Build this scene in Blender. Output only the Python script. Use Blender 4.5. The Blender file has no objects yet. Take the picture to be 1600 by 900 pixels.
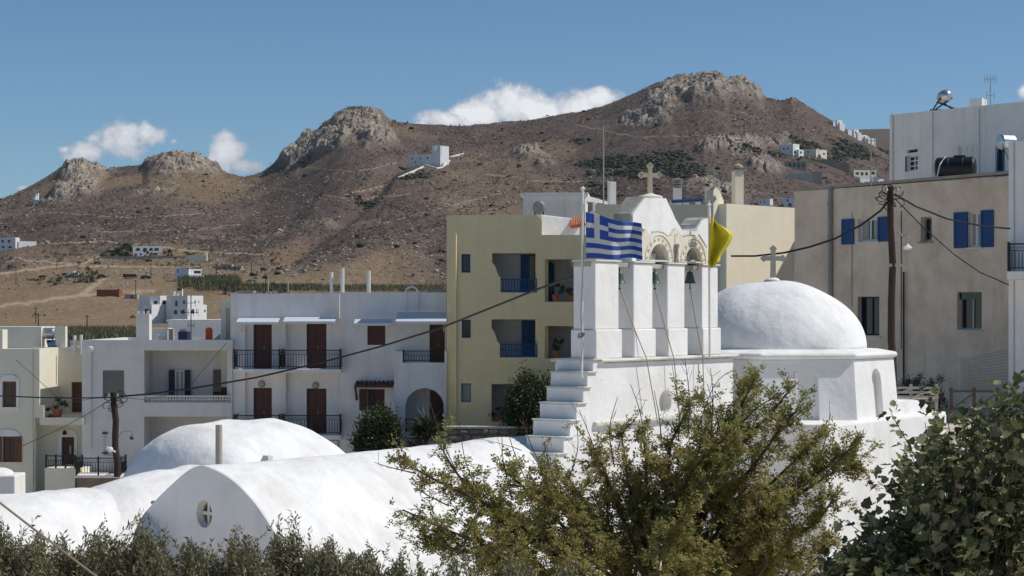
import bpy, bmesh, math, random
import numpy as np
from mathutils import Vector, Matrix
from mathutils.geometry import tessellate_polygon

random.seed(7)
rng = np.random.default_rng(11)
C = bpy.context.scene.collection
R = math.radians

# ------------------------------------------------------------------ camera, sky, sun
F, HY, CZ = 3000.0, 485.0, 12.0
cam_d = bpy.data.cameras.new('camera')
cam = bpy.data.objects.new('camera', cam_d); C.objects.link(cam)
cam.location = (0, 0, CZ); cam.rotation_euler = (R(90), 0, 0)
cam_d.sensor_width = 36; cam_d.lens = 36 * F / 1600
cam_d.shift_y = (HY - 450) / 1600
cam_d.clip_start = 0.5; cam_d.clip_end = 30000
bpy.context.scene.camera = cam
vs = bpy.context.scene.view_settings
vs.view_transform = 'Standard'; vs.look = 'None'; vs.exposure = 0.0; vs.gamma = 1

SUN_EL, SUN_AZ = 50.0, 2.5           # azimuth measured from +X towards +Y
world = bpy.data.worlds.new('World'); bpy.context.scene.world = world
world.use_nodes = True
wn, wl = world.node_tree.nodes, world.node_tree.links
wn.clear()
SKY_STRENGTH = 0.085
HAZE = 0.00003
def build_world():
    sky = wn.new('ShaderNodeTexSky'); sky.sky_type = 'NISHITA'; sky.sun_disc = False
    sky.sun_elevation = R(SUN_EL); sky.sun_rotation = R(90 - SUN_AZ)
    sky.altitude = 1800; sky.air_density = 1.0; sky.dust_density = 0.15; sky.ozone_density = 2.0
    bg = wn.new('ShaderNodeBackground'); bg.inputs['Strength'].default_value = SKY_STRENGTH
    hs = wn.new('ShaderNodeMix'); hs.data_type = 'RGBA'; hs.blend_type = 'MULTIPLY'; hs.inputs[0].default_value = 1.0
    wl.new(sky.outputs[0], hs.inputs[6]); hs.inputs[7].default_value = SKY_TINT
    wl.new(hs.outputs[2], bg.inputs[0])
    tc = wn.new('ShaderNodeTexCoord')
    sep = wn.new('ShaderNodeSeparateXYZ'); wl.new(tc.outputs['Generated'], sep.inputs[0])
    def math_(op, a, b=None, clamp=False):
        n = wn.new('ShaderNodeMath'); n.operation = op; n.use_clamp = clamp
        for i, v in enumerate((a, b)):
            if v is None: continue
            if isinstance(v, (int, float)): n.inputs[i].default_value = v
            else: wl.new(v, n.inputs[i])
        return n.outputs[0]
    az = math_('ARCTAN2', sep.outputs[0], sep.outputs[1])
    el = math_('ARCSINE', sep.outputs[2])
    comb = wn.new('ShaderNodeCombineXYZ'); wl.new(az, comb.inputs[0]); wl.new(el, comb.inputs[1])
    def noise(scale, detail, rough=.55, off=0):
        m = wn.new('ShaderNodeVectorMath'); m.operation = 'ADD'; wl.new(comb.outputs[0], m.inputs[0]); m.inputs[1].default_value = (off, off * .7, 0)
        n = wn.new('ShaderNodeTexNoise'); n.inputs['Scale'].default_value = scale; n.inputs['Detail'].default_value = detail
        n.inputs['Roughness'].default_value = rough; wl.new(m.outputs[0], n.inputs['Vector']); return n.outputs['Fac']
    n1 = noise(55, 9, .6); n2 = noise(160, 7, .6, 3.1)
    blobs = [  # px, py, half widths, opacity
        (192,224,60,40,.85),(140,246,55,28,.6),(230,216,38,28,.8),(100,240,22,12,.3),(272,224,22,14,.22),
        (362,236,36,38,.9),(385,262,40,20,.8),(345,262,30,26,.7),
        (800,168,74,38,1.1),(755,178,56,30,1.1),(845,176,54,30,1.1),(700,188,62,20,1),(720,176,30,16,.9),(900,166,56,32,1.05),(935,154,40,20,1),(660,196,30,12,.6),
        (1600,152,16,16,.8),(40,300,40,8,.4),(400,284,30,14,.35)]
    best = None
    for (px, py, wx, wy, op) in blobs:
        a0 = math.atan((px - 800) / F); e0 = math.atan((HY - py) / F)
        dx = math_('MULTIPLY', math_('SUBTRACT', az, a0), F / wx)
        dy = math_('MULTIPLY', math_('SUBTRACT', el, e0), F / wy)
        d = math_('SQRT', math_('ADD', math_('MULTIPLY', dx, dx), math_('MULTIPLY', dy, dy)))
        m = math_('MULTIPLY', math_('SUBTRACT', 1.25, d), 1.0)
        m = math_('ADD', m, (op - 1) * .7)
        best = m if best is None else math_('MAXIMUM', best, m)
    v = math_('ADD', best, math_('MULTIPLY', math_('SUBTRACT', n1, .5), 1.7))
    v = math_('ADD', v, math_('MULTIPLY', math_('SUBTRACT', n2, .5), .45))
    mask = math_('MULTIPLY', math_('SUBTRACT', v, .3), 3.0, True)
    mask = math_('MULTIPLY', mask, .97)
    core = math_('MULTIPLY', math_('SUBTRACT', v, .35), 1.5, True)
    up = math_('MULTIPLY', math_('SUBTRACT', el, math.atan((HY - 262) / F)), F / 75, True)
    core = math_('MULTIPLY', core, math_('ADD', math_('MULTIPLY', up, .7), .3))
    shade = math_('ADD', core, math_('MULTIPLY', math_('SUBTRACT', n1, .5), 1.1), True)
    cr = wn.new('ShaderNodeMix'); cr.data_type = 'RGBA'; wl.new(shade, cr.inputs[0])
    cr.inputs[6].default_value = (.40, .45, .53, 1); cr.inputs[7].default_value = (.86, .88, .91, 1)
    bgc = wn.new('ShaderNodeBackground'); wl.new(cr.outputs[2], bgc.inputs[0]); bgc.inputs[1].default_value = 1.0
    mx = wn.new('ShaderNodeMixShader'); wl.new(mask, mx.inputs[0]); wl.new(bg.outputs[0], mx.inputs[1]); wl.new(bgc.outputs[0], mx.inputs[2])
    out = wn.new('ShaderNodeOutputWorld'); wl.new(mx.outputs[0], out.inputs[0])
SKY_TINT = (.68, .865, 1.0, 1)
build_world()
sun_d = bpy.data.lights.new('sun', 'SUN'); sun = bpy.data.objects.new('sun', sun_d); C.objects.link(sun)
sun_d.energy = 3.8; sun_d.angle = R(0.5); sun_d.color = (1.0, .95, .88)
_s = Vector((math.cos(R(SUN_EL)) * math.cos(R(SUN_AZ)), math.cos(R(SUN_EL)) * math.sin(R(SUN_AZ)), math.sin(R(SUN_EL))))
sun.rotation_euler = _s.to_track_quat('Z', 'Y').to_euler()

# ------------------------------------------------------------------ materials
def new_mat(name):
    m = bpy.data.materials.new(name); m.use_nodes = True
    nt = m.node_tree; b = nt.nodes['Principled BSDF']; return m, nt, b
def _noise(nt, scale, detail=5, rough=.6, stretch=None, coord='Object'):
    tc = nt.nodes.new('ShaderNodeTexCoord'); n = nt.nodes.new('ShaderNodeTexNoise')
    n.inputs['Scale'].default_value = scale; n.inputs['Detail'].default_value = detail; n.inputs['Roughness'].default_value = rough
    if stretch:
        mp = nt.nodes.new('ShaderNodeMapping'); mp.inputs['Scale'].default_value = stretch
        nt.links.new(tc.outputs[coord], mp.inputs[0]); nt.links.new(mp.outputs[0], n.inputs['Vector'])
    else: nt.links.new(tc.outputs[coord], n.inputs['Vector'])
    return n.outputs['Fac']
def _ramp(nt, fac, stops):
    r = nt.nodes.new('ShaderNodeValToRGB'); e = r.color_ramp.elements
    while len(e) < len(stops): e.new(.5)
    for i, (p, c) in enumerate(stops): e[i].position = p; e[i].color = (*c, 1)
    nt.links.new(fac, r.inputs[0]); return r.outputs[0]
def _mix(nt, fac, a, b, mode='MIX'):
    m = nt.nodes.new('ShaderNodeMix'); m.data_type = 'RGBA'; m.blend_type = mode
    for i, v in ((0, fac), (6, a), (7, b)):
        if isinstance(v, (int, float)): m.inputs[i].default_value = v
        elif isinstance(v, tuple): m.inputs[i].default_value = (*v[:3], 1)
        else: nt.links.new(v, m.inputs[i])
    return m.outputs[2]
def plaster(name, col, stain=None, amt=.5, bump=.02, bscale=6, rough=.9, streak=.5, lump=0):
    m, nt, b = new_mat(name)
    stain = stain or tuple(c * .78 for c in col)
    f1 = _noise(nt, .9, 8, .65)
    f2 = _noise(nt, 2.2, 6, .65, (1, 1, .12))
    r1 = _ramp(nt, f1, [(.42, (0, 0, 0)), (.72, (1, 1, 1))])
    r2 = _ramp(nt, f2, [(.5, (0, 0, 0)), (.75, (1, 1, 1))])
    c = _mix(nt, _mix(nt, 1 - amt, r1, (0, 0, 0)), col, stain)
    c = _mix(nt, _mix(nt, 1 - amt * streak, r2, (0, 0, 0)), c, tuple(s * .85 for s in stain))
    nt.links.new(c, b.inputs['Base Color']); b.inputs['Roughness'].default_value = rough
    b.inputs['Specular IOR Level'].default_value = .2
    bp = nt.nodes.new('ShaderNodeBump'); bp.inputs['Distance'].default_value = bump; bp.inputs['Strength'].default_value = .6
    nt.links.new(_noise(nt, bscale, 8, .6), bp.inputs['Height'])
    if lump:
        b2 = nt.nodes.new('ShaderNodeBump'); b2.inputs['Distance'].default_value = lump; b2.inputs['Strength'].default_value = .7
        nt.links.new(_noise(nt, 1.6, 3, .5), b2.inputs['Height']); nt.links.new(bp.outputs[0], b2.inputs['Normal'])
        nt.links.new(b2.outputs[0], b.inputs['Normal'])
    else: nt.links.new(bp.outputs[0], b.inputs['Normal'])
    return m
def simple(name, col, rough=.6, metal=0, var=.15, scale=8, spec=.4, bump=0):
    m, nt, b = new_mat(name)
    f = _noise(nt, scale, 5)
    c = _mix(nt, f, tuple(x * (1 - var) for x in col), tuple(min(1, x * (1 + var)) for x in col))
    nt.links.new(c, b.inputs['Base Color']); b.inputs['Roughness'].default_value = rough; b.inputs['Metallic'].default_value = metal
    b.inputs['Specular IOR Level'].default_value = spec
    if bump:
        bp = nt.nodes.new('ShaderNodeBump'); bp.inputs['Distance'].default_value = bump
        nt.links.new(_noise(nt, scale * 2, 6), bp.inputs['Height']); nt.links.new(bp.outputs[0], b.inputs['Normal'])
    return m
def glass_m(name, col=(.02, .023, .028)):
    m, nt, b = new_mat(name)
    f = _noise(nt, 1.5, 3)
    nt.links.new(_mix(nt, f, tuple(c * .5 for c in col), tuple(c * 1.5 for c in col)), b.inputs['Base Color'])
    b.inputs['Roughness'].default_value = .08; b.inputs['Specular IOR Level'].default_value = .6
    return m
def leaf_m(name, cols, rough=.55, trans=.25, scale=1.3):
    """ per-leaf colour from the random 'tone' attribute, clumps from noise """
    m, nt, b = new_mat(name)
    at = nt.nodes.new('ShaderNodeAttribute'); at.attribute_name = 'tone'
    f = _noise(nt, scale, 3)
    a = nt.nodes.new('ShaderNodeMath'); a.operation = 'MULTIPLY_ADD'; nt.links.new(f, a.inputs[0]); a.inputs[1].default_value = .6
    a2 = nt.nodes.new('ShaderNodeMath'); a2.operation = 'MULTIPLY'; nt.links.new(at.outputs['Fac'], a2.inputs[0]); a2.inputs[1].default_value = .7
    nt.links.new(a2.outputs[0], a.inputs[2])
    n = len(cols)
    col = _ramp(nt, a.outputs[0], [(.12 + .76 * i / (n - 1), c) for i, c in enumerate(cols)])
    nt.links.new(col, b.inputs['Base Color']); b.inputs['Roughness'].default_value = rough; b.inputs['Specular IOR Level'].default_value = .3
    if trans:
        tr = nt.nodes.new('ShaderNodeBsdfTranslucent'); nt.links.new(col, tr.inputs[0])
        mx = nt.nodes.new('ShaderNodeMixShader'); mx.inputs[0].default_value = trans
        out = nt.nodes['Material Output']; nt.links.new(b.outputs[0], mx.inputs[1]); nt.links.new(tr.outputs[0], mx.inputs[2]); nt.links.new(mx.outputs[0], out.inputs[0])
    return m

M = {}
M['whitewash'] = plaster('whitewash', (.83, .82, .80), (.64, .62, .58), .6, .012, 9, lump=.05)
M['whitewash_lumpy'] = plaster('whitewash_lumpy', (.82, .82, .80), (.60, .58, .54), .7, .018, 7, lump=.10)
M['white_wall'] = plaster('white_wall', (.83, .80, .77), (.68, .65, .61), .65, .01, 5, streak=.9)
M['white_far'] = plaster('white_far', (.8, .8, .79), (.7, .69, .66), .3, .01, 5)
M['cream_wall'] = plaster('cream_wall', (.76, .72, .59), (.64, .6, .48), .5, .01, 5)
M['grey_white_wall'] = plaster('grey_white_wall', (.75, .72, .68), (.6, .575, .53), .7, .01, 5)
M['yellow_wall'] = plaster('yellow_wall', (.88, .73, .43), (.76, .62, .36), .6, .01, 5, streak=.6)
M['pale_cream_wall'] = plaster('pale_cream_wall', (.86, .79, .62), (.74, .67, .51), .45, .012, 4)
M['shaded_cream_wall'] = plaster('shaded_cream_wall', (.74, .66, .48), (.62, .55, .4), .45, .012, 4)  # darker copy of the cream for faces away from the sun, shade in colour
M['beige_wall'] = plaster('beige_wall', (.88, .69, .52), (.62, .44, .30), .8, .015, 5, streak=.7)
M['weathered'] = plaster('weathered', (.50, .48, .42), (.16, .15, .12), 1.0, .03, 7)
M['marble_cream'] = plaster('marble_cream', (.78, .735, .63), (.58, .51, .4), .6, .03, 22)
M['cornice_white'] = plaster('cornice_white', (.72, .70, .64), (.5, .46, .38), .8, .02, 12)
M['stone_cross'] = plaster('stone_cross', (.62, .53, .37), (.4, .33, .22), .8, .03, 14)
M['grey_stone_cross'] = plaster('grey_stone_cross', (.42, .39, .33), (.3, .27, .22), .8, .02, 14)
M['concrete'] = plaster('concrete', (.42, .38, .32), (.27, .23, .18), .8, .02, 10)
M['roof_grey'] = plaster('roof_grey', (.5, .49, .47), (.36, .35, .33), .6, .01, 3)
M['brown_wood'] = simple('brown_wood', (.10, .033, .022), .5, var=.35, scale=3)
M['brown_wood_warm'] = simple('brown_wood_warm', (.16, .062, .03), .5, var=.4, scale=4)
M['blue_paint'] = simple('blue_paint', (.008, .062, .21), .45, var=.25, scale=3)
M['dark_blue_paint'] = simple('dark_blue_paint', (.012, .025, .06), .5)
M['light_blue_paint'] = simple('light_blue_paint', (.12, .22, .4), .5)
M['iron'] = simple('iron', (.012, .012, .015), .5, 0, .2)
M['grey_shutter'] = simple('grey_shutter', (.2, .2, .18), .6)
M['white_frame'] = simple('white_frame', (.7, .7, .68), .5)
M['glass'] = glass_m('glass'); M['glass_dark'] = glass_m('glass_dark', (.01, .01, .012)); M['curtain'] = simple('curtain', (.38, .36, .32), .8)
M['awning'] = simple('awning', (.62, .66, .72), .35, .0, .08)
M['tile'] = simple('tile', (.45, .16, .08), .8, var=.35, scale=5)
M['tile_dark'] = simple('tile_dark', (.11, .04, .028), .7, var=.3)
M['steel'] = simple('steel', (.55, .55, .55), .3, .8, .1)
M['dull_steel'] = simple('dull_steel', (.35, .34, .32), .5, .5, .25)
M['black_plastic'] = simple('black_plastic', (.012, .012, .013), .4, var=.3)
M['pole_wood'] = simple('pole_wood', (.045, .026, .019), .85, var=.45, scale=5, bump=.02)
M['cable'] = simple('cable', (.012, .011, .012), .6)
M['rope'] = simple('rope', (.32, .25, .17), .9)
M['bronze'] = simple('bronze', (.07, .10, .075), .5, .4, .3)
M['terracotta'] = simple('terracotta', (.38, .12, .055), .8)
M['orange'] = simple('orange', (.75, .1, .015), .5)
M['tank_blue'] = simple('tank_blue', (.02, .025, .09), .5)
M['collector'] = simple('collector', (.03, .08, .15), .15, 0, .1)
M['pvc_white'] = simple('pvc_white', (.75, .75, .73), .5)
M['fence_wood'] = simple('fence_wood', (.5, .47, .42), .8, var=.3)
M['fence_dark'] = simple('fence_dark', (.10, .075, .055), .8, var=.3)
M['bark'] = simple('bark', (.12, .085, .06), .9, var=.4, scale=12, bump=.01)
M['twig'] = simple('twig', (.15, .09, .07), .9, var=.4, scale=10)
M['flag_blue'] = simple('flag_blue', (.025, .075, .36), .7, var=.12)
M['flag_white'] = simple('flag_white', (.62, .61, .56), .8, var=.08)
M['flag_yellow'] = simple('flag_yellow', (.62, .52, .03), .7, var=.15, scale=5)
M['flag_ink'] = simple('flag_ink', (.08, .07, .02), .8)
M['wall_stone'] = simple('wall_stone', (.28, .23, .17), .9, var=.4, scale=3, bump=.03)
M['mortar'] = plaster('mortar', (.2, .17, .13), (.12, .1, .08), .8, .03, 12)
M['brick_red'] = plaster('brick_red', (.3, .1, .06), (.2, .08, .05), .8, .03, 5)
M['plank_rust'] = simple('plank_rust', (.28, .12, .08), .8, var=.4)
M['dark_recess'] = plaster('dark_recess', (.24, .19, .14), (.12, .09, .07), .9, .05, 6)
M['car_green'] = simple('car_green', (.03, .10, .07), .3)
M['car_dark'] = simple('car_dark', (.03, .03, .035), .3)
M['tyre'] = simple('tyre', (.012, .012, .012), .9)
M['olive_leaf'] = leaf_m('olive_leaf', [(.08, .08, .036), (.14, .135, .062), (.21, .2, .10), (.33, .31, .19)], .75, .22)
M['locust_leaf'] = leaf_m('locust_leaf', [(.14, .18, .04), (.24, .275, .07), (.32, .31, .10), (.38, .30, .12)], .6, .5)
M['fig_leaf'] = leaf_m('fig_leaf', [(.045, .062, .02), (.088, .105, .036), (.155, .165, .065), (.33, .32, .18)], .8, .15)
M['shrub_leaf'] = leaf_m('shrub_leaf', [(.02, .035, .014), (.04, .06, .022), (.07, .09, .035)], .5, .1)
M['yucca_leaf'] = leaf_m('yucca_leaf', [(.02, .035, .018), (.04, .055, .03), (.09, .1, .06)], .5, .1)
M['reed_leaf'] = leaf_m('reed_leaf', [(.06, .075, .025), (.11, .11, .045), (.18, .16, .09)], .7, .1, .1)
M['red_leaf'] = leaf_m('red_leaf', [(.12, .03, .025), (.18, .06, .04), (.2, .1, .05)], .7, .2)

# ------------------------------------------------------------------ object helpers
def prop(o, label=None, cat=None, group=None, kind=None):
    if label: o['label'] = label
    if cat: o['category'] = cat
    if group: o['group'] = group
    if kind: o['kind'] = kind
    return o
ORG = {}
def empty(name, loc, label=None, cat=None, group=None, kind=None):
    o = bpy.data.objects.new(name, None); C.objects.link(o); o.location = loc; o.empty_display_size = .3
    ORG[o] = Vector(loc)
    return prop(o, label, cat, group, kind)
def link_mesh(name, me, mat, parent, org):
    o = bpy.data.objects.new(name, me); C.objects.link(o)
    mats = mat if isinstance(mat, (list, tuple)) else [mat]
    for m in mats: me.materials.append(M[m] if isinstance(m, str) else m)
    if parent is not None: o.parent = parent
    else: o.location = org
    ORG[o] = org
    return o
class MB:
    def __init__(s): s.v = []; s.f = []; s.mi = []
    def add(s, vs_, fs_, mi=0):
        n = len(s.v); s.v.extend(tuple(v) for v in vs_)
        for f in fs_: s.f.append(tuple(i + n for i in f)); s.mi.append(mi)
        return s
    def box(s, fr, x0, x1, z0, z1, y0, y1, mi=0):
        vs_ = [fr.pt(x, z, y) for y in (y0, y1) for z in (z0, z1) for x in (x0, x1)]
        return s.add(vs_, [(0, 1, 3, 2), (5, 4, 6, 7), (4, 0, 2, 6), (1, 5, 7, 3), (2, 3, 7, 6), (4, 5, 1, 0)], mi)
    def prism(s, fr, outer, holes=(), y0=0, y1=.3, back=True, mi=0):
        """ polygon with holes (local x,z) extruded inward y0 -> y1 """
        def area(p): return sum(p[i][0] * p[(i + 1) % len(p)][1] - p[(i + 1) % len(p)][0] * p[i][1] for i in range(len(p)))
        outer = list(outer) if area(outer) > 0 else list(outer)[::-1]
        holes = [list(h)[::-1] if area(h) > 0 else list(h) for h in holes]
        loops = [outer] + holes
        tris = tessellate_polygon([[Vector((x, z, 0)) for x, z in l] for l in loops])
        pts = [p for l in loops for p in l]; n = len(pts)
        vs_ = [fr.pt(x, z, y0) for x, z in pts] + [fr.pt(x, z, y1) for x, z in pts]
        fs_ = []
        for t in tris:
            a, b, c = t
            ar = (pts[b][0] - pts[a][0]) * (pts[c][1] - pts[a][1]) - (pts[c][0] - pts[a][0]) * (pts[b][1] - pts[a][1])
            if abs(ar) < 1e-10: continue
            if ar < 0: b, c = c, b
            fs_.append((a, b, c))
            if back: fs_.append((a + n, c + n, b + n))
        k = 0
        for l in loops:
            m = len(l)
            for i in range(m):
                a, b = k + i, k + (i + 1) % m
                fs_.append((b, a, a + n, b + n))
            k += m
        return s.add(vs_, fs_, mi)
    def tube(s, pts, r, n=6, mi=0, cap=True):
        pts = [Vector(p) for p in pts]; rs = r if isinstance(r, (list, tuple)) else [r] * len(pts)
        vs_ = []; fs_ = []; up = None
        for i, p in enumerate(pts):
            d = (pts[min(i + 1, len(pts) - 1)] - pts[max(i - 1, 0)])
            d = d.normalized() if d.length > 1e-9 else Vector((0, 0, 1))
            if up is None: up = d.orthogonal().normalized()
            up = (up - d * up.dot(d)); up = up.normalized() if up.length > 1e-6 else d.orthogonal().normalized()
            sd = d.cross(up)
            for k in range(n):
                a = 2 * math.pi * k / n
                vs_.append(p + (up * math.cos(a) + sd * math.sin(a)) * rs[i])
        for i in range(len(pts) - 1):
            for k in range(n):
                a, b = i * n + k, i * n + (k + 1) % n
                fs_.append((a, b, b + n, a + n))
        if cap: fs_.append(tuple(range(n))[::-1]); fs_.append(tuple(range((len(pts) - 1) * n, len(pts) * n)))
        return s.add(vs_, fs_, mi)
    def lathe(s, c, prof, n=24, mi=0, rot=0, axis='z'):
        """ prof list of (r,z) from bottom to top """
        vs_ = []; fs_ = []
        for r, z in prof:
            for k in range(n):
                a = rot + 2 * math.pi * k / n
                if axis == 'z': vs_.append((c[0] + r * math.cos(a), c[1] + r * math.sin(a), c[2] + z))
                elif axis == 'x': vs_.append((c[0] + z, c[1] + r * math.cos(a), c[2] + r * math.sin(a)))
                else: vs_.append((c[0] + r * math.sin(a), c[1] + z, c[2] + r * math.cos(a)))
        for i in range(len(prof) - 1):
            for k in range(n):
                a, b = i * n + k, i * n + (k + 1) % n
                fs_.append((a, b, b + n, a + n))
        if prof[0][0] > 1e-4: fs_.append(tuple(range(n))[::-1])
        if prof[-1][0] > 1e-4: fs_.append(tuple(range((len(prof) - 1) * n, len(prof) * n)))
        return s.add(vs_, fs_, mi)
    def build(s, name, mat, parent=None, org=None, bevel=0, smooth=False, seg=2, label=None, cat=None, group=None, kind=None, autos=None):
        if parent is not None: org = ORG[parent]
        elif org is None:
            a = np.array(s.v); org = Vector(((a[:, 0].min() + a[:, 0].max()) / 2, (a[:, 1].min() + a[:, 1].max()) / 2, a[:, 2].min()))
        org = Vector(org)
        me = bpy.data.meshes.new(name)
        me.from_pydata([(v[0] - org.x, v[1] - org.y, v[2] - org.z) for v in s.v], [], s.f)
        o = link_mesh(name, me, mat, parent, org)
        if any(s.mi): me.polygons.foreach_set('material_index', s.mi)
        if smooth: me.polygons.foreach_set('use_smooth', [True] * len(me.polygons))
        if bevel:
            b = bmesh.new(); b.from_mesh(me); bmesh.ops.remove_doubles(b, verts=b.verts, dist=1e-4)
            bmesh.ops.dissolve_limit(b, angle_limit=R(1), verts=b.verts, edges=b.edges)
            b.to_mesh(me); b.free()
            md = o.modifiers.new('bevel', 'BEVEL'); md.width = bevel; md.segments = seg; md.limit_method = 'ANGLE'; md.angle_limit = R(35); md.use_clamp_overlap = True
            md.harden_normals = False
        return prop(o, label, cat, group, kind)
def np_mesh(name, verts, faces, mat, parent=None, org=None, tone=None, label=None, cat=None, group=None, kind=None, smooth=False):
    """ verts (n,3) array; faces (m,k) array """
    verts = np.asarray(verts, dtype=np.float64); faces = np.asarray(faces, dtype=np.int32)
    if parent is not None: org = ORG[parent]
    elif org is None: org = Vector((float(verts[:, 0].mean()), float(verts[:, 1].mean()), float(verts[:, 2].min())))
    org = Vector(org)
    me = bpy.data.meshes.new(name)
    k = faces.shape[1]; m = len(faces)
    me.vertices.add(len(verts)); me.vertices.foreach_set('co', (verts - np.array(org)).astype(np.float32).ravel())
    me.loops.add(m * k); me.loops.foreach_set('vertex_index', faces.ravel())
    me.polygons.add(m); me.polygons.foreach_set('loop_start', np.arange(0, m * k, k, dtype=np.int32))
    me.polygons.foreach_set('loop_total', np.full(m, k, dtype=np.int32))
    if smooth: me.polygons.foreach_set('use_smooth', np.ones(m, dtype=bool))
    me.update(calc_edges=True)
    if tone is not None:
        a = me.attributes.new('tone', 'FLOAT', 'POINT'); a.data.foreach_set('value', np.asarray(tone, dtype=np.float32))
    return prop(link_mesh(name, me, mat, parent, org), label, cat, group, kind)
def instance(src_me, name, parent, loc, rot=(0, 0, 0), scale=(1, 1, 1), label=None):
    o = bpy.data.objects.new(name, src_me); C.objects.link(o); o.parent = parent
    o.location = Vector(loc) - ORG[parent]; o.rotation_euler = rot; o.scale = scale; ORG[o] = Vector(loc)
    if label: o['label'] = label
    return o

class Fr:
    """ vertical plane frame: origin (x,y), angle of its x axis; local (x, z, y inward) """
    def __init__(s, ox, oy, ang=0):
        s.o = (ox, oy); a = R(ang); s.X = (math.cos(a), math.sin(a)); s.N = (-math.sin(a), math.cos(a))
    def pt(s, x, z, y=0): return (s.o[0] + s.X[0] * x + s.N[0] * y, s.o[1] + s.X[1] * x + s.N[1] * y, z)
    def hit(s, px, py, off=0):
        q = (px - 800) / F; w = (HY - py) / F
        ox, oy = s.o[0] + s.N[0] * off, s.o[1] + s.N[1] * off
        # (q*t, t) = (ox + X0*a, oy + X1*a)
        a = (q * oy - ox) / (s.X[0] - q * s.X[1]); t = oy + s.X[1] * a
        return (a, CZ + w * t)
    def poly(s, pts, off=0): return [s.hit(x, y, off) for x, y in pts]
    def rect(s, x0, y0, x1, y1, off=0):
        """ pixel rect -> local x0,x1,z0,z1 (heights taken at its centre) """
        xm = (x0 + x1) / 2
        return s.hit(x0, y1, off)[0], s.hit(x1, y1, off)[0], s.hit(xm, y1, off)[1], s.hit(xm, y0, off)[1]
def frame_at(px, D, ang=0): return Fr((px - 800) / F * D, D, ang)
def P(px, py, D): return Vector(((px - 800) / F * D, D, CZ + (HY - py) / F * D))
def rpoly(r): x0, x1, z0, z1 = r; return [(x0, z0), (x1, z0), (x1, z1), (x0, z1)]
def arch_poly(x0, x1, z0, z1, n=10, rise=None):
    """ rectangle with an arched head """
    r = (x1 - x0) / 2; rise = r if rise is None else rise; cx = (x0 + x1) / 2
    p = [(x0, z0), (x1, z0)]
    for i in range(n + 1):
        a = math.pi * i / n; p.append((cx + r * math.cos(a), z1 - rise + rise * math.sin(a)))
    return p

def opening(root, fr, r, y=.15, kind='window', frame='brown_wood', pane='glass', nv=1, nh=0, fw=.06, label=None, curtain=False, sill=None, arch=False):
    """ a window (frame > pane) or a door set in its reveal; r = local rect, y = depth of the frame face """
    x0, x1, z0, z1 = r; e = .01
    m = MB()
    if kind == 'door':
        m.box(fr, x0 - e, x1 + e, z0 - e, z1 + e, y + .05, y + .09)
        m.box(fr, x0 - e, x0 + fw, z0 - e, z1 + e, y, y + .05); m.box(fr, x1 - fw, x1 + e, z0 - e, z1 + e, y, y + .05)
        m.box(fr, x0 + fw, x1 - fw, z1 - fw, z1 + e, y, y + .05)
        k = nv + 1; w = (x1 - x0 - 2 * fw) / k
        for i in range(k):
            a, b = x0 + fw + i * w, x0 + fw + (i + 1) * w
            m.box(fr, a + .015, b - .015, z0, z1 - fw, y + .03, y + .052)
            ph = (z1 - z0 - fw) / 3
            for j in range(3): m.box(fr, a + .1, b - .1, z0 + .08 + j * ph, z0 + (j + 1) * ph - .06, y + .015, y + .031)
        o = m.build('door', frame, root, label=label)
        h = MB(); h.box(fr, (x0 + x1) / 2 + .03, (x0 + x1) / 2 + .06, z0 + (z1 - z0) * .45, z0 + (z1 - z0) * .45 + .12, y - .01, y + .016)
        h.build('handle', 'dull_steel', o)
        return o
    m.box(fr, x0 - e, x0 + fw, z0 - e, z1 + e, y, y + .06); m.box(fr, x1 - fw, x1 + e, z0 - e, z1 + e, y, y + .06)
    m.box(fr, x0 + fw, x1 - fw, z0 - e, z0 + fw, y, y + .06); m.box(fr, x0 + fw, x1 - fw, z1 - fw, z1 + e, y, y + .06)
    for i in range(nv):
        c = x0 + (x1 - x0) * (i + 1) / (nv + 1); m.box(fr, c - fw * .6, c + fw * .6, z0 + fw, z1 - fw, y + .003, y + .055)
    for i in range(nh):
        c = z0 + (z1 - z0) * (i + 1) / (nh + 1); m.box(fr, x0 + fw, x1 - fw, c - .02, c + .02, y + .006, y + .05)
    o = m.build('window', frame, root, label=label)
    g = MB(); g.box(fr, x0, x1, z0, z1, y + .035, y + .045); g.build('pane', pane, o)
    if sill:
        s_ = MB(); s_.box(fr, x0 - .08, x1 + .08, z0 - .06, z0 - e - .002, -.06, y); s_.build('sill', sill, o)
    if curtain:
        cw = (x1 - x0) * .3
        c_ = MB(); c_.box(fr, x0 + fw, x0 + fw + cw, z0 + fw, z1 - fw, y + .028, y + .033); c_.box(fr, x1 - fw - cw, x1 - fw, z0 + fw, z1 - fw, y + .028, y + .033)
        c_.build('curtain', 'curtain', o)
    return o
def shutter(parent, fr, r, mat, y=-.05, th=.04, name='shutter', label=None):
    x0, x1, z0, z1 = r; m = MB(); b = .06
    m.box(fr, x0, x0 + b, z0, z1, y, y + th); m.box(fr, x1 - b, x1, z0, z1, y, y + th)
    zs = [z0, (z0 + z1) / 2, z1 - b]
    for z in zs: m.box(fr, x0 + b, x1 - b, z, z + b, y + .002, y + th - .002)
    m.box(fr, x0 + b, x1 - b, z0 + b, z1 - b, y + th * .7, y + th * .9)
    n = max(4, int((z1 - z0) / .09))
    for i in range(n):
        z = z0 + b + (z1 - z0 - 2 * b) * (i + .5) / n
        m.box(fr, x0 + b, x1 - b, z - .022, z + .018, y + th * .15, y + th * .72)
    return m.build(name, mat, parent, label=label)
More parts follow.
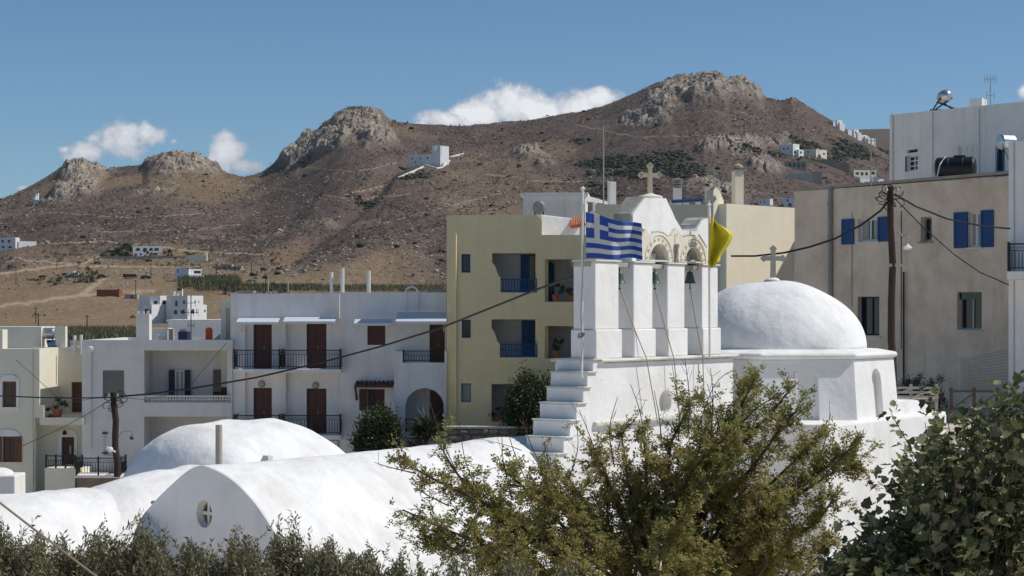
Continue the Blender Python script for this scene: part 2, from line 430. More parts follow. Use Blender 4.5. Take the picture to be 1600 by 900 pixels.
def railing(root, fr, x0, x1, z0, z1, y, mat='iron', bar=.11, post=1.3, deco=True, name='railing', t=.02, sides=0, label=None):
    m = MB()
    def run(f2, a, b):
        m.box(f2, a, b, z1 - .04, z1, -.025, .025); m.box(f2, a, b, z0 + .06, z0 + .09, -.015, .015); m.box(f2, a, b, z1 - .2, z1 - .18, -.012, .012)
        n = max(1, int(round((b - a) / bar)))
        for i in range(1, n):
            c = a + (b - a) * i / n; m.box(f2, c - t / 2, c + t / 2, z0 + .09, z1 - .2, -t / 2, t / 2)
        if deco:
            for i in range(n):
                c = a + (b - a) * (i + .5) / n; r_ = (b - a) / n * .36
                m.tube([f2.pt(c + r_ * math.cos(k * math.pi / 3), z1 - .11 + r_ * math.sin(k * math.pi / 3), 0) for k in range(7)], .008, 3, cap=False)
        k = max(1, int(round((b - a) / post)))
        for i in range(k + 1):
            c = a + (b - a) * i / k; m.box(f2, c - .03, c + .03, z0 - .02, z1 + .04, -.03, .03)
    f = Fr(*fr.pt(0, 0, y)[:2], math.degrees(math.atan2(fr.X[1], fr.X[0])))
    run(f, x0, x1)
    if sides:
        for xe in (x0, x1):
            f3 = Fr(*fr.pt(xe, 0, y)[:2], math.degrees(math.atan2(fr.N[1], fr.N[0]))); run(f3, .03, sides)
    return m.build(name, mat, root, label=label)
def shell(root, fr, x0, x1, z0, z1, y0, y1, mat='white_wall', roofmat='roof_grey', t=.25, parapet=0, name='wall', roof=True):
    m = MB()
    m.box(fr, x0, x0 + t, z0, z1, y0, y1 - t); m.box(fr, x1 - t, x1, z0, z1, y0, y1 - t); m.box(fr, x0, x1, z0, z1, y1 - t, y1)
    m.build(name, mat, root)
    if roof:
        r_ = MB(); r_.box(fr, x0 + t, x1 - t, z1 - parapet - .25, z1 - parapet - .003, y0, y1 - t); r_.build('roof', roofmat, root)
def room(root, fr, r, y0, y1, mat, ext=.01, name='recess'):
    """ inner faces of a balcony recess behind an opening """
    x0, x1, z0, z1 = r; e = ext; t = .06; m = MB()
    m.box(fr, x0 - t, x0 - e, z0 - t, z1 + t, y0, y1); m.box(fr, x1 + e, x1 + t, z0 - t, z1 + t, y0, y1)
    m.box(fr, x0 - e, x1 + e, z0 - t, z0 - e, y0, y1); m.box(fr, x0 - e, x1 + e, z1 + e, z1 + t, y0, y1)
    m.box(fr, x0 - t, x1 + t, z0 - t, z1 + t, y1, y1 + t)
    return m.build(name, mat, root)
def cable(pts, r, label, cat='cable', group='overhead cables between the poles', sag=None, n=14, mat='cable', name='overhead_cable'):
    a, b = Vector(pts[0]), Vector(pts[-1])
    if sag is not None:
        pts = [a.lerp(b, i / n) - Vector((0, 0, sag * 4 * (i / n) * (1 - i / n))) for i in range(n + 1)]
    m = MB(); m.tube(pts, r, 5)
    return m.build(name, mat, None, label=label, cat=cat, group=group)

# numpy value noise
def _h(ix, iy, seed):
    n = (ix.astype(np.int64) * 374761393 + iy.astype(np.int64) * 668265263 + seed * 144665) & 0xffffffff
    n = ((n ^ (n >> 13)) * 1274126177) & 0xffffffff
    n = (n ^ (n >> 16)) & 0xffff
    return n / 65535.0
def vnoise(x, y, seed=0):
    ix, iy = np.floor(x), np.floor(y); fx, fy = x - ix, y - iy
    ux, uy = fx * fx * (3 - 2 * fx), fy * fy * (3 - 2 * fy)
    a, b, c, d = _h(ix, iy, seed), _h(ix + 1, iy, seed), _h(ix, iy + 1, seed), _h(ix + 1, iy + 1, seed)
    return (a * (1 - ux) + b * ux) * (1 - uy) + (c * (1 - ux) + d * ux) * uy
def fbm(x, y, oct=5, seed=0, gain=.5, ridged=False):
    s = 0; a = 1; t = 0
    for i in range(oct):
        v = vnoise(x * 2 ** i + 17.3 * i, y * 2 ** i - 9.1 * i, seed + i * 7)
        if ridged: v = 1 - abs(2 * v - 1)
        s = s + a * v; t += a; a *= gain
    return s / t
def cellular(x, y, seed=0):
    """ distance to the nearest jittered point, and that cell's random value """
    ix, iy = np.floor(x), np.floor(y); best = np.full(x.shape, 9.); val = np.zeros(x.shape); b2 = np.full(x.shape, 9.)
    for dx in (-1, 0, 1):
        for dy in (-1, 0, 1):
            cx, cy = ix + dx, iy + dy
            px, py = cx + _h(cx, cy, seed), cy + _h(cx, cy, seed + 5)
            d = np.hypot(x - px, y - py); m = d < best
            b2 = np.where(m, best, np.minimum(b2, d))
            val = np.where(m, _h(cx, cy, seed + 9), val); best = np.where(m, d, best)
    return best, val, b2

# ------------------------------------------------------------------ terrain: one sheet from behind the camera to beyond the ridge
SKYX = [-900,-300,0,20,50,75,95,118,130,150,157,165,178,200,222,232,250,270,300,315,335,355,380,408,420,440,465,490,505,520,535,550,560,580,595,602,620,650,700,750,800,850,900,940,965,1000,1025,1050,1075,1083,1110,1130,1140,1160,1180,1195,1220,1238,1255,1290,1320,1350,1390,1450,1600,2000,2600]
SKYY = [350,345,309,304,290,278,264,258,253,259,268,265,262,258,256,245,240,240,244,252,262,272,276,270,262,246,226,207,192,180,170,165,165,167,174,182,190,194,195,193,189,185,175,165,155,141,130,125,124,118,113,117,122,126,140,153,158,154,162,184,202,222,240,262,300,330,350]
def smooth(t): t = np.clip(t, 0, 1); return t * t * (3 - 2 * t)
ROCKS = [(128,285,42,26,1.2),(90,300,30,16,.9),(272,258,58,18,1),(200,275,50,10,.5),(330,268,30,10,.4),(560,190,62,24,1.3),(500,225,52,24,1.3),(455,245,30,16,1.1),(590,215,34,22,.9),(575,240,50,14,.5),
         (1075,150,75,24,1.1),(1030,165,50,20,1.1),(1000,192,45,12,1.15),(1120,130,50,18,1.1),(1170,150,40,16,.7),(1240,160,14,8,.8),(820,245,36,8,.7),(850,262,40,10,.6),(1170,228,60,16,.9),(1110,238,40,10,.55),(740,245,50,8,.35),(1150,290,70,22,.55),(1200,262,30,12,.7),(800,290,60,14,.4),(700,330,50,14,.3),(60,318,60,8,.4),(240,300,50,8,.3),(1230,300,60,20,.4)]
SKM_X = np.arange(-1000, 2700, 5.0); SKM_Y = np.interp(SKM_X, SKYX, SKYY); _k = np.exp(-(np.arange(-18, 19) / 8.0) ** 2); SKM_Y = np.convolve(np.pad(SKM_Y, 18, mode='edge'), _k / _k.sum(), 'valid')
def terrain_z(px, r, full=True):
    """ px: column (azimuth), r: depth -> world z (and masks) """
    q = (px - 800) / F
    x = q * np.maximum(r, 75)
    sky = np.interp(px, SKYX, SKYY) + 0 * r
    skym = np.interp(px, SKM_X, SKM_Y) + 0 * r
    # near ground relative to the camera height
    zn = -1.75 - smooth((r - 2) / 14) * 4.4 - smooth((r - 18) / 12) * 2.2 + 0 * px
    right = smooth((x - 5.5) / 3.0) * smooth((r - 44.5) / 3.5)
    zn = zn + right * 5.35 * (1 - smooth((r - 85) / 40))
    Rr = 1800.0
    k1 = (HY - 530) / F * 300; k2 = (HY - 505) / F * 630; k3 = (HY - 440) / F * 900
    z = zn + (k1 - zn) * smooth((r - 130) / 170)
    z = np.where(r > 300, k1 + (k2 - k1) * smooth((r - 300) / 330), z)
    z = np.where(r > 630, k2 + (k3 - k2) * ((np.clip(r, 630, 900) - 630) / 270) ** 1.3, z)
    s = np.clip((r - 900) / (Rr - 900), 0, 1)
    sky_s = skym + (sky - skym) * smooth((s - .55) / .45)
    yi = 440 + (sky_s - 440) * s ** .82
    z = np.where(r > 900, (HY - yi) / F * r, z)
    zr = (HY - sky) / F * Rr
    z = np.where(r > Rr, zr - (r - Rr) * .35, z)
    if not full: return z + CZ
    X, Y = q * r, r
    far = smooth((r - 420) / 500); ys = HY - z / np.maximum(r, 1) * F
    rock = np.zeros(z.shape)
    for (a, b, sa, sb, amp) in ROCKS: rock = np.maximum(rock, amp * np.exp(-((px - a) / sa) ** 2 - ((ys - b) / sb) ** 2))
    rock = rock + (fbm(X / 55, Y / 110, 5, 3) - .5) * 1.5
    rk = smooth((rock - .36) / .5) * smooth((r - 850) / 200) * (r < 2050)
    gul = fbm(X / 170, Y / 420, 4, 21, .5, True)
    crease = np.exp(-(((px - 400 - (440 - ys) * 1.25) / 22) ** 2)) * smooth((ys - 215) / 60) * smooth((430 - ys) / 40)
    z = z - far * crease * 9 * (px < 760)
    z = z + far * ((gul - .6) * 16 * np.clip(s * 2.5, 0.15, 1) * (1 - .75 * smooth((s - .8) / .2)) + (fbm(X / 40, Y / 90, 5, 8) - .5) * 5)
    d, val, d2 = cellular(X / 15, Y / 34, 4); dd, v2, dd2 = cellular(X / 6, Y / 14, 6)
    z = z + rk * ((d2 - d) * 3.0 + (val - .5) * 5.0 + (dd2 - dd) * 1.8 + (v2 - .5) * 1.8 + (fbm(X / 75 + .3 * Y / 75, Y / 120, 6, 5, .62, True) - .5) * 22 + (fbm(X / 14, Y / 26, 5, 9, .65, True) - .5) * 6)
    z = z + (fbm(X / 4, Y / 8, 3, 31) - .5) * .9 * far + (fbm(X / 3, Y / 3, 4, 33) - .5) * .12 * smooth((r - 2) / 20) * (1 - far)
    return z + CZ, rk, ys, s, val
cols = np.concatenate([np.linspace(-2200, -100, 45)[:-1], np.linspace(-100, 1700, 960), np.linspace(1700, 3800, 45)[1:]])
rows = np.concatenate([np.linspace(-40, 130, 66)[:-1], np.linspace(130, 900, 100)[:-1], 900 + 900 * np.linspace(0, 1, 330) ** 1.0, np.linspace(1810, 3200, 24)])
PX, RR = np.meshgrid(cols, rows)
Zt, RK, YS, SS, CV = terrain_z(PX, RR)
XX = (PX - 800) / F * np.maximum(RR, 75)
nr, nc = PX.shape
idx = np.arange(nr * nc).reshape(nr, nc)
quads = np.stack([idx[:-1, :-1], idx[:-1, 1:], idx[1:, 1:], idx[1:, :-1]], -1).reshape(-1, 4)
verts = np.stack([XX, RR, Zt], -1).reshape(-1, 3)
def seg_dist(px, py, pts, ys_=1.0):
    best = np.full(px.shape, 1e9)
    for (ax, ay), (bx, by) in zip(pts[:-1], pts[1:]):
        vx, vy = bx - ax, (by - ay) * ys_
        t = np.clip(((px - ax) * vx + (py - ay) * ys_ * vy) / (vx * vx + vy * vy), 0, 1)
        best = np.minimum(best, np.hypot(px - ax - t * vx, (py - ay) * ys_ - t * vy))
    return best
YR = HY - (Zt - CZ) / np.maximum(RR, 1) * F
track = np.zeros(PX.shape)
for pts, w in (([(-40,562),(60,553),(140,540)], 0), ([(-60,482),(40,474),(110,463),(160,458),(240,455)], 3.0), ([(0,428),(60,420),(130,412),(155,400)], 2.2),
               ([(128,460),(148,446),(162,437)], 4.5), ([(-40,396),(60,408),(140,416),(280,418)], 1.6), ([(360,515),(420,505)], 4), ([(60,380),(180,378),(300,392),(420,398)], 1.2), ([(540,305),(600,290),(650,268)], .8), ([(380,288),(470,300),(560,312),(640,303)], .45), ([(60,330),(180,340),(330,334)], .5), ([(150,362),(300,360),(380,350)], .4), ([(600,350),(700,322),(790,300)], .4), ([(760,272),(850,284),(930,283)], .5), ([(480,262),(560,268),(620,255)], .4), ([(900,195),(1000,215),(1120,210)], .35)):
    if w: pass
    if w: track = np.maximum(track, 1 - smooth((seg_dist(PX, YR + (fbm(PX / 14, YR / 14, 2, 77) - .5) * 4, pts, 1.5) - w * .5) / (w * .8 + .6)))
track *= (RR > 280) * (.6 + .4 * fbm(PX / 5, YR / 3, 3, 55))
XN, YN = XX, RR
fieldm = smooth((YR - 378 - (fbm(PX / 90, YR / 30, 4, 41) - .5) * 90) / 50) * (RR > 250) * smooth((700 - PX) / 200 + .3)
dry = np.clip(np.maximum(fieldm, .8 * (RR > 120) * smooth((1000 - RR) / 300)) * .95 + smooth((fbm(XN / 90, YN / 260, 5, 44) - .5) / .12) * .6 * (RR > 400), 0, 1)
green = np.zeros(PX.shape)
for (a, b, sa, sb, am) in [(960,262,80,22,1),(1060,262,60,26,.9),(920,300,70,26,.5),(1220,240,120,10,.6),(1310,240,80,22,.95),(640,285,70,8,.8),(570,298,40,5,.7),(900,225,100,10,.35),(1120,200,60,8,.25),(1150,300,70,14,.4),(700,300,60,8,.3)]:
    green = np.maximum(green, am * np.exp(-((PX - a) / sa) ** 2 - ((YS - b) / sb) ** 2))
green = np.clip(smooth((green + (fbm(XN / 30, YN / 70, 4, 47) - .5) * 1.2 - .4) / .4), 0, 1) * (RR > 600)
dry = np.maximum(dry, np.clip(.9 * np.exp(-((PX - 250) / 260) ** 2 - ((YR - 290) / 30) ** 2) * smooth((fbm(XN / 40, YN / 120, 4, 66) - .42) / .12), 0, 1))
ground = np_mesh('ground', verts, quads, 'white_wall', None, (0, 0, 0), kind='structure', smooth=True)
me = ground.data
rkf = RK[:-1, :-1].ravel() < .25
me.polygons.foreach_set('use_smooth', rkf)
ca = me.color_attributes.new('zones', 'FLOAT_COLOR', 'POINT')
ca.data.foreach_set('color', np.stack([RK, dry, green, track], -1).astype(np.float32).ravel())
def ground_mat():
    m, nt, b = new_mat('hill_soil'); N = nt.nodes; L = nt.links
    at = N.new('ShaderNodeAttribute'); at.attribute_name = 'zones'
    sep = N.new('ShaderNodeSeparateColor'); L.new(at.outputs['Color'], sep.inputs[0])
    st = (1, .45, 1)
    n_small = _noise(nt, .42, 6, .7, st); n_mid = _noise(nt, .045, 6, .65, st); n_big = _noise(nt, .009, 6, .6, st)
    scrub = _ramp(nt, n_small, [(.3, (.055, .041, .035)), (.46, (.10, .074, .061)), (.58, (.155, .115, .092)), (.7, (.29, .235, .18))])
    scrub2 = _ramp(nt, n_mid, [(.35, (.070, .052, .046)), (.55, (.115, .086, .07)), (.7, (.20, .16, .12))])
    scrub = _mix(nt, .45, scrub, scrub2)
    dryc = _ramp(nt, n_small, [(.3, (.105, .072, .045)), (.5, (.20, .145, .088)), (.7, (.30, .225, .14))])
    dry2 = _ramp(nt, n_big, [(.35, (.15, .098, .058)), (.65, (.30, .23, .14))])
    dryc = _mix(nt, .5, dryc, dry2)
    rockc = _ramp(nt, _noise(nt, .13, 10, .78, (1, .6, 1.6)), [(.36, (.11, .095, .078)), (.44, (.27, .235, .185)), (.56, (.40, .35, .28)), (.7, (.52, .46, .37))])
    grn = _ramp(nt, n_small, [(.3, (.04, .036, .024)), (.5, (.075, .066, .043)), (.7, (.14, .11, .07))])
    c = _mix(nt, sep.outputs[1], scrub, dryc)
    c = _mix(nt, sep.outputs[2], c, grn)
    brk = _ramp(nt, _noise(nt, .09, 8, .75, (1, .6, 1)), [(.36, (.25, .25, .25)), (.56, (1, 1, 1))])
    rf = N.new('ShaderNodeMath'); rf.operation = 'MULTIPLY'; L.new(sep.outputs[0], rf.inputs[0]); L.new(brk, rf.inputs[1])
    c = _mix(nt, rf.outputs[0], c, rockc)
    c = _mix(nt, at.outputs['Alpha'], c, (.42, .33, .22))
    tcc = N.new('ShaderNodeTexCoord'); sp = N.new('ShaderNodeSeparateXYZ'); L.new(tcc.outputs['Object'], sp.inputs[0])
    nn = N.new('ShaderNodeMath'); nn.operation = 'MULTIPLY_ADD'; L.new(n_mid, nn.inputs[0]); nn.inputs[1].default_value = 60; L.new(sp.outputs[1], nn.inputs[2])
    mr = N.new('ShaderNodeMapRange'); L.new(nn.outputs[0], mr.inputs[0]); mr.inputs[1].default_value = 135; mr.inputs[2].default_value = 165; mr.inputs[3].default_value = 1; mr.inputs[4].default_value = 0
    bounce_ground = _ramp(nt, _noise(nt, .8, 7, .6), [(.3, (.52, .48, .41)), (.7, (.68, .63, .54))])  # pale near ground, unseen, added to bounce sun onto the shaded facades
    c = _mix(nt, mr.outputs[0], c, bounce_ground)
    fine = _ramp(nt, _noise(nt, 1.1, 5, .75, (1, .4, 1)), [(.36, (.55, .53, .52)), (.5, (1, 1, 1)), (.66, (1.35, 1.3, 1.25))])
    c = _mix(nt, .8, c, fine, 'MULTIPLY')
    L.new(c, b.inputs['Base Color']); b.inputs['Roughness'].default_value = .95; b.inputs['Specular IOR Level'].default_value = .1
    bp = N.new('ShaderNodeBump'); bp.inputs['Distance'].default_value = .8; bp.inputs['Strength'].default_value = .5
    L.new(_noise(nt, .5, 8, .7, st), bp.inputs['Height']); L.new(bp.outputs[0], b.inputs['Normal'])
    return m
M['hill_soil'] = ground_mat(); me.materials.clear(); me.materials.append(M['hill_soil'])

# far ridge seen to the right behind the slope
fc = np.linspace(1050, 3000, 260); frr = np.concatenate([np.linspace(2300, 3300, 30), np.linspace(3350, 4200, 6)])
FP, FR_ = np.meshgrid(fc, frr)
fs = np.clip((FR_ - 2300) / 1000, 0, 1)
fsky = np.interp(FP, [1050, 1250, 1320, 1345, 1400, 1600, 2000, 3000], [300, 230, 206, 202, 201, 205, 220, 300])
fz = (HY - (380 + (fsky - 380) * fs ** .8)) / F * FR_ - np.clip(FR_ - 3300, 0, 9e9) * .4
fz += (fbm((FP - 800) / F * FR_ / 60, FR_ / 150, 4, 91) - .5) * 14 * (1 - .8 * smooth((fs - .8) / .2))
fv = np.stack([(FP - 800) / F * FR_, FR_, fz + CZ], -1).reshape(-1, 3)
fi = np.arange(FP.size).reshape(FP.shape)
far_h = np_mesh('far_hill', fv, np.stack([fi[:-1, :-1], fi[:-1, 1:], fi[1:, 1:], fi[1:, :-1]], -1).reshape(-1, 4), 'hill_soil', None, (0, 0, 0), kind='structure', smooth=True)
ca = far_h.data.color_attributes.new('zones', 'FLOAT_COLOR', 'POINT')
ca.data.foreach_set('color', np.tile(np.array([.05, .0, .35, 0], dtype=np.float32), fv.shape[0]))

RS = np.concatenate([np.linspace(40, 300, 131)[:-1], np.linspace(300, 1800, 1400)])
def ground_at(px, py):
    """ where the line of sight through a photo point first meets the hillside -> depth r and z """
    z, rk, ys, s, v = terrain_z(np.full(RS.shape, float(px)), RS)
    y = HY - (z - CZ) / RS * F
    k = np.nonzero((y <= py) & (RS > 250))[0]
    k = k[0] if len(k) else len(RS) - 1
    return float(RS[k]), float(z[k])
def gz(px, r): return float(terrain_z(np.array([float(px)]), np.array([float(r)]))[0][0])

# shrubs, stones and boulders scattered over the hillside (uncountable)
def ico():
    t = (1 + 5 ** .5) / 2
    v = np.array([(-1,t,0),(1,t,0),(-1,-t,0),(1,-t,0),(0,-1,t),(0,1,t),(0,-1,-t),(0,1,-t),(t,0,-1),(t,0,1),(-t,0,-1),(-t,0,1)], float); v /= np.linalg.norm(v[0])
    f = np.array([(0,11,5),(0,5,1),(0,1,7),(0,7,10),(0,10,11),(1,5,9),(5,11,4),(11,10,2),(10,7,6),(7,1,8),(3,9,4),(3,4,2),(3,2,6),(3,6,8),(3,8,9),(4,9,5),(2,4,11),(6,2,10),(8,6,7),(9,8,1)])
    return v, f
IV, IF = ico()
OV = np.array([(1,0,0),(0,1,0),(-1,0,0),(0,-1,0),(0,0,1),(.7,.7,-.5)], float); OF = np.array([(0,1,4),(1,2,4),(2,3,4),(3,0,4)])
def scatter(name, n, prob, size, flat, mat, seed, jit=.35, sink=.25, lite=False):
    IV, IF = (OV, OF) if lite else (globals()['IV'], globals()['IF']); nv_ = len(IV)
    g = np.random.default_rng(seed)
    w = prob.ravel(); w = w / w.sum()
    pick = g.choice(len(w), n, p=w)
    base = verts[pick] + g.normal(0, 1, (n, 3)) * np.array([1.2, 2.2, 0])
    s = size(g, n)
    n_ = n
    jv = IV[None] * (1 + g.uniform(-jit, jit, (n, nv_, 1)))
    sc = np.stack([s * g.uniform(.8, 1.35, n), s * g.uniform(.8, 1.35, n), s * flat * g.uniform(.7, 1.3, n)], -1)
    a = g.uniform(0, 6.28, n); ca_, sa_ = np.cos(a), np.sin(a)
    v = jv * sc[:, None, :]
    v = np.stack([v[..., 0] * ca_[:, None] - v[..., 1] * sa_[:, None], v[..., 0] * sa_[:, None] + v[..., 1] * ca_[:, None], v[..., 2]], -1)
    v += base[:, None, :]; v[..., 2] += (sc[:, 2] * (1 - sink * 2))[:, None]
    f = (IF[None] + (np.arange(n) * nv_)[:, None, None]).reshape(-1, 3)
    tone = np.repeat(g.uniform(0, 1, n), nv_)
    return np_mesh(name, v.reshape(-1, 3), f, mat, None, (0, 0, 0), tone=tone)
vis = (PX > -120) & (PX < 1720) & (RR > 480) & (RR < 1830)
inview = vis * 1.0
cl = smooth((fbm(XX / 25, RR / 60, 4, 71) - .42) / .15)
M['scrub_leaf'] = leaf_m('scrub_leaf', [(.028, .022, .016), (.05, .036, .024), (.07, .055, .036)], .9, 0, .02)
M['bush_leaf'] = leaf_m('bush_leaf', [(.012, .018, .01), (.026, .032, .016), (.045, .05, .026)], .8, 0, .05)
M['boulder'] = leaf_m('boulder', [(.15, .125, .1), (.26, .22, .175), (.38, .34, .28)], .95, 0, .05)
o = scatter('hillside_scrub', 70000, inview * (RR > 640) * (.35 + cl) * (1.1 - RK) * (1.08 - dry) * (.3 + .7 * smooth((RR - 800) / 300)) , lambda g, n: .25 + np.minimum(g.exponential(.28, n), 1.2), .75, 'scrub_leaf', 1, lite=True)
prop(o, 'dark brown dry scrub speckling the whole rocky hillside', 'scrub', kind='stuff')
o = scatter('green_bush_cover', 3000, inview * (green * (.05 + cl) + .003 * (RR > 800) * cl), lambda g, n: g.uniform(.7, 2.3, n), .55, 'bush_leaf', 2)
prop(o, 'dark green bushes covering the middle and right of the hillside', 'bushes', kind='stuff')
o = scatter('hillside_boulders', 15000, inview * (RR > 800) * (RK * .55 + .42 * smooth((fbm(XX / 60, RR / 150, 4, 3) - .5) / .2) * np.clip(((PX - 500) / 500), .25, 1) + .04) * (1 - .6 * dry), lambda g, n: .2 + np.minimum(g.exponential(.26, n), 1.5), .6, 'boulder', 3, .45)
prop(scatter('hillside_stones', 42000, inview * (RR > 850) * (.3 + smooth((fbm(XX / 45, RR / 100, 4, 13) - .45) / .15) + RK), lambda g, n: .14 + np.minimum(g.exponential(.16, n), .7), .8, 'boulder', 5, .4, lite=True), 'small pale stones scattered between the scrub on the hillside', 'stones', kind='stuff')
prop(o, 'pale grey boulders and loose stones strewn over the hillside', 'boulders', kind='stuff')

# thin summer haze: one closed box round everything
hz_x, hz_y0, hz_y1 = 3900, -80, 4500; hz_z0 = float(min(Zt.min(), (fz + CZ).min())) - 2; hz_z1 = float(max(Zt.max(), (fz + CZ).max())) + 12
m = MB_HAZE = bmesh.new(); bmesh.ops.create_cube(m, size=1); hme = bpy.data.meshes.new('haze'); m.to_mesh(hme); m.free()
hz = bpy.data.objects.new('haze', hme); C.objects.link(hz); hz.scale = (2 * hz_x, hz_y1 - hz_y0, hz_z1 - hz_z0); hz.location = (0, (hz_y0 + hz_y1) / 2, (hz_z0 + hz_z1) / 2); hz['kind'] = 'stuff'
hm = bpy.data.materials.new('haze_air'); hm.use_nodes = True; hn = hm.node_tree; hn.nodes.remove(hn.nodes['Principled BSDF'])
pv = hn.nodes.new('ShaderNodeVolumePrincipled'); pv.inputs['Color'].default_value = (.82, .88, .98, 1); pv.inputs['Density'].default_value = HAZE; pv.inputs['Anisotropy'].default_value = .2
hn.links.new(pv.outputs[0], hn.nodes['Material Output'].inputs['Volume']); hme.materials.append(hm)

# ------------------------------------------------------------------ the church
B_ANG = 35.0
church = empty('church', (1.6, 40, CZ - 8), 'whitewashed domed church with vaulted roofs, stepped belfry stair and marble arches', 'church')
BF = Fr((930 - 800) / F * 38, 38, 90 - B_ANG)        # belfry face: x along the nave axis, inward = towards the nave
def W(mb, name, mat='whitewash', bevel=.03, **k): return mb.build(name, mat, church, bevel=bevel, **k)
# wall under the belfry
x_r0 = BF.hit(926, 570)[0]
wp = BF.poly([(868, 735), (880, 640), (893, 565), (905, 560), (1145, 556.5), (1148, 612), (1148, 640)])
zlow = CZ - 8
xl, xr = BF.hit(862, 700)[0], BF.hit(1146, 600)[0]
ztop = BF.hit(1040, 558.5)[1]
niche_c = BF.hit(1040, 629); nr_ = .2
niche = [(niche_c[0] + .24 * math.cos(a * math.pi / 10), niche_c[1] + .235 * math.sin(a * math.pi / 10)) for a in range(20)]
m = MB(); m.prism(BF, [(x_r0 + .3, zlow), (xr, zlow), (xr, ztop - .06), (x_r0 + .3, ztop - .06)], [niche], 0, 1.1)
W(m, 'belfry_base', bevel=.03)
m = MB(); m.prism(BF, [(niche_c[0] - .4, niche_c[1] - .4), (niche_c[0] + .4, niche_c[1] - .4), (niche_c[0] + .4, niche_c[1] + .4), (niche_c[0] - .4, niche_c[1] + .4)], [], .2, .26)
W(m, 'niche', 'marble_cream', 0)
m = MB(); m.box(BF, x_r0 + .2, xr + .12, ztop - .05, ztop + .02, -.1, 1.15)
W(m, 'ledge', 'cornice_white', .035)
xs = BF.hit(926, 667)[0]; zs = BF.hit(926, 667)[1]
m = MB(); m.box(BF, xs, xr - .5, zs, zs + .1, -.09, .05); W(m, 'string_course', 'cornice_white', .03)
# four piers with plinths
px_b = [(930, 967), (990, 1020), (1043, 1070), (1097, 1122)]
zp_top = BF.hit(930, 406)[1]; zpl = BF.hit(930, 515)[1]
for a, b in px_b:
    x0, x1 = BF.hit(a, 480)[0], BF.hit(b, 480)[0]
    m = MB(); m.box(BF, x0, x1, zpl, zp_top - .03, 0, .52)
    m.box(BF, x0 - .035, x1 + .06, ztop + .02, zpl, -.045, .56); W(m, 'pier', bevel=.025)
    m = MB(); m.box(BF, x0 - .02, x1 + .05, zp_top - .028, zp_top + .008, -.035, .54); W(m, 'pier_cap', 'cornice_white', .01)
xA, xB = BF.hit(930, 480)[0], BF.hit(1122, 480)[0]
m = MB(); m.box(BF, xA - .02, xB + .02, zp_top - .13, zp_top - .03, .1, .5); W(m, 'lintel', 'weathered', .01)
# upper belfry body
up = BF.poly([(989, 335), (1008, 309), (1041, 310), (1056, 343), (1066, 359.5), (1087.5, 361.5), (1092, 352.5), (1096, 346), (1101.5, 341.5), (1108, 342), (1112, 347), (1114, 384), (1117, 409)], .14)
zb = zp_top + .01
xl0 = BF.hit(988, 400, .14)[0]
body_outline = [(xl0, zb)] + [up[0]] + up[1:-1] + [(up[-1][0], zb)]
def ah(pa, pb, ptop, off):
    x0 = BF.hit(pa, 395, off)[0]; x1 = BF.hit(pb, 395, off)[0]; z1 = BF.hit((pa + pb) / 2, ptop, off)[1]
    return x0, x1, z1
holes = []
for pa, pb, pt in ((1013, 1041, 382), (1068, 1093, 387)):
    x0, x1, z1 = ah(pa, pb, pt, .1); holes.append((x0, x1, z1))
bigholes = [arch_poly(x0 - .05, x1 + .05, zb + .02, z1 + .05, 12) for x0, x1, z1 in holes]
m = MB(); m.prism(BF, body_outline, bigholes, .14, .58); W(m, 'belfry_gable', bevel=.02)
m = MB(); m.box(BF, xl0 + .02, up[-1][0] - .02, zb, zb + .8, .5, .54); W(m, 'arch_back', 'dark_recess', 0)
for x0, x1, z1 in holes:        # stones lying inside the arches
    for k in range(4):
        c = BF.pt(x0 + (x1 - x0) * (.15 + .25 * k), zb + .08 + .03 * (k % 2), .38)
        mm = MB(); s_ = .1 + .03 * (k % 3)
        mm.add([(c[0] + v[0] * s_ * rng.uniform(.8, 1.2), c[1] + v[1] * s_, c[2] + v[2] * s_ * rng.uniform(.8, 1.2)) for v in IV], [tuple(f) for f in IF])
        mm.build('stone', 'marble_cream', church)
# weathered caps on the shoulders
m = MB()
for i in range(0, 1):
    a, b = up[0], up[1]
    m.prism(BF, [(a[0] - .02, a[1]), (b[0], b[1] + .012), (b[0], b[1] + .03), (a[0] - .03, a[1] + .02)], [], .17, .59)
W(m, 'weathered_coping', 'weathered', 0)
m = MB(); m.prism(BF, [(xl0 - .03, zb + .3), (xl0 - .005, zb + .3), (up[0][0] - .005, up[0][1]), (up[0][0] - .03, up[0][1])], [], .17, .59)
W(m, 'weathered_side', 'weathered', 0)
m = MB(); ar = up[6:11]
for a, b in zip(ar[:3], ar[1:4]): m.prism(BF, [(a[0], a[1] + .008), (b[0], b[1] + .008), (b[0], b[1] + .03), (a[0] - .02, a[1] + .02)], [], .17, .59)
W(m, 'weathered_coping', 'weathered', 0)
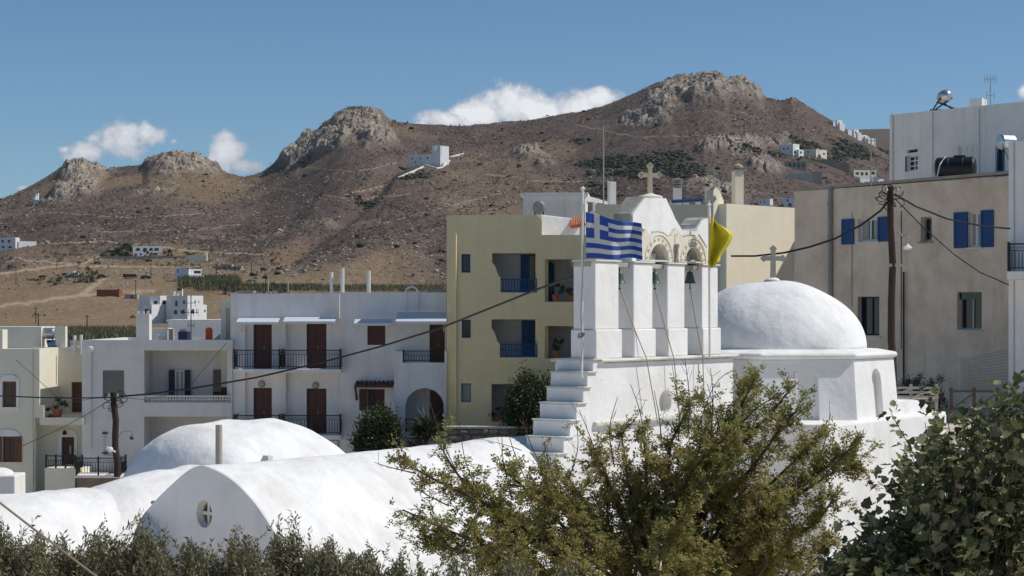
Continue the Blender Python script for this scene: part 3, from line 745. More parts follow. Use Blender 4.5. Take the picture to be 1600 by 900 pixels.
# carved marble screen with two arches and pointed gables
def sc(px, py): return BF.hit(px, py, .08)
outer = [sc(1000, 409), sc(1000, 380), sc(1003, 366), sc(1008, 357), sc(1013, 366), sc(1018, 364)]
outer += [sc(1026, 363), sc(1036, 365), sc(1044, 371), sc(1048, 369), sc(1054.5, 356.5), sc(1064, 371), sc(1068, 371), sc(1076, 368.5), sc(1086, 370), sc(1094, 375), sc(1100, 383), sc(1105, 392), sc(1105, 409)]
zmin = zb + .012
outer = [(x, max(z, zmin)) for x, z in outer]; outer[0] = (outer[0][0], zmin); outer[-1] = (outer[-1][0], zmin)
m = MB(); m.prism(BF, outer, [arch_poly(x0, x1, zmin + .03, z1, 14) for x0, x1, z1 in holes], .06, .139)
for x0, x1, z1 in holes:        # moulded rings and foliage scrolls
    cx, r_ = (x0 + x1) / 2, (x1 - x0) / 2; cz_ = z1 - r_
    for rr_, th in ((r_ + .025, .018), (r_ + .2, .014)):
        m.tube([BF.pt(cx + rr_ * math.cos(math.pi * i / 16), cz_ + rr_ * math.sin(math.pi * i / 16), .055) for i in range(17)], th, 5)
    for i in range(9):
        a = math.pi * (i + .5) / 9; rc = r_ + .11; ux, uz = cx + rc * math.cos(a), cz_ + rc * math.sin(a)
        m.tube([BF.pt(ux + .05 * (1 - t / 9) * math.cos(a + t * .9), uz + .05 * (1 - t / 9) * math.sin(a + t * .9), .055) for t in range(8)], .011, 4)
    for xx in (x0 - .03, x1 + .03): m.tube([BF.pt(xx, zmin, .055), BF.pt(xx, cz_, .055)], .02, 5)
c = sc(1054.5, 368)
for t in range(4): m.tube([BF.pt(c[0] + .05 * math.cos(k * .8 + t), c[1] - t * .09 + .045 * math.sin(k * .8 + t), .055) for k in range(7)], .009, 4)
xcol = sc(1054, 395)[0]
W(m, 'marble_screen', 'marble_cream', 0)
m = MB(); m.lathe(BF.pt(xcol, zmin, .02), [(.05, 0), (.05, .06), (.035, .08), (.035, .3), (.055, .33), (.055, .38)], 12); W(m, 'colonnette', 'weathered', 0, smooth=False)
m = MB()
for seg_ in ([(1001, 353), (1009, 367)], [(1046, 371), (1055, 357), (1066, 373)], [(1018, 363), (1026, 361.5), (1036, 363.5), (1044, 369)], [(1068, 369.5), (1077, 367.5), (1086, 368.5)], [(1092, 367), (1104, 386)]):
    m.tube([BF.pt(*BF.hit(x, y, .1), .1) for x, y in seg_], .018, 5)
W(m, 'drip_moulding', 'weathered', 0)
# cross on its round pedestal
cx_, cz_ = BF.hit(1011, 309, .4)
pc = BF.pt(cx_ + .12, cz_, .4)
m = MB(); m.lathe(pc, [(.26, -.02), (.27, .02), (.25, .04), (.1, .08), (.06, .1)], 24); W(m, 'cross_pedestal', 'marble_cream', 0)
def cross(mb, base, h, th, fr_ang, lobes='round'):
    f = Fr(base[0], base[1], fr_ang); z = base[2]
    w = h * .07
    mb.prism(f, [(-w * 1.15, z), (w * 1.15, z), (w, z + h * .55), (w * .9, z + h * .9), (-w * .9, z + h * .9), (-w, z + h * .55)], [], -th, th)
    mb.prism(f, [(-h * .27, z + h * .63 - w), (h * .27, z + h * .63 - w), (h * .27, z + h * .63 + w), (-h * .27, z + h * .63 + w)], [], -th * .95, th * .95)
    for ex, ez in ((-h * .29, h * .63), (h * .29, h * .63), (0, h * .93)):
        if lobes == 'round':
            dx, dz = (0, 1) if ex == 0 else (1 if ex > 0 else -1, 0)
            for a, b in ((dx * .045 * h, dz * .045 * h), (-dz * .05 * h, -dx * .05 * h), (dz * .05 * h, dx * .05 * h)):
                mb.prism(f, [(ex + a + h * .062 * math.cos(t * math.pi / 5), z + ez + b + h * .062 * math.sin(t * math.pi / 5)) for t in range(10)], [], -th * .9, th * .9)
        else:
            dx, dz = (0, 1) if ex == 0 else (1 if ex > 0 else -1, 0)
            s1 = h * .1
            mb.prism(f, [(ex - dx * s1 * .6 - dz * w, z + ez - dz * s1 * .6 - dx * w), (ex - dz * s1 * 1.05, z + ez - dx * s1 * 1.05), (ex + dx * s1 * .45 - dz * w * .8, z + ez + dz * s1 * .45 - dx * w * .8),
                (ex + dx * s1 * .95, z + ez + dz * s1 * .95), (ex + dx * s1 * .45 + dz * w * .8, z + ez + dz * s1 * .45 + dx * w * .8), (ex + dz * s1 * 1.05, z + ez + dx * s1 * 1.05), (ex - dx * s1 * .6 + dz * w, z + ez - dz * s1 * .6 + dx * w)], [], -th * .9, th * .9)
m = MB(); cross(m, (pc[0], pc[1], pc[2] + .08), .64, .05, 8); W(m, 'belfry_cross', 'stone_cross', 0, label='pale sandstone cross with rounded ends on top of the belfry')
# iron pin cross on the small arch
q0 = BF.hit(1108, 342, .4); m = MB(); m.lathe(BF.pt(q0[0], q0[1], .4), [(.05, -.03), (.04, .12), (.03, .2), (.045, .22), (.02, .25)], 10)
m.tube([BF.pt(q0[0], q0[1] + .2, .4), BF.pt(q0[0], q0[1] + .42, .4)], .012, 5); m.tube([BF.pt(q0[0] - .06, q0[1] + .33, .4), BF.pt(q0[0] + .06, q0[1] + .33, .4)], .012, 5)
W(m, 'finial_cross', 'marble_cream', 0)
# the stair up to the belfry: treads overhang their risers
steps = [(560, 579.5, 926), (580, 603.5, 917), (604, 628.5, 910.5), (629, 655, 900), (655.6, 681, 889.6), (682, 707.6, 879.7), (708, 734, 869), (735, 761, 859), (762, 789, 849)]
WID = .86
zt0 = BF.hit(905, 561)[1]; RISE = .322; x_r0 = BF.hit(926, 570)[0]
for i, (yt, yb, xr_) in enumerate(steps):
    xr2 = BF.hit(xr_, (yt + yb) / 2)[0]
    z1 = BF.hit(xr_, yt)[1] + 0; z0 = z1 - .45
    xback = x_r0 + .45 if i == 0 else BF.hit(steps[i - 1][2], yt)[0] + .03
    m = MB(); m.box(BF, xr2, xback, z0 if i < 8 else z0 - 1.5, z1 - .035, -.006 - .001 * i, WID); W(m, 'step', bevel=.02)
    m = MB(); m.box(BF, xr2 - .025, xback + .1, z1 - .034, z1 - .006, -.055, WID + .015); W(m, 'tread', 'cornice_white', .012)
m = MB()
for i, (yt, yb, xr_) in enumerate(steps[1:]):
    xr2 = BF.hit(xr_, yb)[0]; z1 = BF.hit(xr_, yt)[1]
    m.box(BF, xr2 + .01, x_r0 + .31, zlow, z1 - .06, -.004 - i * .0003, WID - .01)
W(m, 'stair_core', bevel=0)
# bells and ropes
for i, (pxb, pyt) in enumerate(((968, 423), (1023, 424), (1078, 424))):
    a, z_ = BF.hit(pxb, pyt, .12)
    c = BF.pt(a, z_, .12)
    bell = empty('bell', (c[0], c[1], c[2] - .26), ['greenish bronze bell in the left opening of the belfry', 'greenish bronze bell in the middle opening of the belfry', 'greenish bronze bell in the right opening of the belfry'][i], 'bell', 'bells hanging between the belfry piers')
    m = MB(); m.lathe(c, [(.135, -.26), (.125, -.25), (.095, -.18), (.075, -.08), (.06, -.02), (.02, 0)], 18); m.build('bell_body', 'bronze', bell, smooth=True)
    m = MB(); m.tube([(c[0], c[1], c[2] - .02), (c[0], c[1], c[2] + .14)], .015, 5); m.build('hanger', 'iron', bell)
    m = MB(); m.tube([(c[0], c[1], c[2] - .1), (c[0], c[1], c[2] - .33)], .012, 5); m.lathe((c[0], c[1], c[2] - .36), [(.0, -.03), (.03, 0), (0, .03)], 8); m.build('clapper', 'iron', bell)
    ends = [((1010, 560), (1028, 662)), ((1053, 560), (1062, 655)), ((1098, 560), (1101, 650))][i]
    e1 = BF.pt(*BF.hit(*ends[0], -.16), -.16); e2 = BF.pt(*BF.hit(*ends[1], -.2), -.2)
    st_ = (c[0], c[1], c[2] - .36)
    m = MB(); m.tube([st_, Vector(st_).lerp(Vector(e1), .5) - Vector((0, 0, .04)), e1, e2], .011, 5)
    m.build('bell_rope', 'rope', None, label=['long bell rope from the left bell down across the white wall', 'long bell rope from the middle bell down across the white wall', 'long bell rope from the right bell down across the white wall'][i], cat='rope', group='ropes of the church bells')
# drum, cornice, dome
DC = Vector(((1208 - 800) / F * 45.5, 45.5, 0)); px45 = 45.5 / F
zd0 = CZ + (HY - 657) / F * 43.3 - .05; zd1 = CZ + (HY - 562) / F * 43.3; zc1 = CZ + (HY - 541) / F * 44.2
Rd0, Rd1 = 2.93, 2.80
def oct_pts(Rr_, z, off=0): return [Vector((DC.x + Rr_ * math.cos(R(-13 - 45 * k)), DC.y + Rr_ * math.sin(R(-13 - 45 * k)), z)) for k in range(8)]
m = MB(); core = oct_pts(Rd0 - .16, zd0) + oct_pts(Rd1 - .16, zd1)
m.add(core, [(k, k + 8, (k + 1) % 8 + 8, (k + 1) % 8) for k in range(8)] + [tuple(range(8, 16))]); W(m, 'drum_core', bevel=0)
for k in range(8):
    p, q_ = oct_pts(Rd0, 0)[(k + 1) % 8], oct_pts(Rd0, 0)[k]
    ang = math.degrees(math.atan2(q_.y - p.y, q_.x - p.x)); f = Fr(p.x, p.y, ang); L = (q_ - p).length
    cxn = L * .5; w2 = .25
    if k == 0: cxn = BF and L * .52
    hole = arch_poly(cxn - w2, cxn + w2, zd0 + .06, zd1 - .22, 12)
    m = MB(); m.prism(f, [(0.001, zd0), (L - .001, zd0), (L - .001, zd1), (0.001, zd1)], [hole], 0, .15)
    # lean the face in to follow the taper
    cm = Vector(((p.x + q_.x) / 2, (p.y + q_.y) / 2, 0)); nrm = (cm - Vector((DC.x, DC.y, 0))).normalized()
    nv = []
    for v in m.v:
        s_ = (v[2] - zd0) / (zd1 - zd0); k_ = (Rd1 / Rd0 - 1) * s_
        nv.append((v[0] + (v[0] - DC.x) * k_, v[1] + (v[1] - DC.y) * k_, v[2]))
    m.v = nv; W(m, 'drum_face', bevel=0)
m = MB(); m.lathe((DC.x, DC.y, 0), [(2.7, zd1 - .01), (2.80, zd1 + .01), (2.88, zd1 + .05), (2.9, zd1 + .1), (2.86, zd1 + .15), (2.45, zd1 + .22), (2.0, zd1 + .24)], 8, rot=R(-13)); W(m, 'cornice', 'whitewash_lumpy', .04)
Rdm = 2.17; hd = (HY - 437) / F * 45.5 + CZ - (zd1 + .2)
prof = []
for i in range(22):
    a = math.pi / 2 * i / 22; prof.append((Rdm * math.cos(a) ** .92, hd * math.sin(a) ** 1.08 * .985))
prof += [(.2, hd * .985), (.16, hd * 1.01), (.1, hd * 1.03), (.0, hd * 1.035)]
m = MB(); m.lathe((DC.x, DC.y, zd1 + .2), prof, 72)
m.v = [(v[0] + .03 * math.sin(v[1] * 3 + v[2] * 2), v[1], v[2] + .02 * math.sin(v[0] * 4)) for v in m.v]
m.build('dome', 'whitewash_lumpy', church, smooth=True)
m = MB(); cross(m, (DC.x, DC.y, zd1 + .2 + hd * 1.0), .8, .035, 5, 'point'); W(m, 'dome_cross', 'grey_stone_cross', 0, label='weathered grey trefoil cross on top of the dome')
# block under the drum
BK = Fr((1290 - 800) / F * 41.2, 41.2, 90 - B_ANG)
zk = BK.hit(1290, 664)[1]; xk = BK.hit(1480, 655)[0]
m = MB(); m.box(BK, 0, xk, zlow, zk, 0, 6.2); W(m, 'apse_block', bevel=.06)
m = MB()
p1 = BK.hit(1400, 648)[0]; p2 = xk
vs_ = []
for i in range(13):
    t = i / 12; a = p1 + (p2 - p1) * t; h = .34 * math.sin(math.pi * min(1, t * 1.0)) ** .7 + .005
    vs_ += [(a, zk - .01 + h)]
m.prism(BK, [(p1 - .3, zk - .02)] + vs_ + [(p2, zk - .02)], [], .35, 4.5); W(m, 'apse_roof', 'whitewash_lumpy', .05)
# nave vault with its gable and the cross window
GF = frame_at(310, 31, -B_ANG)
prof_px = [(180, 905), (205, 832), (220, 808), (250, 774), (280, 746), (297, 732), (310, 727), (323, 728.5), (350, 741), (375, 760), (400, 788), (427, 828), (455, 880), (468, 910)]
gp = GF.poly(prof_px)
def resample(pts, n):
    d = [0]
    for a, b in zip(pts[:-1], pts[1:]): d.append(d[-1] + math.hypot(b[0] - a[0], b[1] - a[1]))
    T = np.linspace(0, d[-1], n); xs_ = np.interp(T, d, [p[0] for p in pts]); zs_ = np.interp(T, d, [p[1] for p in pts])
    for _ in range(2):
        xs_[1:-1] = (xs_[:-2] + 2 * xs_[1:-1] + xs_[2:]) / 4; zs_[1:-1] = (zs_[:-2] + 2 * zs_[1:-1] + zs_[2:]) / 4
    return list(zip(xs_, zs_))
gp = resample(gp, 60)
gl = [(gp[0][0] - .1, zlow)] + gp + [(gp[-1][0] + .1, zlow)]
wc = GF.hit(319, 803); wr = .2
circ = lambda cx, cz, r, n=24, k=1: [(cx + r * math.cos(2 * math.pi * i / n), cz + k * r * math.sin(2 * math.pi * i / n)) for i in range(n)]
WX, WZ = .175, .225
wh = [(wc[0] + WX * math.cos(2 * math.pi * i / 24), wc[1] + WZ * math.sin(2 * math.pi * i / 24)) for i in range(24)]
m = MB(); m.prism(GF, gl, [wh], 0, .25); m.build('gable', 'whitewash', church)
m = MB()
for sx, sz in ((1, 1), (1, -1), (-1, 1), (-1, -1)): pass
quad = []
for a0 in (45, 135, 225, 315):
    hole = []
    for t in range(9):
        a = R(a0 - 36 + 72 * t / 8); hole.append((wc[0] + (WX - .035) * math.cos(a), wc[1] + (WZ - .04) * math.sin(a)))
    hole.append((wc[0] + .035 * math.cos(R(a0)), wc[1] + .04 * math.sin(R(a0))))
    quad.append(hole)
m.prism(GF, [(wc[0] + (WX + .01) * math.cos(2 * math.pi * i / 24), wc[1] + (WZ + .01) * math.sin(2 * math.pi * i / 24)) for i in range(24)], quad, .1, .16)
m.build('round_window', 'marble_cream', church, label='round window with a stone cross dividing it')
m = MB(); m.box(GF, wc[0] - .3, wc[0] + .3, wc[1] - .3, wc[1] + .3, .26, .27); m.build('pane', 'glass_dark', church)
# vault surface, slightly wavy
nl = 90; LV = 13.0; vv = []; xs_a = np.array([p[0] for p in gl]); zs_a = np.array([p[1] for p in gl])
xlim = (Vector(BF.pt(0, 0, .05)) - Vector(GF.pt(0, 0, 0))).dot(Vector((GF.X[0], GF.X[1], 0)))
for j in range(nl):
    y = .02 + LV * j / (nl - 1)
    wob = (fbm(xs_a * .9 + 50, np.full(xs_a.shape, y * .9), 3, 15) - .5) * .10 * min(1, y / 1.2)
    for i in range(len(gl)):
        xv = xs_a[i] * (1 + wob[i] * .3)
        if y > 7.6: xv = min(xv, xlim)
        vv.append(GF.pt(xv, zs_a[i] + wob[i] * (1 if zs_a[i] > zlow + .5 else 0) + .004, y))
n_ = len(gl); fs_ = [(j * n_ + i, j * n_ + i + 1, (j + 1) * n_ + i + 1, (j + 1) * n_ + i) for j in range(nl - 1) for i in range(n_ - 1)]
m = MB(); m.add(vv, fs_); m.build('nave_vault', 'whitewash_lumpy', church, smooth=True)
nU = Vector((math.cos(R(B_ANG)), -math.sin(R(B_ANG)), 0)); nV = Vector((math.sin(R(B_ANG)), math.cos(R(B_ANG)), 0))
def hump(name, U0, V0, V1, hw, ztop, zbase, pu=2.2, pv=3.0, lump=.06, seed=0, tilt=0, nu=60, nv_=70, mat='whitewash_lumpy'):
    """ rounded vault: crest along the nave axis from V0 to V1 at cross position U0 """
    vc, hv = (V0 + V1) / 2, (V1 - V0) / 2; vs2 = []
    us = np.linspace(-1, 1, nu); us = np.sign(us) * (1 - (1 - np.abs(us)) ** 1.4); ws = np.linspace(-1, 1, nv_); ws = np.sign(ws) * (1 - (1 - np.abs(ws)) ** 1.4)
    Ug, Vg = np.meshgrid(us, ws)
    h = np.clip(1 - np.abs(Ug) ** pu, 0, 1) ** (1 / pu) * np.clip(1 - np.abs(Vg) ** pv, 0, 1) ** (1 / pv)
    hl, hr = hw if isinstance(hw, tuple) else (hw, hw)
    Un, Vn = U0 + np.where(Ug < 0, Ug * hl, Ug * hr), vc + Vg * hv
    z = zbase + (ztop - zbase) * h + (fbm(Un * 1.1 + 9, Vn * 1.1, 4, seed) - .5) * lump * 2 * np.clip(h * 3, 0, 1) + tilt * Vg * h
    x = Un * nU.x + Vn * nV.x; y = Un * nU.y + Vn * nV.y
    idn = np.arange(x.size).reshape(x.shape)
    return np_mesh(name, np.stack([x, y, z], -1).reshape(-1, 3), np.stack([idn[:-1, :-1], idn[:-1, 1:], idn[1:, 1:], idn[1:, :-1]], -1).reshape(-1, 4), mat, church, smooth=True)
hump('side_vault', -24.9, 24.25, 28.35, (1.75, 3.1), CZ - 2.08, CZ - 6.6, 2.2, 5.5, .08, 5, tilt=.03)
hump('link_vault', -24.1, 20.2, 27.6, (1.45, 1.75), CZ - 2.78, CZ - 5.2, 2.1, 3.6, .08, 6, tilt=.5)
hump('low_vault', -24.2, 11.0, 24.6, (1.75, 1.55), CZ - 2.93, CZ - 4.6, 2.0, 4.5, .09, 8)
m = MB()
a = Vector((0, 0, 0)) + nU * (-22.75) + nV * 13.0; LF = Fr(a.x, a.y, 90 - B_ANG)
m.box(LF, 0, 9.5, CZ - 8, CZ - 3.78, 0, 3); W(m, 'eave_wall', 'grey_white_wall', .04)
# concrete post and small vent on the vault
pp = P(342, 722, 32.0); m = MB(); m.tube([(pp.x, pp.y, pp.z - .3), (pp.x, pp.y, pp.z + .62)], .058, 14)
m.build('concrete_post', 'concrete', None, label='short weathered concrete post standing on the white vaulted roof', cat='post')
pp = P(413, 722, 33.2); m = MB(); f = Fr(pp.x, pp.y, -35)
m.prism(f, [(-.09, pp.z - .1), (.09, pp.z - .1), (.09, pp.z + .1), (-.02, pp.z + .12), (-.09, pp.z + .02)], [], 0, .12)
m.build('roof_vent', 'cornice_white', church)

# ------------------------------------------------------------------ helpers for plants used beside the houses
def leaf_quads(pos, d, nrm, ln, wd):
    """ pointed leaves: base, two shoulders, tip """
    side = np.cross(d, nrm); side /= np.maximum(np.linalg.norm(side, axis=1, keepdims=True), 1e-6)
    ln = ln[:, None]; wd = wd[:, None]
    v = np.stack([pos, pos + d * ln * .45 + side * wd * .5, pos + d * ln, pos + d * ln * .45 - side * wd * .5], 1)
    return v.reshape(-1, 3), (np.arange(len(pos) * 4).reshape(-1, 4))
def unit(v): return v / np.maximum(np.linalg.norm(v, axis=-1, keepdims=True), 1e-9)
def leafy(name, parent, centre, rad, n, ln, wd, mat, seed, shape=1.0, kind=None, flat=0):
    """ foliage: leaves gathered in clumps spread through an ellipsoid """
    g = np.random.default_rng(seed); c = np.array(centre); rad = np.array(rad)
    k = max(6, n // 60)
    cl_ = unit(g.normal(0, 1, (k, 3))) * (g.uniform(.25, 1, (k, 1)) ** .5) * rad * shape
    pick = g.integers(0, k, n); off = g.normal(0, 1, (n, 3)) * rad * .13
    p = c + cl_[pick] + off
    out = unit(p - c + g.normal(0, .4, (n, 3)) * rad); d = unit(out + g.normal(0, .7, (n, 3)))
    nn = unit(g.normal(0, 1, (n, 3)) + np.array([0, 0, .6]))
    v, f = leaf_quads(p, d, nn, ln * g.uniform(.6, 1.3, n), wd * g.uniform(.7, 1.2, n))
    return np_mesh(name, v, f, mat, parent, None, tone=np.repeat(g.uniform(0, 1, n), 4), kind=kind)
def pot_plant(loc, h, label, seed, group='potted plants on the balconies', r=.16, leaf='shrub_leaf'):
    e = empty('potted_plant', loc, label, 'potted plant', group)
    m = MB(); m.lathe(loc, [(r * .7, 0), (r, r * 1.5), (r * 1.1, r * 1.5), (r * 1.1, r * 1.75), (r * .9, r * 1.75)], 12); m.build('pot', 'terracotta', e)
    leafy('foliage', e, (loc[0], loc[1], loc[2] + r * 1.7 + h * .5), (r * 2, r * 2, h * .6), 260, .11, .05, leaf, seed)
    return e
def shrub(base, h, rx, n, label, seed, cat='shrub', leaf='shrub_leaf', ln=.09, wd=.05, name='shrub', group=None, ry=None):
    e = empty(name, base, label, cat, group); b = Vector(base); m = MB(); g = random.Random(seed)
    for k in range(6):
        a = g.uniform(0, 6.28); t = b + Vector((math.cos(a) * rx * .6, math.sin(a) * rx * .6, h * g.uniform(.6, .9)))
        m.tube([b, b.lerp(t, .5) + Vector((g.uniform(-.1, .1), 0, .1)), t], [.05, .035, .01], 5)
    m.build('stem', 'bark', e)
    leafy('foliage', e, (b.x, b.y, b.z + h * .55), (rx, ry or rx, h * .52), n, ln, wd, leaf, seed + 1)
    return e

# ------------------------------------------------------------------ white apartment block (left of centre)
AF = frame_at(361, 79.6)
apt = empty('apartment_building', AF.pt(4.9, CZ - 8.4, 0), 'white two storey apartment block with brown shutters, black balcony railings and pale awnings', 'apartment building')
def R_(fr, a, off=0): return fr.rect(*a, off)
ztA = AF.hit(450, 459)[1]; zbA = CZ - 8.4
doorsU = [(396, 506, 424.7, 577), (479, 505, 510, 577)]; doorsL = [(396, 606, 424.7, 680), (479, 607, 510, 680)]
xa0, xa1, xa2 = AF.hit(361, 500)[0], AF.hit(531.5, 500)[0], AF.hit(697.5, 500)[0]
m = MB(); hl = [R_(AF, d) for d in doorsU + doorsL]
m.prism(AF, [(xa0, zbA), (xa1, zbA), (xa1, ztA), (xa0, ztA)], [rpoly(h) for h in hl], 0, .3); m.build('wall', 'white_wall', apt)
for i, h in enumerate(hl): opening(apt, AF, h, .12, 'door', 'brown_wood', nv=1)
# parapet band and pilasters standing proud
m = MB(); m.box(AF, xa0, xa1 - .01, AF.hit(450, 497)[1], ztA + .01, -.18, -.003); m.build('parapet', 'white_wall', apt)
for a, b in ((361, 384), (436.5, 447.5)):
    m = MB(); m.box(AF, AF.hit(a, 500)[0] + (.002 if a == 361 else 0), AF.hit(b, 500)[0], zbA, AF.hit(450, 497)[1] - .003, -.18, -.003); m.build('pilaster', 'white_wall', apt)
# right half, slightly forward
AG = frame_at(531.5, 79.1)
g0, g1 = AG.hit(531.5, 500)[0], AG.hit(697.5, 500)[0]; ztG = AG.hit(600, 457)[1]
win1 = R_(AG, (574, 508, 602, 539)); doorR = R_(AG, (671, 507, 695, 569)); win2 = R_(AG, (575, 608, 601, 641))
m = MB(); m.prism(AG, [(g0, zbA), (g1, zbA), (g1, ztG), (g0, ztG)], [rpoly(win1), rpoly(doorR), rpoly(win2)], 0, .3); m.build('wall', 'white_wall', apt)
opening(apt, AG, doorR, .12, 'door', 'brown_wood', nv=1)
w_ = opening(apt, AG, win1, .12, 'window', 'brown_wood'); xm_ = (win1[0] + win1[1]) / 2
for a, b in ((win1[0] + .02, xm_ - .01), (xm_ + .01, win1[1] - .02)): shutter(w_, AG, (a, b, win1[2] + .02, win1[3] - .02), 'brown_wood', .05)
w_ = opening(apt, AG, win2, .12, 'window', 'brown_wood', 'glass_dark')
sw = (win2[1] - win2[0]) * .52
shutter(w_, AG, (win2[0] - sw, win2[0] - .01, win2[2], win2[3]), 'brown_wood', -.05); shutter(w_, AG, (win2[1] - sw * .9, win2[1], win2[2], win2[3]), 'brown_wood', .03)
# projecting bay with the arched terrace
AH = frame_at(616, 77.7)
h0, h1 = AH.hit(616, 560)[0], AH.hit(697.3, 560)[0]; zh = AH.hit(650, 549)[1]
zrail = AH.hit(650, 567)[1]; xr0 = AH.hit(629, 560)[0]; xr1 = AH.hit(694.5, 560)[0]
arx = R_(AH, (633, 606.5, 694, 676))
m = MB(); m.prism(AH, [(h0, zbA), (h1, zbA), (h1, zh), (xr1, zh), (xr1, zrail), (xr0, zrail), (xr0, zh), (h0, zh)], [arch_poly(*arx, 16)], 0, .3); m.build('bay_wall', 'white_wall', apt)
m = MB(); m.box(AH, h0, h0 + .3, zbA, zh, .302, 1.38); m.box(AH, h0 + .3, h1, zrail - .2, zrail - .004, .302, 1.38); m.build('terrace', 'white_wall', apt)
m = MB(); m.box(AH, h0 + .3, h1 - .02, zbA, zrail - .21, 1.30, 1.36); m.box(AH, h1 - .12, h1 - .02, zbA, zrail - .21, .302, 1.29); m.build('recess', 'white_wall', apt)
m = MB(); m.box(AH, arx[0] + .95, arx[1] - .05, arx[2] - .3, arx[3] - .15, 1.24, 1.297); m.build('dark_door', 'brown_wood', apt)
m = MB(); m.box(AH, h0 + .3, h1 - .02, zbA, AH.hit(650, 676)[1], .302, 1.28); m.build('terrace_floor', 'white_wall', apt)
railing(apt, AH, xr0 + .02, xr1 - .02, zrail + .02, zh + .03, .12)
railing(apt, AH, arx[0] + .02, arx[1] - .02, arx[2] + .04, arx[2] + .55, .12)
shell(apt, AF, xa0, g1, zbA, ztA - .003, .3, 9.5, roof=True)
# balconies
for (yt, yb, sy) in ((546.5, 577, 582.5), (648.5, 680, 687)):
    x0, x1 = AF.hit(364, 560)[0], AF.hit(533, 560)[0]
    z0, z1 = AF.hit(450, yb, -1.1)[1], AF.hit(450, yt, -1.1)[1]
    x0, x1 = AF.hit(364.5, 560, -1.1)[0], AF.hit(533, 560, -1.1)[0]
    m = MB(); m.box(AF, x0, x1, AF.hit(450, sy, -1.1)[1], z0, -1.18, -.004); m.build('balcony_slab', 'white_wall', apt)
    xm = AF.hit(437, 560, -1.1)[0]
    railing(apt, AF, x0 + .04, xm - .02, z0 + .03, z1, -1.1, sides=1.0); railing(apt, AF, xm + .12, x1 - .04, z0 + .03, z1, -1.1, sides=1.0)
def awning(root, fr, px0, px1, ytop, ybot, out, mat='awning', label=None, edge='white_frame'):
    x0, x1 = fr.hit(px0, ybot, -out)[0], fr.hit(px1, ybot, -out)[0]; zt = fr.hit((px0 + px1) / 2, ytop, 0)[1]; zb_ = fr.hit((px0 + px1) / 2, ybot, -out)[1]
    m = MB()
    v = [fr.pt(x0, zb_, -out), fr.pt(x1, zb_, -out), fr.pt(x1, zt, -.19), fr.pt(x0, zt, -.19)]; v += [(a, b, c - .04) for a, b, c in v]
    m.add(v, [(0, 1, 2, 3), (7, 6, 5, 4), (4, 5, 1, 0), (5, 6, 2, 1), (6, 7, 3, 2), (7, 4, 0, 3)])
    o = m.build('awning', mat, root, label=label)
    m = MB(); m.box(fr, x0, x1, zb_ - .09, zb_ + .012, -out - .03, -out - .002); m.build('valance', edge, o)
    for xx in (x0 + .15, x1 - .15):
        m = MB(); m.tube([fr.pt(xx, zb_ - .02, -out + .08), fr.pt(xx, zb_ - .12, -.3), fr.pt(xx, zb_ - .42, -.2)], .02, 5); m.build('bracket', 'white_frame', o)
for a in ((368.5, 420, 496.5, 503.5), (442, 509, 495, 502.5)): awning(apt, AF, a[0], a[1] + 14, a[2], a[3], .95)
awning(apt, AG, 552.6, 612, 498.5, 505.5, .9)
awning(apt, AG, 618, 697, 487.5, 502.5, 1.7, label='large pale blue awning over the terrace')
# tiled canopy
zt, zb_ = AG.hit(583, 597)[1], AG.hit(583, 603, -.8)[1]; x0, x1 = AG.hit(553, 600, -.8)[0], AG.hit(614, 600, -.8)[0]
m = MB(); v = [AG.pt(x0, zb_, -.8), AG.pt(x1, zb_, -.8), AG.pt(x1, zt, -.003), AG.pt(x0, zt, -.003)]; v += [(a, b, c - .07) for a, b, c in v]
m.add(v, [(0, 1, 2, 3), (7, 6, 5, 4), (4, 5, 1, 0), (5, 6, 2, 1), (6, 7, 3, 2), (7, 4, 0, 3)])
can = m.build('canopy', 'tile_dark', apt, label='small dark red tiled canopy over the lower window')
k = int((x1 - x0) / .16)
for i in range(k):
    c = x0 + (x1 - x0) * (i + .5) / k; m = MB(); m.tube([AG.pt(c, zb_ + .01, -.82), AG.pt(c, zt + .02, -.02)], .06, 6); m.build('tile', 'tile_dark', can)
m = MB(); m.tube([AG.pt(x0 + .05, zb_ - .06, -.72), AG.pt(x0 + .05, zb_ - .3, -.3), AG.pt(x0 + .05, zb_ - .6, -.03)], .05, 5); m.build('bracket', 'tile_dark', can)
for px_, py_, fr in ((409, 600, AF), (493, 602, AF), (493, 690, AF)):
    c = fr.hit(px_, py_); m = MB(); m.lathe(fr.pt(c[0], c[1], 0), [(.15, 0), (.15, -.05), (.1, -.1), (0, -.12)], 12, axis='y')
    m.build('wall_lamp', 'dull_steel', apt)
c = AF.rect(513, 688, 529, 699); m = MB(); m.box(AF, c[0], c[1], c[2], c[3], -.45, -.15); ac = m.build('air_conditioner', 'pvc_white', None, label='white air conditioner unit on the wall under the lower balcony', cat='air conditioner')
# downpipes
for px_ in (339.5 + 103, 532.5): 
    x = AF.hit(px_, 500)[0]; m = MB(); m.tube([AF.pt(x + .12, AF.hit(450, 497)[1], -.22), AF.pt(x + .12, zbA + .5, -.22)], .035, 6); m.build('drainpipe', 'white_frame', apt)
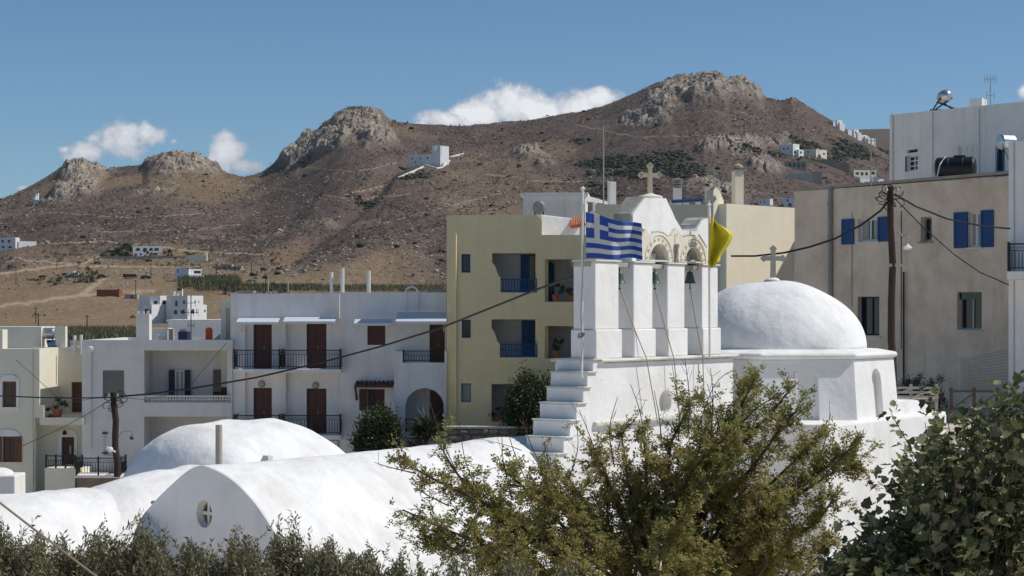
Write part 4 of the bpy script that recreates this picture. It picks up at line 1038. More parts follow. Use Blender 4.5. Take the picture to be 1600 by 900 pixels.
# things on the roof
for px_, top, r in ((518, 425, .07), (535, 419, .085), (576, 423, .085)):
    p = P(px_, 457, 82); zt = CZ + (HY - top) / F * 82; m = MB(); m.tube([(p.x, p.y, ztA - .3), (p.x, p.y, zt)], r, 8)
    m.build('vent_pipe', 'pvc_white', None, label={518: 'leftmost and thinnest of three white pipes on the apartment roof', 535: 'tallest white pipe on the apartment roof, middle of three', 576: 'white pipe on the apartment roof standing apart to the right'}[px_], cat='pipe', group='white pipes on the apartment roof')
for px_, top in ((419, 430), (450, 441)):
    p = P(px_, 457, 83); m = MB(); m.tube([(p.x, p.y, ztA - .3), (p.x, p.y, CZ + (HY - top) / F * 83)], .03, 6); m.box(Fr(p.x, p.y), -.12, .12, ztA - .28, ztA + .12, -.1, .1)
    m.build('roof_post', 'concrete', None, label='thin grey post in a low base near the left of the apartment roof' if px_ == 419 else 'short grey post with a box foot on the apartment roof', cat='post')
p = P(384, 457, 82); m = MB(); m.box(Fr(p.x, p.y), -.3, .3, ztA - .25, ztA + .06, -.3, .3); m.box(Fr(p.x, p.y), -.38, .38, ztA + .07, ztA + .14, -.38, .38)
m.build('chimney', 'concrete', apt)
pts = []
for i in range(9):
    a = math.pi * i / 8; pts.append(AG.pt(AG.hit(643.5, 455)[0] - .24 * math.cos(a), ztG + .05 + .18 * math.sin(a), -.12))
pts = [AG.pt(AG.hit(643.5, 455)[0] - .24, AG.hit(640, 486)[1], -.1)] + pts + [AG.pt(AG.hit(643.5, 455)[0] + .24, AG.hit(640, 486)[1], -.1)]
m = MB(); m.tube(pts, .035, 6); m.build('pipe_loop', 'pvc_white', None, label='white pipe bent over the edge of the apartment roof above the large awning', cat='pipe')
p = P(682, 456, 80.5); m = MB(); f = Fr(p.x, p.y); m.box(f, -.38, .38, ztA - .03, ztA + .17, -.3, .3); o = m.build('roof_box', 'dull_steel', None, label='flat dark grey box on the right end of the apartment roof', cat='box')
shrub(AG.pt(AG.hit(598, 690)[0], CZ - 6.9, -2.6), 2.85, .95, 14000, 'dark dense shrub growing in front of the white apartment wall', 51, ln=.12, wd=.07)
def yucca(base, h, n, ln, label, seed):
    e = empty('yucca', base, label, 'yucca'); b = Vector(base); g = np.random.default_rng(seed)
    m = MB(); m.tube([b, b + Vector((0, 0, h))], [.12, .09], 7); m.build('trunk', 'bark', e)
    d = unit(np.stack([g.normal(0, 1, n), g.normal(0, 1, n), g.uniform(-.3, 1.6, n)], -1)); pos = np.tile(np.array([b.x, b.y, b.z + h]), (n, 1)) + g.normal(0, .06, (n, 3)) + np.stack([0 * d[:, 0], 0 * d[:, 0], -g.uniform(0, h * .35, n)], -1)
    v, f = leaf_quads(pos, d, unit(np.cross(d, g.normal(0, 1, (n, 3)))), ln * g.uniform(.7, 1.1, n), np.full(n, .06))
    np_mesh('leaves', v, f, 'yucca_leaf', e, tone=np.repeat(g.uniform(0, 1, n), 4))
yucca(AH.pt(AH.hit(668, 690)[0], CZ - 6.0, -.9), 1.3, 300, 1.0, 'tall yucca with spiky leaves in front of the arched terrace', 5)
yucca(AH.pt(AH.hit(651, 692)[0], CZ - 5.75, -1.4), .25, 110, .6, 'small spiky yucca on the ground left of the tall one', 6)

# ------------------------------------------------------------------ yellow apartment house
YF = frame_at(698, 78)
yb = empty('yellow_house', YF.pt(3, CZ - 7.5, 0), 'pale yellow three storey house with recessed balconies and blue railings', 'house')
YM = 'yellow_wall'; zyb = CZ - 7.5
y0, y1, y2 = YF.hit(698, 400)[0], YF.hit(846.5, 400)[0], YF.hit(1003, 400)[0]
zy1 = YF.hit(770, 336)[1]; zy2 = YF.hit(880, 367)[1]
cr_ = .32; top = [(y1 - cr_ + cr_ * math.sin(R(a)), zy1 - cr_ + cr_ * math.cos(R(a))) for a in range(0, 91, 15)]
out = [(y0, zyb), (y2, zyb), (y2, zy2), (y1, zy2)] + top[::-1] + [(y0, zy1)]
bal_px = [[(782, 457), (839.5, 457), (839.5, 395.5), (769, 395.5), (769, 410), (773, 415), (776, 423), (779, 431), (782, 433)],
          [(781, 558.5), (840, 558.5), (840, 499), (768, 499), (768, 513), (772, 518), (775, 526), (778, 535), (781, 537)],
          [(768, 659), (844, 659), (844, 600), (768, 600)]]
log_px = [(851.5, 405, 915, 471.5), (851.5, 509.5, 915, 560), (851.5, 600, 915, 659)]
swin = [(721, 397, 735, 426), (721.5, 499.5, 735.5, 528), (720.5, 599, 736, 628.5)]
holes_ = [YF.poly(b) for b in bal_px] + [rpoly(YF.rect(*l)) for l in log_px] + [rpoly(YF.rect(*l)) for l in swin]
m = MB(); m.prism(YF, out, holes_, 0, .3); m.build('wall', YM, yb)
for k, s_ in enumerate(swin): opening(yb, YF, YF.rect(*s_), .14, 'window', 'blue_paint' if k < 2 else 'light_blue_paint', 'glass_dark' if k < 2 else 'curtain', nv=0, fw=.06)
for k, b in enumerate(bal_px):
    xs_ = [p[0] for p in b]; ys_ = [p[1] for p in b]; r = YF.rect(min(xs_), min(ys_), max(xs_), max(ys_))
    room(yb, YF, r, .302, 2.0, 'white_wall')
    if k < 2:
        xr_ = YF.hit(782 - k, 450)[0]; zt_ = YF.hit(810, 435.5 if k == 0 else 537)[1]
        m = MB(); x1_ = r[1] - .01; z0_ = r[2] + .02
        m.box(YF, xr_, x1_, zt_ - .05, zt_, .06, .14); m.box(YF, xr_, x1_, z0_, z0_ + .06, .06, .14)
        n = 13
        for i in range(n + 1):
            c = xr_ + (x1_ - xr_) * i / n; m.box(YF, c - .022, c + .022, z0_ + .06, zt_ - .05, .08, .12)
        if k == 1: m.box(YF, xr_, x1_, (z0_ + zt_) / 2 - .02, (z0_ + zt_) / 2 + .02, .085, .115)
        m.build('railing', 'blue_paint', yb)
        d = YF.rect(815 if k else 813.5, 398 if k == 0 else 501, 841, 457.5 if k == 0 else 558, 1.9); d = (d[0], min(d[1], r[1] - .02), r[2], d[3])
        m = MB(); xm_ = d[0] + (d[1] - d[0]) * .55; m.box(YF, d[0], xm_, d[2], d[3], 1.9, 1.98); m.build('door', 'blue_paint', yb)
        m = MB(); m.box(YF, xm_ + .01, d[1], d[2], d[3], 1.93, 1.98); m.build('doorway', 'glass_dark' if k == 0 else 'blue_paint', yb)
    else:
        d = YF.rect(812, 602, 843, 659, 1.9); m = MB(); m.box(YF, d[0], d[1], r[2], d[3], 1.9, 1.98); m.build('door', 'blue_paint', yb)
for k, l in enumerate(log_px):
    r = YF.rect(*l); room(yb, YF, r, .302, 2.2, 'white_wall')
    a = YF.rect(851, l[1] + 4, 866, l[3], 2.1); m = MB(); m.prism(YF, arch_poly(a[0], a[1], r[2], a[3], 10), [], 2.1, 2.17)
    if k == 0: m.build('door', 'blue_paint', yb)
    m = MB(); m.prism(YF, [(r[0] + 1.0, r[3]), (r[1], r[3]), (r[1], r[2] + .5)], [], 1.4, 1.6); m.build('stair_soffit', 'white_wall', yb)
m = MB(); x = YF.hit(712, 500)[0]; m.tube([YF.pt(x, YF.hit(712, 366)[1], -.05), YF.pt(x, zyb, -.05)], .055, 6); m.build('drainpipe', YM, yb)
shell(yb, YF, y0, y1, zyb, zy1 - .003, .3, 10, YM, parapet=.3); shell(yb, YF, y1 + .02, y2, zyb, zy2 - .003, .3, 9, YM, parapet=.0)
for (px_, py_, s_, lab) in ((868, 471, 1, 'red flowered potted plant on the upper right balcony ledge of the yellow house'), (893, 470.5, 2, 'small potted plant beside the column on the upper balcony ledge'), (869, 559, 3, 'leafy potted plant on the middle balcony ledge of the yellow house'), (776, 658.5, 4, 'potted plant in the lowest recess of the yellow house')):
    c = YF.hit(px_, py_, .15); pot_plant(YF.pt(c[0], c[1] - (0.0 if s_ != 4 else 0), .16), .5 if s_ < 4 else .3, lab, 60 + s_, r=.15)
# white rooms on the roof
D2 = frame_at(846, 86, 24); zz = D2.hit(870, 337)[1]; e = empty('parapet_wall', D2.pt(.8, zy2 - .1, 0), 'bright white sunlit parapet wall on the roof of the yellow house', 'wall')
m = MB(); m.prism(D2, [(0, zy2 - .2), (1.9, zy2 - .2), (1.9, zz - .35), (1.5, zz - .1), (0, zz + .03)], [], 0, .25); m.build('wall', 'whitewash', e, bevel=.03)
m = MB(); v = [D2.pt(1.3, zz - .5, -.35), D2.pt(2.0, zz - .42, -.35), D2.pt(2.0, zz - .1, .1), D2.pt(1.6, zz - .14, .1)]; v += [(a, b, c - .08) for a, b, c in v]
m.add(v, [(0, 1, 2, 3), (7, 6, 5, 4), (4, 5, 1, 0), (5, 6, 2, 1), (6, 7, 3, 2), (7, 4, 0, 3)]); hood = m.build('tiled_hood', 'tile', e, label='small orange tiled hood')
for i in range(6):
    t = i / 5; a = Vector(v[0]).lerp(Vector(v[1]), t); b = Vector(v[3]).lerp(Vector(v[2]), t); m = MB(); m.tube([a + Vector((0, 0, .03)), b + Vector((0, 0, .03))], .07, 6); m.build('tile', 'tile', hood)
RM = frame_at(816, 92, -4); rr = empty('roof_room', RM.pt(1.3, zy1 - .3, 0), 'plain white box room on the roof behind the yellow house', 'roof room')
zr1 = RM.hit(860, 301)[1]; xr1_ = RM.hit(917, 320)[0]
m = MB(); m.box(RM, .05, xr1_ - .1, zy1 - 3, zr1 - .16, 0, 4.5); m.build('wall', 'white_wall', rr)
m = MB(); m.box(RM, -.1, xr1_ + .06, zr1 - .155, zr1, -.12, 4.6); m.build('roof', 'white_wall', rr)
RN = Fr(*RM.pt(xr1_ - .1, 0, 0)[:2], 32); m = MB(); z1_ = RM.hit(917, 303)[1]
m.prism(RN, [(0, zy1 - 3), (1.35, zy1 - 3), (1.35, z1_ - .33), (0, z1_ - .05)], [[(.1, z1_ - 1.0), (.6, z1_ - 1.0), (.6, z1_ - .38), (.1, z1_ - .35)], [(.68, z1_ - 1.0), (1.2, z1_ - 1.0), (1.2, z1_ - .42), (.68, z1_ - .39)]], .0, .2); m.build('wing_wall', 'whitewash', rr)
def tank_h(fr, a, z, y, r, ln, mat, label, rot_axis='x', cat='water tank', legs=None, cap=None):
    c = fr.pt(a, z, y); e = empty('water_tank', (c[0], c[1], c[2] - r), label, cat)
    m = MB(); m.lathe(c, [(0, -ln / 2 - r * .12), (r * .7, -ln / 2 - r * .08), (r, -ln / 2 + r * .08), (r, ln / 2 - r * .08), (r * .7, ln / 2 + r * .08), (0, ln / 2 + r * .12)], 24, axis=rot_axis)
    m.build('barrel', mat, e, smooth=False); return e, c
e, c = tank_h(RM, RM.hit(845, 327)[0], RM.hit(845, 327)[1], -1.6, .3, 1.0, 'dull_steel', 'round dull metal water tank in front of the white roof room', 'y')
m = MB(); m.tube([(c[0] - .2, c[1] - .4, c[2] - .1), (c[0] - .2, c[1] - .4, c[2] - .5)], .03, 5); m.tube([(c[0] + .2, c[1] - .4, c[2] - .1), (c[0] + .2, c[1] - .4, c[2] - .5)], .03, 5); m.build('stand', 'iron', e)
# low stone wall before the yellow house and big dark bush
SW = frame_at(700, 75.5); sw0, sw1, szt, szb = SW.hit(700, 680)[0], SW.hit(836, 680)[0], SW.hit(770, 669.5)[1], CZ - 8.3
def stone_wall(fr, x0, x1, z0, z1, th, label, seed, name='stone_wall', sz=(.32, .17), top='cornice_white', nvis=260):
    e = empty(name, fr.pt((x0 + x1) / 2, z0, th / 2), label, 'stone wall'); g = random.Random(seed)
    m = MB(); m.box(fr, x0, x1, z0, z1, .03, th); m.build('core', 'mortar', e)
    if top:
        m = MB(); m.box(fr, x0 - .03, x1 + .03, z1 + .002, z1 + .08, -.05, th + .05); m.build('coping', top, e)
    z = z0; protos = []
    for k in range(8):
        mm = MB(); vv = [(v[0] * .5 * g.uniform(.85, 1.1), v[1] * .5, v[2] * .5 * g.uniform(.85, 1.1)) for v in (IV * np.array([1, 1, 1]))]
        vv = [(max(-.46, min(.46, x_ * 1.25)), max(-.4, min(.4, y_)), max(-.45, min(.45, z_ * 1.25))) for x_, y_, z_ in vv]
        mm.add(vv, [tuple(f) for f in IF]); me_ = bpy.data.meshes.new('stone'); me_.from_pydata(mm.v, [], mm.f); me_.materials.append(M['wall_stone']); protos.append(me_)
    zz_ = [z1 - .02]; rows_ = []
    while zz_[-1] > z0 and len(rows_) * ((x1 - x0) / sz[0]) < nvis:
        h = sz[1] * g.uniform(.75, 1.3); rows_.append((zz_[-1] - h, h)); zz_.append(zz_[-1] - h)
    ang = math.atan2(fr.X[1], fr.X[0])
    for zr, h in rows_:
        x = x0
        while x < x1 - .05:
            w = min(sz[0] * g.uniform(.5, 1.6), x1 - x)
            hh = h * g.uniform(.85, 1.15)
            instance(protos[g.randrange(8)], 'stone', e, fr.pt(x + w / 2, zr + h / 2 + g.uniform(-.02, .02), .02 + g.uniform(-.02, .02)), (0, g.uniform(-.12, .12), ang), (w * 1.06, .22, hh * 1.08))
            x += w
    return e
stone_wall(SW, sw0, sw1, szb, szt, .4, 'low dark stone wall with pale coping at the foot of the yellow house', 4, sz=(.4, .22), nvis=130)
b_ = SW.pt(SW.hit(829, 600)[0], CZ - 6.9, .9)
shrub(b_, 3.95, 1.1, 20000, 'large dark bushy tree growing against the yellow house', 71, 'tree', ln=.14, wd=.07, name='dark_tree')

# ------------------------------------------------------------------ pale cream building behind the belfry
PF = frame_at(1135, 68, 47)
pb = empty('cream_building', PF.pt(2, CZ - 6, 0), 'plain pale cream building with a blank sunlit wall behind the belfry and the dome', 'building')
a1 = PF.hit(1243, 400)[0]; a2 = PF.hit(1275, 440)[0]; zc0 = CZ - 7
zt0_, zt1_ = PF.hit(1135, 318)[1], PF.hit(1243, 325)[1]; ztb = PF.hit(1275, 436)[1]
m = MB(); m.prism(PF, [(0, zc0), (a2, zc0), (a2, ztb), (a1, ztb), (a1, zt1_), (0, zt0_)], [], 0, .4); m.build('wall', 'pale_cream_wall', pb)
m = MB(); m.box(PF, 0, .3, zc0, zt0_ - .3, .402, 6); m.box(PF, a1 - .3, a1, zc0, zt0_ - .3, .402, 6); m.box(PF, .3, a1 - .3, zt0_ - .6, zt0_ - .4, .402, 6); m.build('roof', 'pale_cream_wall', pb)
PG = Fr(*PF.pt(0, 0, 0)[:2], 0); w1 = -(1135 - 1028) / F * 68; hz = PG.hit(1100, 319)[1]
tw0, tw1 = PG.hit(1105, 330)[0], -.004
m = MB(); ht = PG.hit(1118, 293)[1]; hs_ = PG.hit(1107, 300)[1]
m.prism(PG, [(tw0, zc0), (tw1 - .46, zc0), (tw1 - .46, ht), (tw0 + .3, ht), (tw0, hs_)], [[(tw0 + .22, ht - .42), (tw0 + .34, ht - .42), (tw0 + .28, ht - .26)]], 0, .42); m.build('gable_end', 'shaded_cream_wall', pb)
m = MB(); cc = PG.pt(tw1 - .455, 0, 0); TF = Fr(cc[0], cc[1], 48); m.prism(TF, [(0, zc0), (.62, zc0), (.62, ht - .45), (.38, ht - .1), (.2, ht), (0, ht)], [], 0, .38); m.build('gable_side', 'pale_cream_wall', pb)
m = MB(); m.box(PG, tw0 + .2, tw0 + .36, ht - .44, ht - .24, .43, .45); m.build('vent', 'iron', pb)
m = MB(); m.box(PG, w1 - 2.2, tw0 - .003, zc0, hz, .1, .5); m.box(PG, w1 - 2.2, tw0 - .003, hz - .5, hz - .3, .5, 5); m.build('parapet', 'shaded_cream_wall', pb)
cp = P(1152.5, 318, 70); chf = Fr(cp.x, cp.y, 20); zt_ = CZ + (HY - 268) / F * 70
m = MB(); m.box(chf, -.17, .17, cp.z - 1, zt_, -.15, .15); ch = m.build('chimney', 'pale_cream_wall', pb)
m = MB(); m.box(chf, -.24, .24, zt_ + .002, zt_ + .06, -.2, .2); m.lathe((cp.x, cp.y, zt_ + .06), [(.12, 0), (.2, .08), (.19, .14), (.08, .22), (.0, .24)], 10); m.build('chimney_cap', 'concrete', ch)
cp = P(1058.5, 318, 71); zt_ = CZ + (HY - 294) / F * 71; m = MB(); m.box(Fr(cp.x, cp.y), -.15, .15, cp.z - .4, zt_, -.15, .15); ch = m.build('chimney', 'white_wall', pb)
m = MB()
for k in range(3): m.lathe((cp.x, cp.y, zt_ + .03 + k * .09), [(.1, 0), (.19, .03), (.19, .045), (.1, .06)], 14)
m.lathe((cp.x, cp.y, zt_ + .3), [(.2, 0), (.22, .03), (0, .08)], 14); m.build('cowl', 'dull_steel', ch)
m = MB(); a, b = P(1049, 315, 69.5), P(1098, 312, 69.5); m.tube([a, b], .07, 6)
br = m.build('blue_bar', 'blue_paint', None, label='blue horizontal bar with white brackets on the cream roof parapet', cat='bar')
for k, px_ in enumerate((1052, 1073, 1092)):
    c = P(px_, 316, 69.7); m = MB(); m.prism(Fr(c.x, c.y), [(-.12, c.z - .2), (.18, c.z - .2), (.02, c.z + .06), (-.12, c.z + .06)], [], 0, .1); m.build('bracket', 'white_wall', br)
def antenna(base, h, label, bars, mat='dull_steel', ang=0, group='television antennas', r=.02):
    e = empty('antenna', base, label, 'antenna', group); b = Vector(base); m = MB(); m.tube([b, b + Vector((0, 0, h))], r, 5); m.build('mast', mat, e)
    dx, dy = math.cos(R(ang)), math.sin(R(ang)); m = MB()
    for (zf, l, n) in bars:
        c = b + Vector((0, 0, h * zf)); A_ = Vector((dx, dy, 0)) * l; m.tube([c - A_ * .5, c + A_ * .5], r * .7, 4)
        for i in range(n):
            q_ = c + A_ * (i / max(1, n - 1) - .5); pr = Vector((0, 0, .16)); m.tube([q_ - pr, q_ + pr], r * .5, 4)
    m.build('elements', mat, e); return e
antenna(P(1115.5, 294, 68.5), .85, 'cluster of thin aerials on the gable of the cream building', [(.75, .5, 3), (.45, .3, 2)], ang=20)
antenna(P(943, 330, 74), 3.3, 'tall rusty television mast rising behind the Greek flag', [(.98, .45, 2), (.35, .2, 1)], 'concrete', r=.03)
cp = P(956, 330, 80); m = MB(); m.box(Fr(cp.x, cp.y, 18), -.14, .14, cp.z - 1, CZ + (HY - 284) / F * 80, -.14, .14); m.build('chimney', 'white_wall', None, label='slim white chimney to the right of the rusty mast', cat='chimney')
m = MB(); m.box(frame_at(925, 78, 10), 0, 1.6, CZ + 2.9, CZ + (HY - 330) / F * 78, 0, .3); m.build('roof_parapet', 'pale_cream_wall', None, label='short cream parapet behind the top of the Greek flag', cat='wall')

# ------------------------------------------------------------------ stained beige building on the right
q1, q2 = (1575 - 800) / F * 57.5, (1241.5 - 800) / F * 65
BG = Fr(q2, 65, math.degrees(math.atan2(57.5 - 65, q1 - q2)))
bb = empty('beige_building', BG.pt(4, CZ - 3.6, 0), 'stained beige rendered building with blue shutters behind the dome', 'building')
bl = BG.hit(1575, 400)[0]; zb0 = CZ - 4
zbl, zbr = BG.hit(1241.5, 299)[1], BG.hit(1575, 276)[1]
wins = {'w1': (1341, 341.5, 1372, 377), 'w2': (1438.5, 339, 1456, 377), 'w3': (1513.5, 331.5, 1533, 386), 'w4': (1340, 463.5, 1374, 524), 'w5': (1495.5, 456.5, 1534, 515)}
wr_ = {k: BG.rect(*v) for k, v in wins.items()}
LB = bl + 4.2
m = MB(); m.prism(BG, [(0, zb0), (LB, zb0), (LB, zbr + .1), (bl, zbr), (0, zbl)], [rpoly(v) for v in wr_.values()], 0, .35); m.build('wall', 'beige_wall', bb)
m = MB(); v = [BG.pt(-.04, zbl + .002, -.06), BG.pt(LB, zbr + .102, -.06), BG.pt(LB, zbr + .102, .5), BG.pt(-.04, zbl + .002, .5)]; v += [(a, b, c + .09) for a, b, c in v]
m.add(v, [(3, 2, 1, 0), (4, 5, 6, 7), (0, 1, 5, 4), (1, 2, 6, 5), (2, 3, 7, 6), (3, 0, 4, 7)]); m.build('parapet_coping', 'concrete', bb)
shell(bb, BG, 0, LB, zb0, zbr - .1, .35, 9, 'beige_wall', parapet=.1)
w_ = opening(bb, BG, wr_['w1'], .12, 'window', 'white_frame', 'glass_dark', curtain=True, sill='white_frame'); z0, z1 = wr_['w1'][2:]
shutter(w_, BG, (BG.hit(1316, 360)[0], BG.hit(1335, 360)[0], z0 - .08, z1 + .02), 'blue_paint'); shutter(w_, BG, (BG.hit(1372.5, 360)[0], BG.hit(1389, 360)[0], z0 - .03, z1 + .03), 'blue_paint')
opening(bb, BG, wr_['w2'], .18, 'window', 'dull_steel', 'glass_dark', nv=0, sill='concrete')
w_ = opening(bb, BG, wr_['w3'], .1, 'window', 'white_frame', 'glass_dark', curtain=True, sill='white_frame'); z0, z1 = wr_['w3'][2:]
shutter(w_, BG, (BG.hit(1491.5, 360)[0], BG.hit(1513, 360)[0], z0 - .02, z1 + .02), 'blue_paint'); shutter(w_, BG, (BG.hit(1533.5, 360)[0], BG.hit(1553, 360)[0], z0 - .02, z1 + .04), 'blue_paint')
opening(bb, BG, wr_['w4'], .18, 'window', 'dark_blue_paint', 'glass_dark', nv=1, fw=.05, sill='cornice_white')
opening(bb, BG, wr_['w5'], .18, 'window', 'dull_steel', 'glass_dark', nv=1, fw=.05, curtain=False, sill='cornice_white')
m = MB(); r_ = wr_['w5']; m.box(BG, r_[0] + .01, r_[1] - .01, r_[3] - .22, r_[3] - .005, .1, .17); m.build('roller_blind', 'glass_dark', bb)
def vpipe(px_, ya, ybm, r, mat, name='drainpipe', off=-.08, collars=0):
    a, za = BG.hit(px_, ya, off); _, zb_ = BG.hit(px_, ybm, off); m = MB(); m.tube([BG.pt(a, za, off), BG.pt(a, zb_, off)], r, 8)
    for k in range(collars):
        z = za + (zb_ - za) * (k + .5) / collars; m.lathe(BG.pt(a, z, off), [(r, -.05), (r * 1.25, -.04), (r * 1.25, .04), (r, .05)], 8)
    m.build(name, mat, bb)
vpipe(1297, 293, 600, .075, 'concrete', collars=6); vpipe(1412, 425, 600, .03, 'iron', 'conduit'); vpipe(1408, 330, 545, .012, 'iron', 'conduit', -.02); vpipe(1331, 330, 480, .01, 'concrete', 'conduit', -.02)
# white upper building behind the beige one
q1, q2 = (1640 - 800) / F * 62, (1390 - 800) / F * 72
UF = Fr(q2, 72, math.degrees(math.atan2(62 - 72, q1 - q2)))
ub = empty('white_upper_house', UF.pt(4, CZ, 0), 'plain white flat roofed house rising behind the stained beige building', 'house')
zu0, zu1 = CZ + 1, CZ + 1; ul = UF.hit(1640, 200)[0]; zua, zub = UF.hit(1390, 179.5)[1], UF.hit(1640, 154.5)[1]
uw = UF.rect(1417, 243, 1434, 267); uv = UF.rect(1418, 233.5, 1434, 238.5); ud = UF.rect(1497, 226, 1528, 268); ue = UF.rect(1555, 224, 1570, 268)
m = MB(); m.prism(UF, [(0, zu0), (ul, zu0), (ul, zub), (0, zua)], [rpoly(uw), rpoly(uv), rpoly(ud), rpoly(ue)], 0, .3); m.build('wall', 'white_wall', ub)
shell(ub, UF, 0, ul, zu0, min(zua, zub) - .1, .3, 8, parapet=.1)
opening(ub, UF, uw, .1, 'window', 'white_frame', 'glass_dark', nv=1, nh=2, fw=.05)
m = MB(); m.box(UF, uw[0] - .08, uw[0] - .01, uw[2], uw[3], -.03, .02); m.build('shutter', 'blue_paint', ub)
m = MB(); m.box(UF, uv[0], uv[1], uv[2], uv[3], .1, .14); m.build('vent', 'iron', ub)
opening(ub, UF, ud, .06, 'door', 'white_frame', nv=2, label='closed white panelled shutter door')
opening(ub, UF, ue, .1, 'window', 'blue_paint', 'glass_dark', nv=0)
for px_ in (1396, 1459, 1532):
    a, z_ = UF.hit(px_, 176 if px_ < 1400 else 170); m = MB(); m.tube([UF.pt(a, z_, -.04), UF.pt(a, zu0 + 2, -.04)], .03 if px_ < 1400 else .012, 5); m.build('conduit', 'white_frame' if px_ < 1400 else 'concrete', ub)
c = P(1528.5, 170, 72); m = MB(); m.box(Fr(c.x, c.y, -35), -.28, .22, c.z - .5, CZ + (HY - 154.5) / F * 72, -.2, .3); m.build('chimney', 'white_wall', ub)
# solar tank on the white roof
c = P(1476, 151, 72); e = empty('solar_water_heater', (c.x, c.y, c.z - .6), 'silver ball shaped solar water tank on a dark stand on the white roof', 'water heater')
m = MB(); m.lathe((c.x, c.y, c.z), [(0, -.45), (.14, -.42), (.23, -.3), (.25, 0), (.24, .25), (.15, .38), (0, .4)], 20, axis='y'); m.build('tank', 'steel', e, smooth=True)
m = MB()
for s_ in (-1, 1):
    m.tube([(c.x + s_ * .22, c.y - .3, c.z - .08), (c.x - .42, c.y - .3 * s_, c.z - .52)], .03, 5); m.tube([(c.x - .2 + .1 * s_, c.y, c.z - .2), (c.x + .4, c.y + .2 * s_, c.z - .5)], .03, 5)
m.tube([(c.x - .55, c.y, c.z - .5), (c.x + .45, c.y, c.z - .5)], .025, 5); m.build('stand', 'iron', e)
antenna(P(1547.5, 166, 72), 1.05, 'yagi television antenna on the white roof at the right', [(.97, .45, 5), (.38, .3, 3)], ang=10)
# black barrel tank on the beige roof
tc_ = P(1493.5, 262.5, 62); TX = Fr(tc_.x, tc_.y, -22); e = empty('water_tank', (tc_.x, tc_.y, tc_.z - .4), 'black plastic barrel water tank lying on the beige roof', 'water tank')
m = MB(); v0 = []; n = 28; prof = [(-.66, .02), (-.64, .28), (-.58, .355), (-.25, .355), (-.22, .37), (-.18, .355), (.2, .355), (.24, .37), (.28, .355), (.56, .345), (.62, .28), (.64, .02)]
vs_ = []; fs_ = []
for x_, r_ in prof:
    for k in range(n): a = 2 * math.pi * k / n; vs_.append(TX.pt(x_, tc_.z + r_ * math.sin(a), r_ * math.cos(a)))
for i in range(len(prof) - 1):
    for k in range(n): a, b = i * n + k, i * n + (k + 1) % n; fs_.append((a, b, b + n, a + n))
fs_ += [tuple(range(n)), tuple(range((len(prof) - 1) * n, len(prof) * n))]
m.add(vs_, fs_); m.build('barrel', 'black_plastic', e)
m = MB(); m.box(TX, -.05, .3, tc_.z + .34, tc_.z + .4, -.12, .12); m.build('lid', 'iron', e)
m = MB(); m.box(TX, -.5, .5, tc_.z - .52, tc_.z - .33, -.3, .3); m.build('cradle', 'concrete', e)
m = MB(); m.tube([TX.pt(-.3, tc_.z + .38, -.1), TX.pt(-.45, tc_.z + .1, -.38), TX.pt(-.55, tc_.z - .3, -.3), TX.pt(-.4, tc_.z - .42, -.38)], .02, 6); m.build('hose', 'pvc_white', e)
tc_ = P(1573, 222, 60); e = empty('water_tank', (tc_.x, tc_.y, tc_.z - 1.1), 'small shiny metal water tank on a tall thin stand at the right', 'water tank')
TX = Fr(tc_.x, tc_.y, 20); m = MB(); vs_ = []; fs_ = []; prof = [(-.3, .02), (-.28, .2), (-.22, .24), (.2, .24), (.28, .17), (.3, .02)]; n = 20
for x_, r_ in prof:
    for k in range(n): a = 2 * math.pi * k / n; vs_.append(TX.pt(x_, tc_.z + r_ * math.sin(a), r_ * math.cos(a)))
for i in range(len(prof) - 1):
    for k in range(n): a, b = i * n + k, i * n + (k + 1) % n; fs_.append((a, b, b + n, a + n))
fs_ += [tuple(range(n)), tuple(range((len(prof) - 1) * n, len(prof) * n))]; m.add(vs_, fs_); m.build('barrel', 'steel', e)
m = MB()
for a, y_ in ((-.22, -.15), (.22, -.15), (-.22, .15), (.22, .15)): m.tube([TX.pt(a, tc_.z - .2, y_), TX.pt(a * 1.2, tc_.z - 1.15, y_)], .02, 5)
m.tube([TX.pt(-.22, tc_.z - .2, -.15), TX.pt(.25, tc_.z - 1.1, -.15)], .012, 4); m.build('stand', 'iron', e)
# tall thin aerial on the beige roof
e = antenna(P(1361, 290, 61), 1.5, 'thin yellow mast with a pale crown aerial on the beige roof', [(.95, .42, 5), (.52, .3, 2)], 'concrete', ang=-10)
# white house edge at the right with its balcony
WF = frame_at(1576, 53, -16)
wb = empty('white_corner_house', WF.pt(2, CZ - 3.2, 0), 'white house cut by the right edge with a black iron balcony', 'house')
zw1 = WF.hit(1600, 221)[1]; m = MB(); m.box(WF, 0, 6, CZ - 3.2, zw1, 0, 8); m.build('wall', 'white_wall', wb)
z0_, z1_ = WF.hit(1590, 424, -1)[1], WF.hit(1590, 380, -1)[1]; m = MB(); m.box(WF, -.02, 5, WF.hit(1590, 436, -1)[1], z0_, -1, -.003); m.build('balcony_slab', 'white_wall', wb)
railing(wb, WF, .02, 5, z0_ + .02, z1_, -.95, bar=.09, sides=.9)
m = MB(); x_ = WF.hit(1585, 300)[0]; m.tube([WF.pt(x_, zw1, -.02), WF.pt(x_, CZ - 3, -.02)], .012, 4); m.build('conduit', 'concrete', wb)

